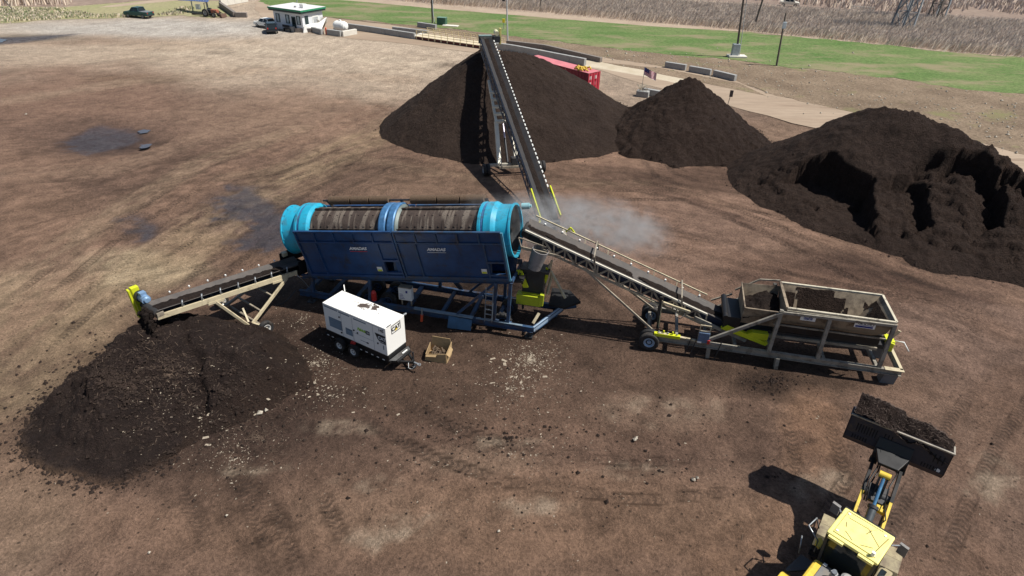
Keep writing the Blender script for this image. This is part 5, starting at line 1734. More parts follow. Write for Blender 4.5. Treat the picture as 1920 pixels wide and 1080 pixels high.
# ------------------------------------------------------------------ white generator trailer
zb, zt_ = .92, 2.72
pa, pb_ = G(612, 617, zb), G(727, 668, zb)
gx = V((pb_.x - pa.x, pb_.y - pa.y, 0))
GL = gx.length
gx.normalize()
RG = math.atan2(gx.y, gx.x)
gen = thing('generator_trailer', 'white box generator on a black tandem axle trailer', 'generator', (pa.x, pa.y, 0), RG)
GW = 1.53
m_gen, nt, b = new_mat('white_generator_paint')
tc = N(nt, 'ShaderNodeTexCoord').outputs['Object']
sx = N(nt, 'ShaderNodeSeparateXYZ')
nt.links.new(tc, sx.inputs[0])
pk = noise(nt, tc, 2.6, 6, 0.6, 0.5)
top = math_n(nt, 'GREATER_THAN', sx.outputs[2], zt_ - .01)
# a torn dark stain with its own place on the roof
mpx = math_n(nt, 'SUBTRACT', 1.0, math_n(nt, 'ADD', math_n(nt, 'ABSOLUTE', math_n(nt, 'MULTIPLY', math_n(nt, 'SUBTRACT', sx.outputs[0], GL * .52), .62), 0), math_n(nt, 'ABSOLUTE', math_n(nt, 'SUBTRACT', sx.outputs[1], GW * .70), 0)))
sm_ = math_n(nt, 'ADD', math_n(nt, 'MULTIPLY', mpx, .36), math_n(nt, 'MULTIPLY', pk, 1.0))
stain = math_n(nt, 'MULTIPLY', top, ramp(nt, sm_, [(0.725, 0.0), (0.742, 1.0)]))
cg = mix(nt, stain, (.82, .81, .77), (.085, .065, .055))
dust = math_n(nt, 'MULTIPLY', top, ramp(nt, noise(nt, tc, .9, 4, .6), [(0.56, 0.0), (0.7, .45)]))
cg = mix(nt, dust, cg, (.45, .42, .38))
nt.links.new(cg, b.inputs['Base Color'])
b.inputs['Roughness'].default_value = 0.4
body = MB().box((0, 0, zb), (GL, GW, zt_)).build('enclosure', m_gen, gen, .03)
q = MB()
q.box((.0, -.012, zt_ - .1), (GL, .0, zt_ - .085))
for x in (GL * .29, GL * .47, GL * .80):
    q.box((x, -.008, zb + .05), (x + .012, -.001, zt_ - .12))
q.box((GL * .47, -.008, zb + .62), (GL * .80, -.001, zb + .63))
q.build('door_gap', paint('seam_grey', (.22, .24, .27), .6), body)
m_grl = paint('louvre_grey', (.13, .17, .21), .6)
for (x0, x1, z0, z1) in ((.08, .29, .38, 1.02), (.35, .46, .32, .74)):
    q = MB()
    a, b_ = GL * x0, GL * x1
    q.box((a, -.012, zb + z0), (b_, -.002, zb + z1))
    fr = q.build('louvre', m_grl, body)
    q = MB()
    n_ = int((z1 - z0) / .07)
    for k in range(n_):
        z_ = zb + z0 + .03 + k * .07
        q.frame_box(((a + b_) / 2, -.022, z_), V(((b_ - a) / 2 - .02, 0, 0)), V((0, .012, -.01)), V((0, .006, .012)))
    q.build('louvre_slat', paint('slat_grey', (.24, .29, .34), .5), fr)
q = MB()
for x0, x1, z_ in ((.02, .24, .06), (.26, .44, .07), (.50, .70, .10)):
    q.box((GL * x0, -.012, zt_ - z_ - .14), (GL * x1, -.002, zt_ - z_ - .08))
q.build('vent_strip', m_grl, body)
for x, z_ in ((.265, 1.28), (.272, .25), (.49, .80), (.545, .72), (.69, 1.0), (.865, .62)):
    MB().tube((GL * x, .0, zb + z_), (GL * x, -.03, zb + z_), .055, 6).build('latch', m_black, body)
MB().box((GL * .945, -.02, zb + .35), (GL * .955, -.002, zb + .62)).build('handle', m_grl, body)
X1, UPZ = (1, 0, 0), (0, 0, 1)
text('lettering', 'Fabick', m_txt_g, body, (GL * .615, -.006, zb + 1.02), X1, UPZ, .24, .004, .25, bold=.012)
bxk = MB().box((GL * .685, -.012, zb + .9), (GL * .745, -.002, zb + 1.13)).build('badge', m_txt_k, body)
text('lettering', 'CAT', m_txt_w, bxk, (GL * .715, -.016, zb + 1.02), X1, UPZ, .13, .003, bold=.006)
text('lettering', '145', m_txt_k, body, (GL * .93, -.006, zt_ - .26), X1, UPZ, .25, .004, bold=.004)
sw = MB().prism([(GL * .83, -.002, zb + 1.27), (GL * .99, -.002, zb + 1.27), (GL * .99, -.002, zb + .72), (GL * .91, -.002, zb + .74), (GL * .865, -.002, zb + .92)], (0, -.008, 0)).build('badge', m_txt_k, body)
text('lettering', 'CAT', m_txt_w, sw, (GL * .935, -.014, zb + 1.03), X1, UPZ, .27, .003, bold=.014)
MB().box((GL * .90, -.016, zb + .80), (GL * .97, -.011, zb + .83)).build('badge_line', m_txt_w, sw)
MB().box((GL * .58, -.008, zb + .30), (GL * .70, -.002, zb + .325)).build('small_label', m_grl, body)
MB().box((GL * .68, -.008, zb + .26), (GL * .71, -.002, zb + .36)).build('small_label', m_txt_k, body)
# end face badge
ex_ = GL + .006
q = MB()
y0, y1, z0, z1 = GW * .30, GW * .76, zt_ - .62, zt_ - .14
for a, b_ in (((y0, z0), (y1, z0)), ((y1, z0), (y1, z1)), ((y1, z1), (y0, z1)), ((y0, z1), (y0, z0))):
    q.bar((ex_, a[0], a[1]), (ex_, b_[0], b_[1]), .035, .01, V((1, 0, 0)))
bd = q.build('badge_frame', m_txt_k, body)
MB().prism([(ex_, GW * .46, zt_ - .55), (ex_, GW * .62, zt_ - .55), (ex_, GW * .54, zt_ - .36)], (.004, 0, 0)).build('badge_triangle', m_txt_y, bd)
text('lettering', 'CAT', m_txt_k, bd, (ex_ + .006, GW * .53, zt_ - .38), (0, 1, 0), UPZ, .34, .003, bold=.012)
q = MB()
q.box((GL - .02, GW * .08, zt_ + .0), (GL + .012, GW * .30, zt_ + .03))
q.build('lifting_slot', m_black, body)
MB().bar((.25, GW * .98, zt_ + .02), (-.05, GW * 1.15, zt_ + .22), .05, .05).build('lifting_bar', m_white, body)
MB().tube((GL * .97, GW * 1.02, zt_ - .1), (GL * .99, GW * 1.16, zt_ - .04), .06, 8).build('filler_neck', m_grey, body)
# trailer
q = MB()
q.box((-.05, .04, .62), (GL + .02, GW - .04, zb - .002))
q.build('fuel_base', m_black, gen, .02)
q = MB()
for y in (.12, GW - .12):
    q.bar((-.15, y, .52), (GL + .1, y, .52), .1, .2)
for y in (.12, GW - .12):
    q.bar((GL + .05, y, .50), (GL + 1.15, GW / 2, .50), .1, .14)
q.bar((GL + .12, -.05, .6), (GL + .12, GW + .05, .6), .14, .12)
q.bar((GL + .45, .2, .6), (GL + .45, GW - .2, .6), .12, .10)
q.build('trailer_frame', m_black, gen)
MB().prism([(GL + .1, -.02, .66), (GL + .1, GW + .02, .66), (GL + .4, GW - .15, .66), (GL + .4, .15, .66)], (0, 0, .03)).build('step_plate', paint('dull_step_steel', (.10, .10, .10), .5, .3, .3, 3, .3), gen)
MB().box((GL + .3, GW * .52, .72), (GL + .36, GW * .78, .76)).build('reflector', m_white, gen)
q = MB().tube((GL + 1.0, GW / 2, .5), (GL + 1.42, GW / 2, .5), .055, 10)
q.lathe([(-.03, .05), (-.03, .1), (.03, .1), (.03, .05), (-.03, .05)], (GL + 1.5, GW / 2, .5), (0, 0, 1), 14)
q.build('coupling', m_grey, gen)
q = MB().tube((GL + .95, GW * .62, .1), (GL + .95, GW * .62, 1.0), .045, 8)
q.box((GL + .83, GW * .62 - .12, .0), (GL + 1.07, GW * .62 + .12, .06))
q.build('jack', m_dark_s, gen)
MB().path([(GL + .9, GW * .4, .55), (GL + .98, GW * .3, .25), (GL + 1.15, GW * .38, .15), (GL + 1.3, GW * .47, .42)], .02, 5).build('safety_chain', m_grey, gen)
for k in range(5):
    MB().box((GL * (.56 + .09 * k), -.004 - .04, .57), (GL * (.56 + .09 * k) + .15, -.002 - .03, .62)).build('reflector', m_white, gen)
for k in range(2):
    MB().box((.05 + .36 * k, -.004 - .04, .57), (.05 + .36 * k + .15, -.002 - .03, .62)).build('reflector', m_white, gen)
for x in (GL * .37, GL * .60):
    for y in (-.16, GW + .16):
        wheel('wheel', gen, (x - .55, y, .36), (0, 1, 0), .36, .2, m_rim, n=28)
for y in (-.16, GW + .16):
    q = MB()
    for a0 in (.37, .60):
        x = GL * a0 - .55
        pts_ = [(x - .44, y, .5), (x - .3, y, .72), (x, y, .80), (x + .3, y, .72), (x + .44, y, .5)]
        for a, b_ in zip(pts_[:-1], pts_[1:]):
            q.bar(a, b_, .24, .02)
    q.build('mudguard', m_black, gen)
MB().bar((-.1, 0, .55), (-.1, GW, .55), .12, .16).build('rear_bumper', m_black, gen)
MB().prism([(GL * .415, -.12, .66), (GL * .44, -.12, .95), (GL * .50, -.12, .95), (GL * .485, -.12, .62)], (0, .1, 0)).build('wheel_chock', m_red, gen)

# ------------------------------------------------------------------ torn cardboard box and its scrap
m_card = paint('torn_cardboard', (.36, .25, .13), .85, 0, .2, 2, .2, (.16, .11, .06), 2.5)
bp = G(822, 668, 0)
cbx = thing('cardboard_box', 'torn open brown cardboard box standing on the soil beside the generator', 'box', (bp.x, bp.y, gz(bp.x, bp.y) - .01), R(-12))
wl, dl_, = .62, .45
q = MB()
q.plate((-wl, -dl_, 0), (wl, -dl_, 0), (wl * .96, -dl_ * .95, .62), (-wl * .92, -dl_ * .9, .42), .03)
q.plate((wl, -dl_, 0), (wl, dl_, 0), (wl * 1.02, dl_ * 1.05, .85), (wl * .96, -dl_ * .95, .62), .03)
q.plate((wl, dl_, 0), (-wl, dl_, 0), (-wl * .8, dl_ * 1.2, .98), (wl * .9, dl_ * 1.1, 1.0), .03)
q.plate((-wl, dl_, 0), (-wl, -dl_, 0), (-wl * .92, -dl_ * .9, .42), (-wl * .95, dl_, .60), .03)
q.plate((-wl, -dl_, .012), (wl, -dl_, .012), (wl, dl_, .012), (-wl, dl_, .012), .02)
q.build('carton', m_card, cbx)
MB().plate((-wl * .92, -dl_ * .9, .42), (wl * .1, -dl_ * .93, .52), (wl * .05, -dl_ * 1.25, .42), (-wl * .9, -dl_ * 1.2, .32), .025).build('flap', m_card, cbx)
MB().plate((wl * .96, -dl_ * .95, .62), (wl * 1.0, dl_ * .5, .76), (wl * 1.3, dl_ * .4, .55), (wl * 1.25, -dl_ * .8, .4), .025).build('flap', m_card, cbx)
vs = MB()
for k in range(46):
    a, l = r2.uniform(0, 6.28), r2.uniform(.08, .3)
    c_ = V((r2.uniform(-.42, .42), r2.uniform(-.3, .3), r2.uniform(.25, .45)))
    d = V((math.cos(a), math.sin(a), r2.uniform(-.4, .4))) * l * .7
    vs.bar(c_ - d, c_ + d, r2.uniform(.03, .1), r2.uniform(.02, .06))
scr = vs.build('scrap', paint('brown_scrap', (.10, .07, .045), .8, .1, .4, 5, .4))
scr.location = cbx.location
scr.rotation_euler = cbx.rotation_euler
tag(scr, 'tangle of rusty brown offcuts lying inside the torn cardboard box', 'scrap')

# ------------------------------------------------------------------ wheel loader
m_ly = paint('loader_yellow', (.70, .50, .06), .4, 0, .1, 1.5, .2, (.10, .075, .05), 1.6)
m_roof, nt, b = new_mat('pale_roof_yellow')
tc = N(nt, 'ShaderNodeTexCoord').outputs['Object']
cr = mix(nt, ramp(nt, noise(nt, tc, 2.2, 5, .65), [(.3, 0.), (.7, 1.)]), (.84, .77, .28), (.78, .68, .20))
cr = mix(nt, ramp(nt, noise(nt, tc, 5.0, 5, .75, 1.2), [(.62, 0.), (.68, .8)]), cr, (.22, .17, .06))
nt.links.new(cr, b.inputs['Base Color'])
b.inputs['Roughness'].default_value = .5
m_ldk = paint('loader_dark_grey', (.045, .046, .05), .55, .1, .25, 2, .35)
m_buc = paint('worn_bucket_steel', (.030, .029, .040), .5, .3, .3, 1.2, .3, (.075, .055, .045))
m_lip = paint('worn_bucket_lip', (.38, .34, .28), .45, .3, .2, 3, .2)
m_chr = paint('blue_chrome_rod', (.16, .36, .55), .2, .7, .1, 3)
m_fend = paint('dusty_fender', (.33, .28, .17), .6, 0, .2, 1.5, .6, (.16, .12, .08))
hx = V((.724, .690, 0)).normalized()
cc_ = V((12.27, 14.24, 0))
RL = math.atan2(hx.y, hx.x)
ldr = thing('wheel_loader', 'yellow articulated wheel loader lifting a full dark bucket', 'wheel loader', cc_, RL)
fxl = V((.58, .815, 0)).normalized()


def LL(p):
    q = V(p) - cc_
    return V((q.x * hx.x + q.y * hx.y, -q.x * hx.y + q.y * hx.x, q.z))


# cab: roof, posts, glass, floor
rz_ = 3.6
rf, rb, rw = .78, -.77, .86
q = MB()
q.prism([(rf, -rw, rz_ - .14), (rf, rw, rz_ - .14), (rb, rw, rz_ - .14), (rb, -rw, rz_ - .14)], (0, 0, .14))
roof = q.build('roof', m_roof, ldr, .05)
q = MB()
q.prism([(rf - .16, -rw + .16, rz_), (rf - .16, rw - .16, rz_), (rb + .16, rw - .16, rz_), (rb + .16, -rw + .16, rz_)], (0, 0, .035))
q.build('roof_panel', m_roof, roof, .02)
m_seam = paint('roof_crease', (.16, .12, .04), .7)
for (a, b_) in (((.35, .55), (.38, -.1)), ((.38, -.1), (-.1, -.62)), ((-.3, -.5), (-.5, -.15)), ((-.52, .1), (-.3, .42)), ((-.1, .48), (.1, .55)), ((.4, -.2), (.1, -.12)), ((-.45, -.6), (.5, -.72)), ((.62, .7), (.64, -.5))):
    MB().bar((a[0], a[1], rz_ + .037), (b_[0], b_[1], rz_ + .037), .025, .006).build('roof_rib', m_seam, roof)
for x, y in ((.52, .62), (-.5, .62), (.52, -.60), (-.52, -.62)):
    MB().tube((x, y, rz_ + .03), (x, y, rz_ + .06), .045, 10).build('roof_bolt', m_white, roof)
MB().tube((-.60, -.60, rz_ + .03), (-.60, -.60, rz_ + .2), .06, 12).build('beacon', m_white, roof)
for x0, y0, x1, y1 in ((rb - .05, .25, rb - .05, .75), (rb - .05, -.75, rb - .05, -.25)):
    MB().bar((x0, y0, rz_ - .1), (x1, y1, rz_ - .1), .1, .1).build('roof_gutter', m_roof, roof)
MB().bar((rf + .06, -rw, rz_ - .1), (rf + .06, rw, rz_ - .1), .1, .06).build('visor', m_black, roof)
for x, y, x2, y2 in ((rf - .02, rw - .06, .95, .75), (rf - .02, -rw + .06, .95, -.75), (rb + .05, rw - .06, -.75, .72), (rb + .05, -rw + .06, -.75, -.72), (0, rw - .04, 0, .76), (0, -rw + .04, 0, -.76)):
    MB().bar((x, y, rz_ - .12), (x2, y2, 1.75), .09, .09, V((1, 0, 0))).build('cab_post', m_ldk, ldr)
q = MB()
q.plate((rf - .06, -rw + .1, rz_ - .16), (rf - .06, rw - .1, rz_ - .16), (.92, .7, 2.0), (.92, -.7, 2.0), .02)
q.plate((rb + .1, rw - .1, rz_ - .16), (rb + .1, -rw + .1, rz_ - .16), (-.72, -.68, 2.2), (-.72, .68, 2.2), .02)
for s_ in (-1, 1):
    q.plate((rf - .1, s_ * (rw - .08), rz_ - .16), (rb + .1, s_ * (rw - .08), rz_ - .16), (-.7, s_ * .72, 1.9), (.9, s_ * .74, 1.9), .02)
q.build('cab_glass', m_glass, ldr)
q = MB().prism([(.98, -.78, 1.35), (.98, .78, 1.35), (-.85, .78, 1.35), (-.85, -.78, 1.35)], (0, 0, .45))
q.build('cab_floor', m_ldk, ldr, .03)
# mirrors on arms
for s_ in (1, -1):
    q = MB().bar((.78, s_ * .85, 3.15), (1.12, s_ * 1.12, 3.1), .04, .04)
    ar = q.build('mirror_arm', m_grey, ldr)
    MB().frame_box((1.1, s_ * 1.18, 2.95), V((.06, 0, 0)), V((.02, .15, 0)), V((0, 0, .22))).build('mirror', paint('grey_mirror_shell', (.22, .21, .20), .5, 0, .1, 3, .4), ar)
MB().bar((.86, .88, 3.3), (.20, .90, 3.36), .04, .04).build('grab_rail', m_dark_s, ldr)
# rear frame, fuel tank, hood
q = MB().box((-3.9, -.75, .75), (-.6, .75, 1.45))
q.build('rear_frame', m_ldk, ldr, .04)
hood = MB().prism([(-.95, -.80, 1.45), (-.95, -.80, 2.35), (-1.3, -.80, 2.5), (-3.7, -.78, 2.35), (-4.0, -.75, 1.5)], (0, 1.6, 0)).build('hood', m_ly, ldr, .09)
MB().prism([(-1.0, -.52, 2.40), (-1.3, -.52, 2.53), (-3.6, -.50, 2.40), (-3.6, -.5, 2.3), (-1.0, -.52, 2.3)], (0, 1.04, 0)).build('hood_top', paint('hood_grey', (.17, .165, .16), .6, 0, .15, 1.5, .5, (.22, .18, .14)), hood, .03)
MB().tube((-1.55, -.35, 2.5), (-1.55, -.35, 2.95), .17, 16).build('air_cleaner', paint('dusty_grey_cap', (.26, .25, .235), .6), hood)
MB().lathe([(0, .0), (0, .2), (.1, .2), (.16, .12), (.17, 0)], (-1.55, -.35, 2.95), (0, 0, 1), 18).build('cleaner_cap', paint('pale_grey_cap', (.33, .32, .30), .6), hood)
q = MB().tube((-1.5, .05, 2.5), (-1.5, .05, 2.85), .12, 12)
q.tube((-1.5, .05, 2.85), (-1.62, .05, 3.05), .09, 12, .08)
q.build('exhaust', m_grey, hood)
MB().prism([(-1.2, .38, 2.535), (-1.05, .38, 2.49), (-1.05, .5, 2.49), (-1.2, .5, 2.535)], (0, 0, .02)).build('hood_label', m_white, hood)
# steps, handrails, fenders on the left side
MB().prism([(-.55, .80, 1.55), (-.95, .82, 1.6), (-1.6, 1.35, 1.55), (-1.5, 1.45, 1.5), (-.5, 1.35, 1.5)], (0, 0, .06)).build('platform', m_ldk, ldr)
MB().path([(-.2, 1.05, 1.75), (-.35, 1.05, 2.5), (-.1, 1.55, 2.65), (.45, 1.5, 2.65), (.5, 1.32, 2.2)], .03, 6).build('handrail', m_grey, ldr)
MB().path([(-.55, 1.42, 1.6), (-.5, 1.5, 2.1), (-.25, 1.6, 2.15)], .03, 6).build('handrail', m_grey, ldr)
MB().prism([(-.1, .95, 1.86), (.25, .95, 1.86), (.42, 1.12, 1.86), (.22, 1.22, 1.86), (-.05, 1.15, 1.86)], (0, 0, .1)).build('work_lamp', m_ly, ldr, .02)
MB().prism([(-1.5, .86, 1.4), (-1.9, .86, 1.75), (-2.9, .86, 1.75), (-3.2, .86, 1.3), (-2.9, .86, 1.55), (-1.95, .86, 1.55)], (0, .62, 0)).build('fender', m_ly, ldr, .03)
MB().prism([(-1.5, -.86, 1.4), (-1.9, -.86, 1.75), (-2.9, -.86, 1.75), (-3.2, -.86, 1.3), (-2.9, -.86, 1.55), (-1.95, -.86, 1.55)], (0, -.62, 0)).build('fender', m_ly, ldr, .03)
for s_ in (-1, 1):
    wheel('wheel', ldr, (-2.3, s_ * 1.08, .78), (0, 1, 0), .78, .58, m_ly, lug=20, n=40)
# right-hand side panel beside the cab
pnl = MB().prism([(.85, -.86, 1.3), (.85, -.86, 2.0), (.4, -.86, 2.25), (-.9, -.86, 2.25), (-1.0, -.86, 1.3)], (0, -.42, 0)).build('side_tank', m_fend, ldr, .06)
MB().box((.05, -1.12, 2.245), (.45, -.94, 2.275)).build('tank_cover', m_glass, pnl)
MB().box((-.75, -1.18, 2.25), (-.2, -.92, 2.275)).build('tank_lid', m_fend, pnl, .02)
# front frame, axle, wheels, boom (turned at the articulation)
fa = LL((13.45, 15.55, 0))
dF = V((fxl.x * hx.x + fxl.y * hx.y, -fxl.x * hx.y + fxl.y * hx.x, 0)).normalized()
dS = V((-dF.y, dF.x, 0))


def FR(a, l, z):
    return V((fa.x, fa.y, 0)) + dF * a + dS * l + V((0, 0, z))


q = MB()
q.frame_box(FR(-.2, 0, 1.05), dF * .95, dS * .48, V((0, 0, .35)))
for s_ in (-1, 1):
    q.prism([FR(-.55, s_ * .42, 1.0), FR(-.35, s_ * .42, 2.2), FR(.05, s_ * .42, 2.2), FR(.75, s_ * .42, .95)], dS * .08 * s_)
q.build('front_frame', m_ly, ldr)
MB().bar(FR(0, -1.1, .78), FR(0, 1.1, .78), .35, .35).build('front_axle', m_ldk, ldr)
for s_ in (-1, 1):
    wheel('wheel', ldr, FR(0, s_ * 1.1, .80), dS, .80, .6, m_ly, lug=20, n=40)
    q = MB()
    pts_ = [FR(-.95, s_ * 1.1, 1.2), FR(-.75, s_ * 1.1, 1.62), FR(-.3, s_ * 1.1, 1.78), FR(.25, s_ * 1.1, 1.76)]
    for a, b_ in zip(pts_[:-1], pts_[1:]):
        q.bar(a, b_, .6, .05)
    q.build('fender', m_fend, ldr)
# boom arms, cross tube, bellcrank, cylinders
P0, P1 = (-.15, 2.12), (2.95, 3.05)
for s_ in (-1, 1):
    y = s_ * .50
    q = MB()
    pr = [(-.30, 2.0), (-.2, 2.3), (1.1, 2.72), (2.1, 3.12), (2.95, 3.2), (3.05, 2.92), (2.2, 2.72), (1.2, 2.28)]
    q.prism([FR(a, y - .05, z) for a, z in pr], dS * .10)
    q.build('boom_arm', m_ly, ldr)
    MB().prism([FR(a, y - .055, z) for a, z in [(1.3, 2.82), (2.1, 3.15), (2.95, 3.23), (3.05, 2.92), (2.3, 2.76), (1.9, 2.6)]], dS * .11).build('boom_dark_plate', m_black, ldr)  # plate added on the outer boom: black finish with shade put in
    MB().tube(FR(2.95, y - .14, 3.05), FR(2.95, y + .14, 3.05), .14, 12).build('boom_pin', m_black, ldr)
    MB().tube(FR(.55, y - .02 * s_, 1.2), FR(1.25, y, 2.15), .09, 10).build('lift_cylinder', m_ldk, ldr)
    MB().tube(FR(1.25, y, 2.15), FR(1.5, y, 2.5), .05, 10).build('lift_rod', m_chr, ldr)
q = MB().tube(FR(1.55, -.5, 2.62), FR(1.55, .5, 2.62), .17, 12)
q.prism([FR(1.2, -.3, 2.5), FR(1.9, -.3, 2.7), FR(1.9, .3, 2.7), FR(1.2, .3, 2.5)], V((0, 0, .12)))
q.build('cross_tube', m_ldk, ldr)
q = MB()
for y in (-.16, .10):
    q.prism([FR(1.35, y, 2.7), FR(1.75, y, 3.35), FR(2.05, y, 3.45), FR(2.0, y, 3.0), FR(1.9, y, 2.3), FR(1.65, y, 2.25)], dS * .06)
q.build('bellcrank', m_black, ldr)
MB().tube(FR(1.9, -.2, 3.4), FR(1.9, .2, 3.4), .13, 14).build('bellcrank_pin', m_ly, ldr)
MB().tube(FR(.0, 0, 2.15), FR(.75, 0, 2.62), .15, 14).build('tilt_cylinder', paint('dull_cylinder', (.075, .085, .09), .4, .3), ldr)
MB().tube(FR(.75, 0, 2.62), FR(.85, 0, 2.69), .19, 14).build('cylinder_gland', m_ldk, ldr)
MB().tube(FR(.85, 0, 2.69), FR(1.85, 0, 3.36), .065, 14).build('tilt_rod', m_chr, ldr)
MB().prism([FR(.9, -.42, 2.35), FR(1.35, -.42, 2.45), FR(1.4, -.1, 2.45), FR(.95, -.1, 2.35)], V((0, 0, .15))).build('hose_cover', m_ly, ldr, .02)
for y, ph_ in ((-.32, .2), (.28, .0), (.36, .15)):
    MB().path([FR(.9, y, 2.7), FR(1.6, y + .06, 3.0 + ph_), FR(2.3, y - .05, 3.15 + ph_), FR(2.9, y * .8, 3.2)], .028, 6).build('hydraulic_hose', m_black, ldr)
MB().path([FR(.2, -.3, 2.3), FR(.5, -.5, 2.6), FR(.9, -.38, 2.75), FR(1.3, -.3, 2.65)], .02, 6).build('hydraulic_hose', m_black, ldr)
def FRB(a, l, z):
    return FR(a, l, z + .22)


# coupler and bucket: high, rolled back, back plate towards the camera side
q = MB()
q.prism([FRB(2.85, -.62, 3.3), FRB(2.85, -.62, 2.9), FRB(3.35, -.62, 3.0), FRB(3.35, -.62, 3.9), FRB(3.15, -.62, 3.9)], dS * 1.24)
q.prism([FRB(2.3, -.35, 3.22), FRB(3.0, -.62, 3.42), FRB(3.0, .62, 3.42), FRB(2.3, .35, 3.22)], V((0, 0, .12)))
q.build('coupler', m_black, ldr, .02)
BW = 1.80
# profile in (ahead, z): heel, floor to lip, back plate
prof = [(3.30, 3.02), (3.10, 3.35), (3.24, 4.32), (3.32, 4.38)]
flo = [(3.30, 3.02), (3.75, 2.86), (4.75, 3.62)]
q = MB()
for a, b_ in zip(prof[:-1], prof[1:]):
    q.plate(FRB(a[0], -BW, a[1]), FRB(a[0], BW, a[1]), FRB(b_[0], BW, b_[1]), FRB(b_[0], -BW, b_[1]), .04)
for a, b_ in zip(flo[:-1], flo[1:]):
    q.plate(FRB(a[0], BW, a[1]), FRB(a[0], -BW, a[1]), FRB(b_[0], -BW, b_[1]), FRB(b_[0], BW, b_[1]), .04)
for s_ in (-1, 1):
    q.prism([FRB(a, s_ * BW, z) for a, z in ((3.30, 3.02), (3.10, 3.35), (3.24, 4.32), (3.95, 4.15), (4.75, 3.62), (3.75, 2.86))], dS * -.04 * s_)
buc = q.build('bucket', m_buc, ldr)
MB().bar(FRB(3.24, -BW - .01, 4.36), FRB(3.24, BW + .01, 4.36), .07, .06).build('bucket_lip', m_lip, buc)
for s_ in (-1, 1):
    q = MB()
    q.bar(FRB(3.22, s_ * (BW + .005), 4.35), FRB(3.95, s_ * (BW + .005), 4.17), .06, .06)
    q.bar(FRB(3.95, s_ * (BW + .005), 4.17), FRB(4.76, s_ * (BW + .005), 3.62), .06, .06)
    q.build('bucket_edge', m_lip if s_ < 0 else m_buc, buc)
MB().bar(FRB(4.74, -BW, 3.61), FRB(4.74, BW, 3.61), .18, .05).build('cutting_edge', m_buc, buc)
q = MB()
for l0, l1, f in ((.75, 1.45, 8), (-1.6, -1.3, 3), (.2, .45, 3)):
    for k in range(f):
        l = l0 + (l1 - l0) * k / max(1, f - 1)
        q.bar(FRB(3.165, l, 3.70), FRB(3.20, l, 4.08), .035, .03, V((1, 0, 0)))
for l0, l1, f in ((1.0, 1.5, 6), (-1.5, -1.0, 6)):
    for k in range(f):
        l = l0 + (l1 - l0) * k / (f - 1)
        q.bar(FRB(3.10, l, 3.38), FRB(3.12, l, 3.55), .035, .03, V((1, 0, 0)))
q.parts('vent_slot', m_void, buc)
MB().tube(FRB(3.115, -1.55, 3.45), FRB(3.105, -1.55, 3.45), .09, 12).build('bucket_decal', m_txt_w, buc)
# heap in the bucket
xs_, ys_ = np.arange(3.12, 4.85, .05), np.arange(-BW + .04, BW - .03, .05)
Xb, Yb = np.meshgrid(xs_, ys_)
zb_ = 4.25 + .45 * np.exp(-((Xb - 3.95) / .5) ** 2) - .42 * np.clip(Xb - 4.1, 0, 2) + .16 * np.clip((Yb + .3), -1.4, 2) + .20 * fbm(Xb, Yb, 2.5, 4, 64) + .10 * fbm(Xb, Yb, 8, 3, 65) - .25 * np.clip(np.abs(Yb) - 1.35, 0, 1) - .30 * np.clip(3.4 - Xb, 0, 1) * (Yb < -.1)
hp = grid_mesh('compost_load', xs_, ys_, zb_, None, soil_mat('bucket_compost', (0.023, 0.0152, 0.0135), (0.046, 0.031, 0.026), (0.09, 0.066, 0.05), 2.2, 1.0, 0.8, 0.2), True)
ang_l = RL + math.atan2(dF.y, dF.x)
fw_ = cc_ + hx * fa.x + V((-hx.y, hx.x, 0)) * fa.y
hp.location = (fw_.x, fw_.y, .24)
hp.rotation_euler = (0, 0, ang_l)
tag(hp, 'heaped dark fibrous compost filling the raised loader bucket', 'compost')
tws = []
for k in range(1100):
    i, j = r2.randrange(len(ys_)), r2.randrange(len(xs_))
    tws.append((xs_[j], ys_[i], zb_[i, j] + .01))
tb = scatter('twig_litter', tws, (.012, .036), paint('dark_fibres', (.085, .062, .05), .95, 0, .4, 6), 'stick', 16)
tb.location, tb.rotation_euler = hp.location, hp.rotation_euler
tag(tb, 'dark fibres and twigs sticking out of the bucket heap', 'twigs', kind='stuff')

# ------------------------------------------------------------------ concrete barriers
m_barr = paint('barrier_concrete', (.30, .30, .29), .85, 0, .18, 1.2, .25, (.16, .14, .12))
m_barl = paint('pale_barrier_concrete', (.62, .59, .52), .85, 0, .1, 1.2, .1, (.35, .32, .27))  # pale concrete, also the painted sunlit tone of some barriers
m_bard = paint('brown_shaded_barrier', (.20, .175, .155), .9, 0, .2, 1.2, .3, (.12, .10, .085))  # brown stain, also used as painted shade on the entrance row


def barrier_proto(name, L, mat, h=.85, w0=.6, w1=.34):
    pr = [(-w0 / 2, 0), (-w0 / 2, .12), (-w1 / 2 - .03, .34), (-w1 / 2, h), (w1 / 2, h), (w1 / 2 + .03, .34), (w0 / 2, .12), (w0 / 2, 0)]
    return pr


def barrier(u0, v0, u1, v1, mat, label, group, h=.85, block=False, name='concrete_barrier', frac=1.0):
    a, b_ = G(u0, v0), G(u1, v1)
    d = b_ - a
    L = d.length * frac
    q = MB()
    wd = .6 if block else .36
    pr = [(-wd / 2, 0), (-wd / 2, h), (wd / 2, h), (wd / 2, 0)] if block else barrier_proto('', L, mat, h)
    q.prism([(-L / 2, y, z) for y, z in pr], (L, 0, 0))
    o = q.build(name, mat, None, .03)
    o.location = ((a.x + b_.x) / 2, (a.y + b_.y) / 2, 0)
    o.rotation_euler = (0, 0, math.atan2(d.y, d.x))
    return tag(o, label, 'concrete barrier', group)


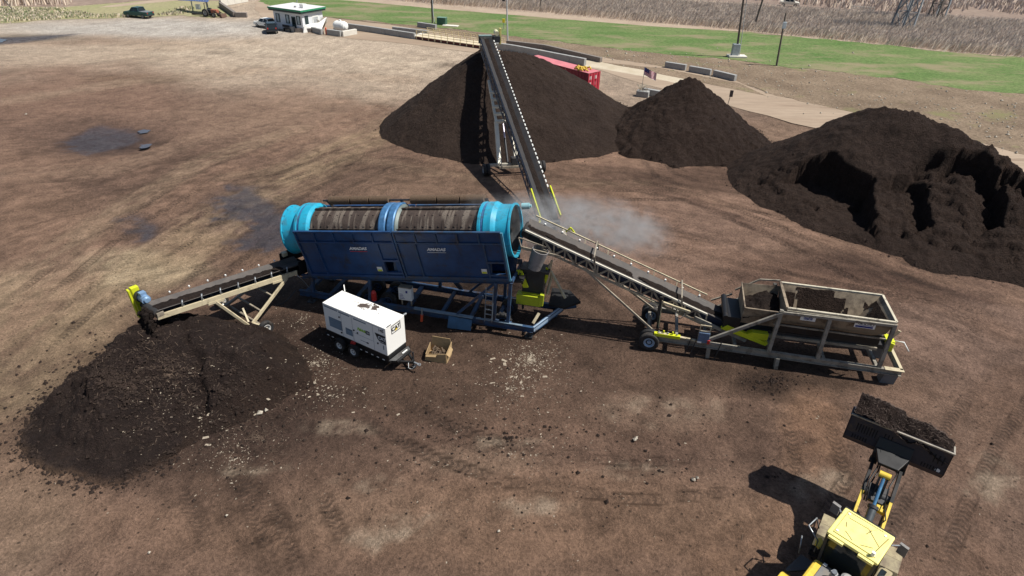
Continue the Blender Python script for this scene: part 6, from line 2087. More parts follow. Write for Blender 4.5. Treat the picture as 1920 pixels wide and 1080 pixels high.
def row(pts, n, mat, labels, group, h=.85, block=False, gap=.985):
    P_ = [V(p) for p in pts]
    tot = [0]
    for a, b_ in zip(P_[:-1], P_[1:]):
        tot.append(tot[-1] + (b_ - a).length)
    def at_(t):
        s_ = t * tot[-1]
        for k in range(len(P_) - 1):
            if s_ <= tot[k + 1] + 1e-6:
                return P_[k].lerp(P_[k + 1], (s_ - tot[k]) / (tot[k + 1] - tot[k]))
        return P_[-1]
    for k in range(n):
        a, b_ = at_(k / n), at_((k + 1) / n)
        barrier(a.x, a.y, b_.x, b_.y, mat, labels(k, n), group, h, block, frac=gap)


ORD = ['first', 'second', 'third', 'fourth', 'fifth', 'sixth', 'seventh', 'eighth', 'ninth']
G1 = 'barriers between the propane tank and the truck scale'
row([(642, 53, 0), (694, 60, 0), (778, 73, 0)], 5, m_barr, lambda k, n: f'grey concrete barrier, {ORD[k]} from the propane tank in the row to the truck scale', G1, 1.0, True)
row([(737, 60, 0), (803, 67.5, 0)], 2, m_barr, lambda k, n: ['left', 'right'][k] + ' one of two grey barriers standing behind the start of the truck scale', 'pair of barriers behind the truck scale', .95, True)
row([(784, 50.5, 0), (818, 55.5, 0)], 2, m_barr, lambda k, n: 'grey barrier on the grass edge ' + ['left of', 'under'][k] + ' the light pole with a bent conduit', 'pair of barriers by the conduit pole', .9, True)
row([(926, 92, 0), (960, 96, 0), (1097, 123, 0)], 6, m_barr, lambda k, n: f'pale topped concrete block, {ORD[k]} after the truck scale towards the red container', 'block row behind the red container', 1.05, True)
row([(950, 84, 0), (1020, 92, 0), (1127, 117, 0)], 5, m_bard, lambda k, n: f'brownish low barrier, {ORD[k]} from the truck scale in the rear roadside row', 'brown barriers along the far roadside', .75, True)
for k, (a, b_) in enumerate((((1247, 126), (1285, 132)), ((1292, 134), (1332, 141)), ((1338, 142), (1378, 152)))):
    barrier(*a, *b_, m_barr, ['left', 'middle', 'right'][k] + ' one of three loose grey barriers on the verge beside the gravel road', 'three loose barriers on the verge', .85, True)
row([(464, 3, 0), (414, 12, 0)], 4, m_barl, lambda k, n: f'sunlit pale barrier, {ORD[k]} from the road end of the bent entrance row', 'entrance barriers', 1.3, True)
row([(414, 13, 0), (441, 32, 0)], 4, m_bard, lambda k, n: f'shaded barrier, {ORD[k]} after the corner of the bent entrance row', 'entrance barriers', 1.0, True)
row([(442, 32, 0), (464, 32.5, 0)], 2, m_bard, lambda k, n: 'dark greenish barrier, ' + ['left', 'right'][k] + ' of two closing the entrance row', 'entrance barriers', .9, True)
barrier(536, 57, 552, 60, m_barr, 'grey barrier in front of the office, next to the dark parked car', 'barriers round the office', .9, True)
barrier(554, 60, 585, 60.5, m_bard, 'brownish barrier in front of the office door', 'barriers round the office', .7, True)
barrier(587, 60, 605, 65, m_barr, 'grey barrier at the office corner beside the red bollard', 'barriers round the office', .9, True)
barrier(615, 65, 640, 68.5, m_barr, 'grey barrier in front of the white propane tank', 'barriers round the office', .95, True)
barrier(642, 68.5, 668, 64, m_barl, 'sunlit pale barrier angled beside the white propane tank', 'barriers round the office', .9, True)

# ------------------------------------------------------------------ office building
pa, pb_, pc = G(518, 52, 0), G(572, 62, 0), G(601, 58, 0)
pa, pb_ = G(517, 53), G(570, 61)
ox = V((pb_.x - pa.x, pb_.y - pa.y, 0))
OLn = ox.length
ox.normalize()
ROf = math.atan2(ox.y, ox.x)
off_ = thing('office_building', 'small white site office with a green edged flat roof', 'office', (pa.x, pa.y, 0), ROf)
m_wall = paint('white_siding', (.72, .74, .76), .6, 0, .06, 2, .1, (.4, .4, .4))
m_roofw = paint('pale_roof_membrane', (.62, .60, .60), .8, 0, .1, .8, .2, (.4, .38, .36))
m_grn = paint('green_fascia', (.03, .22, .11), .5)
m_dkf = paint('dark_fascia', (.03, .05, .05), .5)
OW, OH = 5.2, 3.4
MB().box((0, 0, 0), (OLn, OW, OH)).build('wall', m_wall, off_)
MB().box((-.6, -.6, OH + .30), (OLn + .5, OW + .5, OH + .42)).build('roof', m_roofw, off_)
q = MB()
q.box((-.62, -.66, OH + .12), (OLn + .52, -.60, OH + .40))
q.box((OLn + .50, -.6, OH + .12), (OLn + .56, OW + .5, OH + .40))
q.box((-.66, -.6, OH + .12), (-.60, OW + .5, OH + .40))
q.build('fascia', m_grn, off_)
MB().box((-.55, -.55, OH - .22), (OLn + .45, OW + .45, OH + .14)).build('soffit', m_dkf, off_)
MB().box((OLn * .74, OW * .3, OH + .42), (OLn * .74 + .9, OW * .3 + .9, OH + 1.1)).build('roof_vent', m_white, off_)
MB().box((OLn * .58, OW * .25, OH + .42), (OLn * .58 + .3, OW * .25 + .3, OH + .7)).build('roof_pipe', m_grey, off_)
for x in (.08, .42, .80):
    f = MB().box((OLn * x, -.05, 1.2), (OLn * x + 1.0, -.004, 2.7)).build('window', m_dkf, off_)
    MB().box((OLn * x + .25, -.06, 1.3), (OLn * x + .75, -.051, 2.6)).build('pane', paint('pale_pane', (.35, .42, .45), .2), f)
d_ = MB().box((OLn * .63, -.05, .05), (OLn * .63 + 1.0, -.004, 2.5)).build('door', m_dkf, off_)
MB().box((OLn * .63 + .2, -.06, 1.2), (OLn * .63 + .8, -.051, 2.3)).build('pane', m_glass, d_)
f = MB().box((OLn + .004, OW * .12, 1.1), (OLn + .05, OW * .28, 2.7)).build('window', m_dkf, off_)
f = MB().box((OLn + .004, OW * .48, 1.2), (OLn + .05, OW * .78, 2.6)).build('window', m_white, off_)
MB().box((OLn + .051, OW * .52, 1.3), (OLn + .06, OW * .74, 2.3)).build('pane', paint('grey_blind', (.42, .44, .45), .5), f)
q = MB()
q.bar((OLn * .44, -.9, .5), (OLn * .68, -.9, .5), .5, .08)
q.bar((OLn * .44, -1.15, .95), (OLn * .68, -1.15, .95), .06, .4)
for x in (.45, .67):
    q.bar((OLn * x, -.9, 0), (OLn * x, -.9, .5), .4, .06, V((1, 0, 0)))
bn = q.build('bench', m_dark_s)
bn.location, bn.rotation_euler = off_.location, off_.rotation_euler
tag(bn, 'dark bench standing against the long wall of the site office', 'bench')
# white ramp panels at the office corner
q = MB()
q.prism([(OLn + .15, -.3, 0), (OLn + 1.5, OW * .5, 0), (OLn + 1.4, OW * .9, 2.2), (OLn + .9, OW * .6, 1.4), (OLn + .2, OW * .02, 1.3)], (.05, .04, 0))
q.build('ramp_screen', m_white, off_)
sh = thing('bare_shrub', 'bare pale twiggy shrub at the right end of the site office', 'shrub', (*G(606, 55).xy, 0))
q = MB()
for k in range(70):
    a, b2 = r2.uniform(0, 6.28), r2.uniform(.2, 1.3)
    q.path([(0, 0, .05), (math.cos(a) * b2 * .5, math.sin(a) * b2 * .5, 1.0), (math.cos(a) * b2, math.sin(a) * b2, r2.uniform(1.2, 2.2))], .035, 4)
q.build('twigs', paint('pale_twigs', (.33, .30, .25), .9), sh)
# propane tank
tp = G(640, 62)
tk = thing('propane_tank', 'white rounded propane tank standing behind low barriers', 'tank', (tp.x, tp.y, 0), ROf)
MB().lathe([(-1.5, 0), (-1.45, .4), (-1.2, .72), (-.8, .85), (.8, .85), (1.2, .72), (1.45, .4), (1.5, 0)], (0, 0, 1.25), (1, 0, 0), 24).build('shell', m_white, tk)
q = MB()
for x in (-.8, .8):
    q.box((x - .15, -.6, 0), (x + .15, .6, .6))
q.build('saddle', m_barr, tk)
MB().box((-1.35, -.5, .4), (-1.2, .3, 1.4)).build('hazard_plate', paint('blue_plate', (.15, .3, .5), .5), tk)
MB().tube((0, 0, 2.08), (0, 0, 2.3), .2, 12).build('dome', m_white, tk)
bo = MB().lathe([(0, .14), (1.15, .14), (1.22, .1), (1.25, 0)], n=12, ax=(0, 0, 1)).build('bollard', m_orange)
bo.location = (*G(612, 65).xy, 0)
tag(bo, 'red orange bollard between two barriers beside the office', 'bollard')


# ------------------------------------------------------------------ vehicles
def vehicle(name, label, cat, loc, rz, L, W, body_prof, glass, col_mat, wheels, wr, bed=None):
    """body_prof: side outline (x, z) of the lower body; glass: cab outline"""
    t = thing(name, label, cat, loc, rz)
    MB().prism([(x, -W / 2, z) for x, z in body_prof], (0, W, 0)).build('body', col_mat, t, .06)
    q = MB()
    n = len(glass)
    lo = [(x, s_, z) for s_ in (-W / 2 + .06, W / 2 - .06) for x, z in glass[:2]]
    a0, a1, b1, b0 = glass[0], glass[1], glass[2], glass[3]
    i0, i1 = W / 2 - .05, W / 2 - .22
    vs_ = [(a0[0], -i0, a0[1]), (a1[0], -i0, a1[1]), (a1[0], i0, a1[1]), (a0[0], i0, a0[1]), (b0[0], -i1, b0[1]), (b1[0], -i1, b1[1]), (b1[0], i1, b1[1]), (b0[0], i1, b0[1])]
    q.add(vs_, [(0, 1, 5, 4), (1, 2, 6, 5), (2, 3, 7, 6), (3, 0, 4, 7), (4, 5, 6, 7)])
    cabn = q.build('cabin_glass', m_glass, t, .04)
    zt = b0[1]
    MB().box((b0[0] - .08, -i1 - .03, zt - .01), (b1[0] + .08, i1 + .03, zt + .05)).build('roof', col_mat, cabn, .03)
    for (xa, za), (xb, zb2) in ((glass[0], glass[3]), (glass[1], glass[2]), (((a0[0] + a1[0]) / 2, a0[1]), ((b0[0] + b1[0]) / 2, b0[1]))):
        for s_ in (-1, 1):
            MB().bar((xa, s_ * i0, za), (xb, s_ * (i1 + .02), zb2), .09, .07, V((1, 0, 0))).build('pillar', col_mat, cabn)
    for x in wheels:
        for s_ in (-1, 1):
            wheel('wheel', t, (x, s_ * (W / 2 - .1), wr), (0, 1, 0), wr, .24, m_grey, n=20)
    xr, xf = min(p[0] for p in body_prof), max(p[0] for p in body_prof)
    for s_ in (-1, 1):
        MB().box((xr - .02, s_ * (W / 2 - .25) - .1, .85), (xr + .02, s_ * (W / 2 - .25) + .1, 1.1)).build('tail_light', m_red, t)
        MB().box((xf - .02, s_ * (W / 2 - .35) - .18, .75), (xf + .03, s_ * (W / 2 - .35) + .18, .95)).build('headlight', m_white, t)
        MB().box((glass[1][0] - .35, s_ * (W / 2 + .1) - .1, glass[1][1] + .02), (glass[1][0] - .2, s_ * (W / 2 + .1) + .1, glass[1][1] + .2)).build('mirror', col_mat, t)
    MB().box((xr - .06, -W / 2 + .05, .42), (xr + .02, W / 2 - .05, .65)).build('bumper', m_dark_s, t, .02)
    MB().box((xf - .02, -W / 2 + .05, .38), (xf + .06, W / 2 - .05, .62)).build('bumper', m_dark_s, t, .02)
    return t


m_cargreen = paint('dark_green_car_paint', (.02, .075, .07), .2, .3, .05, 2)
m_cargrey = paint('dark_blue_car_paint', (.03, .045, .06), .2, .4, .05, 2)
pk_ = vehicle('pickup_truck', 'dark green pickup truck with a pale rear parked alone on the grey gravel', 'pickup truck', (*G(262, 32.5).xy, 0), R(165), 5.6, 2.0,
              [(-2.8, .45), (-2.8, 1.15), (-.9, 1.2), (1.1, 1.2), (2.6, 1.1), (2.8, .9), (2.8, .45)], [(-.9, 1.2), (1.25, 1.2), (.6, 1.85), (-.7, 1.88)], m_cargreen, (-1.7, 1.75), .4)
MB().box((-2.75, -.9, 1.16), (-.95, .9, 1.22)).build('bed_cover', m_grey, pk_)
suv = vehicle('suv', 'dark blue car parked beside the white site office', 'car', (*G(510, 60).xy, 0), R(112), 4.6, 1.9,
              [(-2.2, .4), (-2.25, 1.05), (.9, 1.1), (2.1, .98), (2.3, .75), (2.3, .4)], [(-2.0, 1.05), (1.2, 1.08), (.35, 1.7), (-1.6, 1.68)], m_cargrey, (-1.35, 1.4), .36)
# white car half hidden behind it
wc = vehicle('car', 'white car mostly hidden behind the dark blue car by the office', 'car', (*G(499, 51).xy, 0), R(150), 4.4, 1.85,
             [(-2.2, .4), (-2.25, 1.0), (.9, 1.05), (2.1, .95), (2.3, .7), (2.3, .4)], [(-1.9, 1.0), (1.1, 1.05), (.3, 1.6), (-1.4, 1.6)], m_white, (-1.35, 1.4), .34)

# small tractor with a loader and the solar rack by the yard edge
tp = G(396, 31)
tr = thing('tractor', 'small dark and red compact tractor under the solar panels', 'tractor', (tp.x, tp.y, 0), R(-15))
MB().box((-.8, -.45, .7), (.5, .45, 1.3)).build('chassis', m_dark_s, tr, .05)
MB().box((.4, -.4, .75), (1.8, .4, 1.4)).build('hood', paint('rusty_orange_hood', (.35, .12, .07), .5), tr, .08)
q = MB()
for s_ in (-1, 1):
    q.bar((-.7, s_ * .5, 1.3), (-.7, s_ * .5, 2.5), .1, .1, V((1, 0, 0)))
q.bar((-.7, -.5, 2.5), (-.7, .5, 2.5), .1, .1)
q.build('roll_bar', m_dark_s, tr)
for x, r_ in ((-.6, .75), (1.3, .45)):
    for s_ in (-1, 1):
        wheel('wheel', tr, (x, s_ * .75, r_), (0, 1, 0), r_, .35, m_grey, n=20)
q = MB()
q.prism([(2.6, -.8, .1), (3.2, -.8, .05), (3.0, -.8, .7), (2.7, -.8, .7)], (0, 1.6, 0))
q.bar((1.2, -.5, 1.3), (2.7, -.5, .5), .1, .14)
q.bar((1.2, .5, 1.3), (2.7, .5, .5), .1, .14)
q.build('loader_arm', paint('rust_brown', (.12, .07, .05), .7), tr)
MB().bar((-1.2, 0, .35), (-4.6, .3, .25), .5, .25).build('implement', m_rubber, tr)
sp = G(376, 23)
so_ = thing('solar_rack', 'rack of blue solar panels on posts behind the small tractor', 'solar panels', (sp.x, sp.y, 0), R(-14))
q = MB()
for x in (-1.8, 1.8):
    q.bar((x, 0, 0), (x, .2, 3.2), .16, .16, V((1, 0, 0)))
    q.bar((x, -1.0, 2.4), (x, 1.2, 4.1), .1, .1)
q.build('post', m_grey, so_)
m_sol = paint('solar_blue', (.10, .15, .34), .25, .1, .15, 1)
for k in range(4):
    x0 = -3.6 + k * 1.8
    MB().plate((x0, -1.5, 2.3), (x0 + 1.72, -1.5, 2.3), (x0 + 1.72, 1.3, 4.5), (x0, 1.3, 4.5), .06).build('panel', m_sol, so_)
    for j in (.5, 1.0):
        MB().bar((x0 + .58 * j * 2 - .02, -1.5, 2.40), (x0 + .58 * j * 2 - .02, 1.3, 4.60), .08, .02).build('panel_bar', m_grey, so_)
MB().box((-.6, -.4, .6), (.2, .1, 1.5)).build('inverter_box', m_white, so_)

# ------------------------------------------------------------------ truck scale
wa, wb = G(777, 73), G(928, 95)
wxv = V((wb.x - wa.x, wb.y - wa.y, 0))
WL = wxv.length
wxv.normalize()
ws = thing('truck_scale', 'long truck scale deck with cream guard rails and a dark red side', 'truck scale', (wa.x, wa.y, 0), math.atan2(wxv.y, wxv.x))
m_maroon = paint('dark_red_girder', (.12, .028, .022), .6, 0, .2, 1, .2)
m_cream = paint('cream_rail', (.72, .60, .36), .5, 0, .1, 1.5)
MB().box((.3, 0, .02), (WL, 3.4, .42)).build('girder', m_maroon, ws)
MB().box((.2, -.02, .424), (WL, 3.42, .50)).build('deck', paint('cream_deck', (.56, .48, .34), .7, 0, .1, 1.5, .2, (.4, .33, .24)), ws)
n_ = 13
for k in range(n_):
    MB().box((.5 + k * (WL - .8) / (n_ - 1) - .1, -.10, .05), (.5 + k * (WL - .8) / (n_ - 1) + .1, -.004, .5)).build('side_bracket', m_cream, ws)
for y in (.06, 3.35):
    for z_ in (.85, 1.2, 1.5):
        MB().bar((.3, y, z_), (WL, y, z_), .07, .07).build('rail', m_cream, ws)
    for k in range(n_):
        x = .5 + k * (WL - .8) / (n_ - 1)
        MB().bar((x, y, .5), (x, y, 1.5), .08, .08, V((1, 0, 0))).build('rail_post', m_cream, ws)
MB().box((-1.0, -.15, .02), (.19, 3.5, .44)).build('approach_slab', m_barl, ws)

# ------------------------------------------------------------------ red container and the yellow bundle on it
ka, kb = G(1104, 137.5, 2.75), G(1126, 133, 2.75)
kx = V((kb.x - ka.x, kb.y - ka.y, 0))
KW = kx.length
kx.normalize()
far_ = G(994, 101.7, 2.75)
KL = 12.0
ct = thing('shipping_container', 'red corrugated shipping container half hidden behind the tallest cone', 'container', (ka.x, ka.y, 0), math.atan2(kx.y, kx.x))
m_cred = paint('container_red', (.36, .035, .05), .5, 0, .15, 1.0, .15, (.14, .03, .03))
m_cpink = paint('sun_faded_red_roof', (.52, .17, .19), .7, 0, .15, .8, .2, (.42, .2, .2))
q = MB()
KH = 2.75
n_ = 40
ps = []
for side, x0 in ((0, 0.03), (1, KW - .03)):
    for k in range(n_):
        y0, y1 = .1 + (KL - .2) * k / n_, .1 + (KL - .2) * (k + 1) / n_
        dx = .05 * (1 if k % 2 else 0) * (1 if side == 0 else -1)
        q.box((x0 + dx - .015, y0, .16), (x0 + dx + .015, y1, KH - .1))
q.box((.02, KL - .08, .1), (KW - .02, KL - .02, KH - .06))
q.box((.06, .06, .05), (KW - .06, KL - .06, .15))
q.build('side_wall', m_cred, ct)
MB().box((.0, .0, KH - .04), (KW, KL, KH)).build('roof', m_cpink, ct)
q = MB()
for x in (.05, KW - .05):
    for y in (.05, KL - .05):
        q.box((x - .07, y - .07, 0), (x + .07, y + .07, KH - .041))
q.parts('corner_post', m_cred, ct)
for k, x0 in enumerate((.13, KW / 2 + .02)):
    x1 = x0 + KW / 2 - .15
    dr = MB().box((x0, -.01, .14), (x1, .05, KH - .12)).build('door', paint('bright_door_red', (.48, .04, .07), .45, 0, .1, 1, .1), ct)
    for fx in (.25, .75):
        MB().tube((x0 + (x1 - x0) * fx, -.05, .12), (x0 + (x1 - x0) * fx, -.05, KH - .1), .03, 8).build('lock_rod', m_red, dr)
    for zc in (.5, 1.3, 2.1):
        MB().box((x0 + .12, -.022, zc - .2), (x0 + .42, -.012, zc + .22)).build('door_label', m_white if (zc != 1.3 or k == 0) else m_cpink, dr)
tb_ = thing('tarp_bundle', 'crumpled yellow straps and tarp lying on the red container roof', 'tarp', (ct.location.x, ct.location.y, 0), ct.rotation_euler.z)
q = MB()
for k in range(16):
    x, y = r2.uniform(.2, 1.7), r2.uniform(.6, 2.6)
    q.path([(x, y, KH + .05), (x + r2.uniform(-.3, .3), y + .3, KH + r2.uniform(.15, .35)), (x + r2.uniform(-.5, .5), y + .7, KH + .06)], .11, 5)
q.build('folds', paint('yellow_tarp', (.62, .42, .06), .6, 0, .4, 4), tb_)
py_ = G(985, 104, 2.2)
pc_ = MB().prism([(-1.8, -.5, 0), (1.6, -.6, 0), (1.7, .6, 0), (-1.6, .7, 0)], (0, 0, .8)).build('pallet_stack', paint('cream_sheeting', (.66, .58, .42), .7, 0, .1, 1), None, .06)
pc_.location, pc_.rotation_euler = (py_.x, py_.y, 0), (0, 0, R(-16))
pc_.location.z = .0
tag(pc_, 'cream covered low stack standing behind the peak of the tallest cone', 'stack')

# ------------------------------------------------------------------ flag, block, sign
fb = G(1202, 178)
fl_ = thing('flag', 'small striped flag on a thin pole between two heaps', 'flag', (fb.x, fb.y, 0), R(-8))
MB().tube((0, 0, 0), (0, 0, 3.6), .03, 8).build('pole', m_grey, fl_)
m_flag, nt, b = new_mat('flag_cloth')
tc = N(nt, 'ShaderNodeTexCoord').outputs['Object']
sx = N(nt, 'ShaderNodeSeparateXYZ')
nt.links.new(tc, sx.inputs[0])
m13 = math_n(nt, 'GREATER_THAN', math_n(nt, 'FRACT', math_n(nt, 'MULTIPLY', sx.outputs[2], 6.5), 0), .5)
cs = mix(nt, m13, (.72, .70, .70), (.50, .03, .06))
can = math_n(nt, 'MULTIPLY', math_n(nt, 'LESS_THAN', sx.outputs[0], .64), math_n(nt, 'GREATER_THAN', sx.outputs[2], .46))
vo = N(nt, 'ShaderNodeTexVoronoi')
vo.inputs['Scale'].default_value = 9
nt.links.new(tc, vo.inputs['Vector'])
cc2 = mix(nt, math_n(nt, 'LESS_THAN', vo.outputs['Distance'], .2), (.03, .04, .16), (.7, .7, .7))
cs = mix(nt, can, cs, cc2)
nt.links.new(cs, b.inputs['Base Color'])
b.inputs['Roughness'].default_value = .8
xs_, zs_ = np.arange(0, 1.62, .06), np.arange(0, 1.02, .06)
vv, ff = [], []
for j, z_ in enumerate(zs_):
    for i, x in enumerate(xs_):
        vv.append((x, .10 * math.sin(x * 5 + z_), z_ - .42 * x))
for j in range(len(zs_) - 1):
    for i in range(len(xs_) - 1):
        a = j * len(xs_) + i
        ff.append((a, a + 1, a + 1 + len(xs_), a + len(xs_)))
# the drooping shape is in the mesh; stripes follow a straightened copy of the height
me_z = [(x, 0, z_) for z_ in zs_ for x in xs_]
q = MB()
q.add(vv, ff, True)
fo_ = q.build('cloth', m_flag, fl_)
fo_.data.attributes.new('flat', 'FLOAT_VECTOR', 'POINT').data.foreach_set('vector', np.array(me_z, dtype=np.float32).ravel())
nt = m_flag.node_tree
fa_ = N(nt, 'ShaderNodeAttribute', attribute_name='flat')
nt.links.new(fa_.outputs['Vector'], sx.inputs[0])
nt.links.new(fa_.outputs['Vector'], vo.inputs['Vector'])
fo_.location = (.03, 0, 2.6)
barrier(1204, 176, 1243, 183, m_barr, 'grey barrier beside the flag pole, partly behind the middle heap', 'barriers by the flag', .8, True)
pl = thing('flag_planter', 'grey block planter with dry stems at the foot of the flag', 'planter', (*G(1206, 181).xy, 0), R(-20))
MB().box((-.9, -.5, 0), (.7, .5, .75)).build('block', m_barr, pl, .04)
q = MB()
for k in range(26):
    x, y = r2.uniform(-.7, .6), r2.uniform(-.4, .4)
    q.path([(x, y, .7), (x + r2.uniform(-.2, .2), y, 1.1), (x + r2.uniform(-.5, .5), y + r2.uniform(-.3, .3), 1.5)], .02, 4)
q.build('stems', paint('dry_stems', (.36, .32, .25), .9), pl)
sp = G(1361, 207)
sn = thing('sign_post', 'thin tilted post with a small brown sign behind the middle heap', 'sign', (sp.x, sp.y, 0), R(-15))
MB().bar((0, 0, 0), (.25, 0, 2.4), .07, .07, V((1, 0, 0))).build('post', m_cha, sn)
MB().box((.05, -.06, 1.7), (.45, -.02, 2.5)).build('sign_panel', paint('brown_sign', (.14, .11, .09), .6), sn)
for (u, v, lab) in ((1358, 204, 'small white jug standing by the tilted brown sign'),):
    jg = MB().lathe([(0, 0), (0, .22), (.4, .24), (.6, .12), (.7, .1), (.7, 0)], ax=(0, 0, 1), n=12).build('jug', m_white)
    jg.location = (*G(u, v).xy, 0)
    tag(jg, lab, 'jug')
ud = barrier(1346, 196, 1352, 200, m_bard, 'short dark block behind the right shoulder of the middle heap', 'barriers by the flag', .8, True)

# ------------------------------------------------------------------ poles and towers
m_wood = paint('grey_weathered_pole', (.12, .105, .09), .9, 0, .25, 2)
m_pgrey = paint('pale_metal_pole', (.45, .47, .48), .5, .2, .1, 2)


def pole(name, label, u, v, du, dv, h, r, mat, cat='pole', extra=None):
    """pole from its foot; (du, dv) is where it leaves the picture's sight, h its height"""
    a = G(u, v)
    best = None
    for z in np.arange(2, 40, .25):
        pass
    t = thing(name, label, cat, (a.x, a.y, 0))
    top = V((0, 0, h))
    # lean read from the photograph: the top must lie on the sight line through (du, dv)
    q0 = G(du, dv, (540 - 0) * 0 + 0) if False else None
    lean = V((0, 0, 0))
    for zz_ in np.arange(.5, h, .25):
        p = G(du, dv, zz_)
        if abs(p.y - a.y) < 1.2 or p.y < a.y:
            lean = V(((p.x - a.x) / zz_, 0, 1))
            break
    else:
        lean = V((0, 0, 1))
    top = lean * h
    MB().tube((0, 0, -.2), top, r, 10, r * .7).build('shaft', mat, t)
    return t, lean


t, ln = pole('light_pole', 'dark wooden light pole with a bent pale conduit behind two barriers', 811, 43, 809, 0, 14, .17, m_wood, 'light pole')
MB().path([(.45, -.3, 0), (.42, -.3, .4), (.22, -.2, 1.6), (ln.x * 4 + .2, -.2, 4), (ln.x * 10 + .2, -.2, 10)], .09, 8).build('conduit', m_pgrey, t)
MB().bar(ln * 13, ln * 13 + V((0, -1.6, .3)), .1, .1).build('lamp_arm', m_grey, t)
t, ln = pole('light_pole', 'pale metal light pole standing at the end of the truck scale', 952, 84, 950, 0, 14, .15, m_pgrey, 'light pole')
MB().bar(ln * 7.2 + V((-.8, 0, .2)), ln * 7.2 + V((0, 0, 0)), .12, .12).build('lamp_arm', m_grey, t)
MB().box((-1.1, -.2, 7.0), (-.6, .2, 7.4)).build('lamp_head', m_dark_s, t)
MB().tube((-.3, 0, 6.2), (-.3, 0, 6.6), .12, 8).build('insulator', m_white, t)
bx_ = thing('transformer_box', 'dark green utility box on the grass by the conduit pole', 'utility box', (*G(829, 46).xy, 0), R(-12))
MB().box((-.9, -.6, 0), (.9, .6, 1.3)).build('cabinet', paint('utility_green', (.05, .12, .08), .5), bx_, .03)
MB().box((-.95, -.65, 1.3), (.95, .65, 1.37)).build('lid', paint('utility_lid', (.14, .24, .18), .5), bx_, .02)
MB().box((.5, -1.6, -.02), (3.6, -.2, .12)).build('pad', m_barl, bx_)
ym = thing('marker_post', 'short post with a yellow marker beside the pale light pole', 'marker post', (*G(944, 55).xy, 0))
MB().tube((0, 0, 0), (0, 0, 1.4), .05, 8).build('post', m_grey, ym)
MB().box((-.25, -.1, 1.2), (.25, .1, 1.9)).build('marker', m_txt_y, ym, .03)
t, ln = pole('utility_pole', 'tall dark utility pole with a white lamp and a concrete foot on the verge', 1380, 107, 1393, 0, 15, .18, m_wood, 'utility pole')
MB().box((-1.4, -.9, -.05), (1.6, .9, .3)).build('foot', m_barl, t, .04)
MB().box((-.9, -.45, .3), (.25, .4, 2.1)).build('meter_cabinet', paint('grey_cabinet', (.34, .38, .40), .5), t, .03)
MB().tube((.45, -.2, .3), (ln.x * 12 + .45, -.2, 12), .06, 8).build('conduit', m_pgrey, t)
MB().box((ln.x * 9 - 1.0, -.1, 8.9), (ln.x * 9 + 0, .0, 9.0)).build('lamp_arm', m_pgrey, t)
MB().box((ln.x * 9 + .1, -.3, 8.9), (ln.x * 9 + .9, .3, 9.3)).build('lamp_head', m_white, t)
a = G(1456, 123)
hb = next((z for z in np.arange(2, 20, .1) if G(1471, 24, z).y < a.y + .3), 9)
t, ln = pole('utility_pole', 'short dark pole with a pale box near its top on the verge', 1456, 123, 1471, 24, hb, .16, m_wood, 'utility pole')
MB().box((ln.x * hb * .72 - .3, -.4, hb * .72), (ln.x * hb * .72 + .25, -.16, hb * .84)).build('pole_box', paint('pale_blue_box', (.50, .58, .62), .4), t, .02)
t, ln = pole('utility_pole', 'leaning grey pole rising out of the dry reeds', 1413, 53, 1426, 0, 16, .2, m_wood, 'utility pole')
MB().box((ln.x * 9 - .9, -.1, 8.6), (ln.x * 9 - .3, .1, 9.4)).build('pole_box', m_white, t)
t, ln = pole('utility_pole', 'thin leaning grey pole by the brown field at the far left', 25, 19, 16, 0, 12, .12, m_wood, 'utility pole')
t, ln = pole('utility_pole', 'thin dark pole standing in the reeds beyond the footpath', 1012, 20, 1014, 0, 12, .14, m_wood, 'utility pole')
t, ln = pole('utility_pole', 'thin pale pole on the grass just behind the site office', 556, 13, 555, 0, 10, .1, m_pgrey, 'utility pole')


def tower(label, u, v, h, w0, w1, lean, col):
    a = G(u, v)
    t = thing('lattice_tower', label, 'lattice tower', (a.x, a.y, 0), R(20))
    cs_ = [(-1, -1), (1, -1), (1, 1), (-1, 1)]
    pt_ = lambda k, f: V((cs_[k % 4][0] * (w0 + (w1 - w0) * f) + lean * h * f, cs_[k % 4][1] * (w0 + (w1 - w0) * f), h * f))
    for k in range(4):
        MB().bar(pt_(k, 0), pt_(k, 1), .28, .28, V((1, 0, 0))).build('tower_leg', col if k in (0, 3) else m_pgrey, t)
    n = 7
    for k in range(4):
        q = MB()
        for j in range(n):
            f0, f1 = j / n, (j + 1) / n
            q.bar(pt_(k, f0), pt_(k + 1, f1), .11, .11)
            q.bar(pt_(k + 1, f0), pt_(k, f1), .11, .11)
            q.bar(pt_(k, f1), pt_(k + 1, f1), .11, .11)
        q.build('bracing', col, t)
    return t


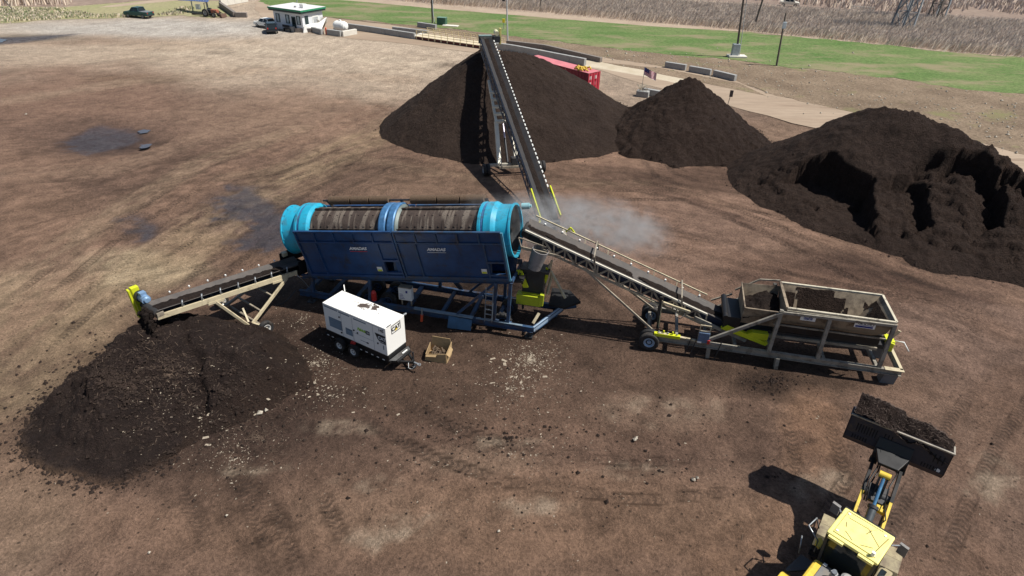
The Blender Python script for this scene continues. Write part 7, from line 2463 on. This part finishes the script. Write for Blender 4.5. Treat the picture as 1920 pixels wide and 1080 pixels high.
m_gal = paint('dull_galvanised', (.16, .18, .20), .6, .2, .1, 2)
tower('tall lattice tower with one shiny leg in the reeds', 1688, 58, 26, 1.5, .8, .10, m_gal)
tower('slimmer lattice tower farther off beyond the reeds', 1752, 40, 26, 1.2, .8, .06, paint('rusty_galvanised', (.16, .14, .12), .6, .2, .1, 2))
fn = thing('guard_rail', 'low pale rail fence along the far road', 'rail fence', (0, 0, 0))
q0, q1 = G(1594, 24), G(1636, 27)
for k in range(3):
    MB().bar((q0.x, q0.y, .5 + .5 * k), (q1.x, q1.y, .5 + .5 * k), .12, .14).build('rail', m_barl, fn)
for k in range(8):
    p = q0.lerp(q1, k / 7)
    MB().bar((p.x, p.y, 0), (p.x, p.y, 1.6), .14, .14, V((1, 0, 0))).build('rail_post', m_barl, fn)
tv = vehicle('farm_vehicle', 'small pale vehicle far off beside the far road', 'vehicle', (*G(1479, 12).xy, 0), R(-20), 5, 2, [(-2.3, .5), (-2.3, 1.2), (1.0, 1.2), (2.2, 1.1), (2.3, .5)], [(-1.2, 1.2), (1.2, 1.2), (.6, 1.9), (-1.0, 1.9)], m_barl, (-1.4, 1.4), .42)

# ------------------------------------------------------------------ dead reeds, grass tufts, brush
def blades(name, pts, hmin, hmax, wd, lean, mats, label, seed, per=5, spread=.5):
    rg_ = np.random.default_rng(seed)
    P = np.array(pts)
    n = len(P) * per
    base = np.repeat(P, per, 0) + rg_.normal(0, spread, (n, 2))
    h = rg_.uniform(hmin, hmax, n)
    a = rg_.uniform(0, np.pi, n)
    lx, ly = lean[0] * h * rg_.uniform(.3, 1.6, n) + rg_.normal(0, .12, n) * h, lean[1] * h + rg_.normal(0, .15, n) * h
    w_ = wd * rg_.uniform(.5, 1.5, n)
    co = np.zeros((n, 4, 3))
    ca, sa = np.cos(a) * w_, np.sin(a) * w_
    co[:, 0] = np.stack([base[:, 0] - ca, base[:, 1] - sa, np.zeros(n)], 1)
    co[:, 1] = np.stack([base[:, 0] + ca, base[:, 1] + sa, np.zeros(n)], 1)
    co[:, 2] = np.stack([base[:, 0] + ca * .5 + lx, base[:, 1] + sa * .5 + ly, h], 1)
    co[:, 3] = np.stack([base[:, 0] - ca * .7 + lx * .9, base[:, 1] - sa * .7 + ly * .9, h * .92], 1)
    me = bpy.data.meshes.new(name)
    me.vertices.add(n * 4)
    me.vertices.foreach_set('co', co.ravel())
    me.loops.add(n * 4)
    me.loops.foreach_set('vertex_index', np.arange(n * 4, dtype=np.int32))
    me.polygons.add(n)
    me.polygons.foreach_set('loop_start', np.arange(n, dtype=np.int32) * 4)
    me.polygons.foreach_set('material_index', rg_.integers(0, len(mats), n).astype(np.int32))
    me.update(calc_edges=True)
    for m in mats:
        me.materials.append(m)
    o = bpy.data.objects.new(name, me)
    COL.objects.link(o)
    return tag(o, label, 'vegetation', None, 'stuff')


def fill(poly, n, seed, dens=None):
    rg_ = np.random.default_rng(seed)
    P = np.array(poly)
    lo, hi = P.min(0), P.max(0)
    c = rg_.uniform(lo, hi, (n * 4, 2))
    k = inside(c[:, 0], c[:, 1], poly)
    if dens:
        k &= fbm(c[:, 0], c[:, 1], dens[0], 3, seed) > dens[1]
    return c[k][:n]


m_rd = [paint('reed_straw', (.74, .63, .50), .9, 0, .2, .3), paint('reed_tan', (.66, .55, .44), .9, 0, .2, .3), paint('reed_mauve', (.58, .48, .41), .9, 0, .2, .3), paint('reed_brown', (.47, .385, .32), .9, 0, .2, .3)]
blades('reeds', fill(pt([(720, -2), (900, 4), (1150, 0), (1300, 10), (1640, 32), (1920, 48), (2100, 60), (2100, 124), (1920, 106), (1800, 98), (1680, 85), (1560, 73), (1440, 62), (1330, 50), (1210, 41), (960, 17), (840, 9)]), 20000, 41, (.05, -.75)), 0.5, 1.7, .05, (.6, .1), m_rd, 'tall dead tan reeds bending along the far side of the lawn', 41, 7, .8)
blades('field_weeds', fill(pt([(1000, -40), (1300, -10), (1640, 22), (1920, 38), (2100, 50), (2100, -40), (1500, -70)]), 6000, 43, (.02, -.2)), .5, 1.6, .2, (.2, .1), [m_rd[2], m_rd[3], m_rd[1]], 'brown dead weeds over the field beyond the far road', 43, 3, 1.2)
blades('brush', fill(pt([(-120, 10), (-120, -60), (450, -60), (420, -12), (250, 0), (120, 10)]), 5200, 44, (.03, -.35)), 1.0, 3.6, .14, (.1, .05), [m_rd[2], m_rd[1], m_rd[0], m_rd[3]], 'bare brown brush along the far left edge', 44, 4, 1.0)
m_gr = [paint('grass_green', (.14, .22, .09), .9, 0, .3, .3), paint('grass_light', (.24, .27, .14), .9, 0, .3, .3), paint('grass_dry', (.46, .40, .26), .9, 0, .3, .3)]
blades('rough_tufts', fill(pt([(0, 16), (120, 17), (260, 6), (360, 8), (340, 27), (250, 31), (120, 34), (0, 42), (-100, 48), (-100, 18)]), 2500, 47, (.1, -.1)), .1, .5, .12, (.1, .05), [m_gr[2], m_gr[1], m_rd[0]], 'pale rough grass along the left yard edge', 47, 4, .6)

# ------------------------------------------------------------------ steam blowing from the drum mouth
m_st = bpy.data.materials.new('steam')
m_st.use_nodes = True
nt = m_st.node_tree
nt.nodes.remove(nt.nodes['Principled BSDF'])
pv = N(nt, 'ShaderNodeVolumePrincipled')
pv.inputs['Color'].default_value = (.99, .985, .98, 1)
pv.inputs['Anisotropy'].default_value = .2
tc = N(nt, 'ShaderNodeTexCoord')
ob = tc.outputs['Object']
ge = tc.outputs['Generated']
sp_ = N(nt, 'ShaderNodeVectorMath', operation='LENGTH')
mp = N(nt, 'ShaderNodeMapping', vector_type='TEXTURE')
mp.inputs['Location'].default_value = (0, 0, 0)
nt.links.new(ob, sp_.inputs[0])
fo2 = ramp(nt, sp_.outputs['Value'], [(0.15, 1.0), (.98, 0.0)])
gp = N(nt, 'ShaderNodeNewGeometry').outputs['Position']
nz = noise(nt, gp, .62, 7, .68, 1.6)
dn_ = math_n(nt, 'MULTIPLY', fo2, ramp(nt, nz, [(.44, 0.0), (.70, 1.0)]))
nt.links.new(math_n(nt, 'MULTIPLY', dn_, .62), pv.inputs['Density'])
nt.links.new(pv.outputs[0], nt.nodes['Material Output'].inputs['Volume'])


def puff(name, c, size, rz, dens, label):
    q = MB()
    q.lathe([(-1, 0), (-.92, .38), (-.7, .71), (-.38, .92), (0, 1), (.38, .92), (.7, .71), (.92, .38), (1, 0)], (0, 0, 0), (1, 0, 0), 20)
    m = m_st.copy()
    for n in m.node_tree.nodes:
        if n.type == 'MATH' and abs(n.inputs[1].default_value - .62) < 1e-4 and n.operation == 'MULTIPLY' and not n.inputs[1].links:
            n.inputs[1].default_value = dens
    o = q.build(name, m)
    o.location, o.scale, o.rotation_euler = c, size, (0, 0, rz)
    return tag(o, label, 'steam', 'steam from the drum', 'stuff')


puff('steam', G(1020, 415, 5.2), (4.2, 2.2, 2.0), R(-8), 1.5, 'pale steam pouring out of the cyan drum mouth')
puff('steam', G(1110, 422, 4.4), (5.4, 2.6, 2.1), R(-10), 1.0, 'wispy steam drifting right behind the feed conveyor')
puff('steam', G(1180, 440, 3.4), (3.4, 2.2, 1.9), R(-10), .7, 'last pale wisp at the far end of the drifting steam')
puff('steam', G(992, 470, 4.2), (2.2, 1.7, 2.1), R(0), .9, 'thin steam hanging below the drum mouth')
puff('steam', G(935, 396, 7.4), (2.8, 1.3, 1.1), R(-10), .5, 'faint steam curling over the right end of the drum')
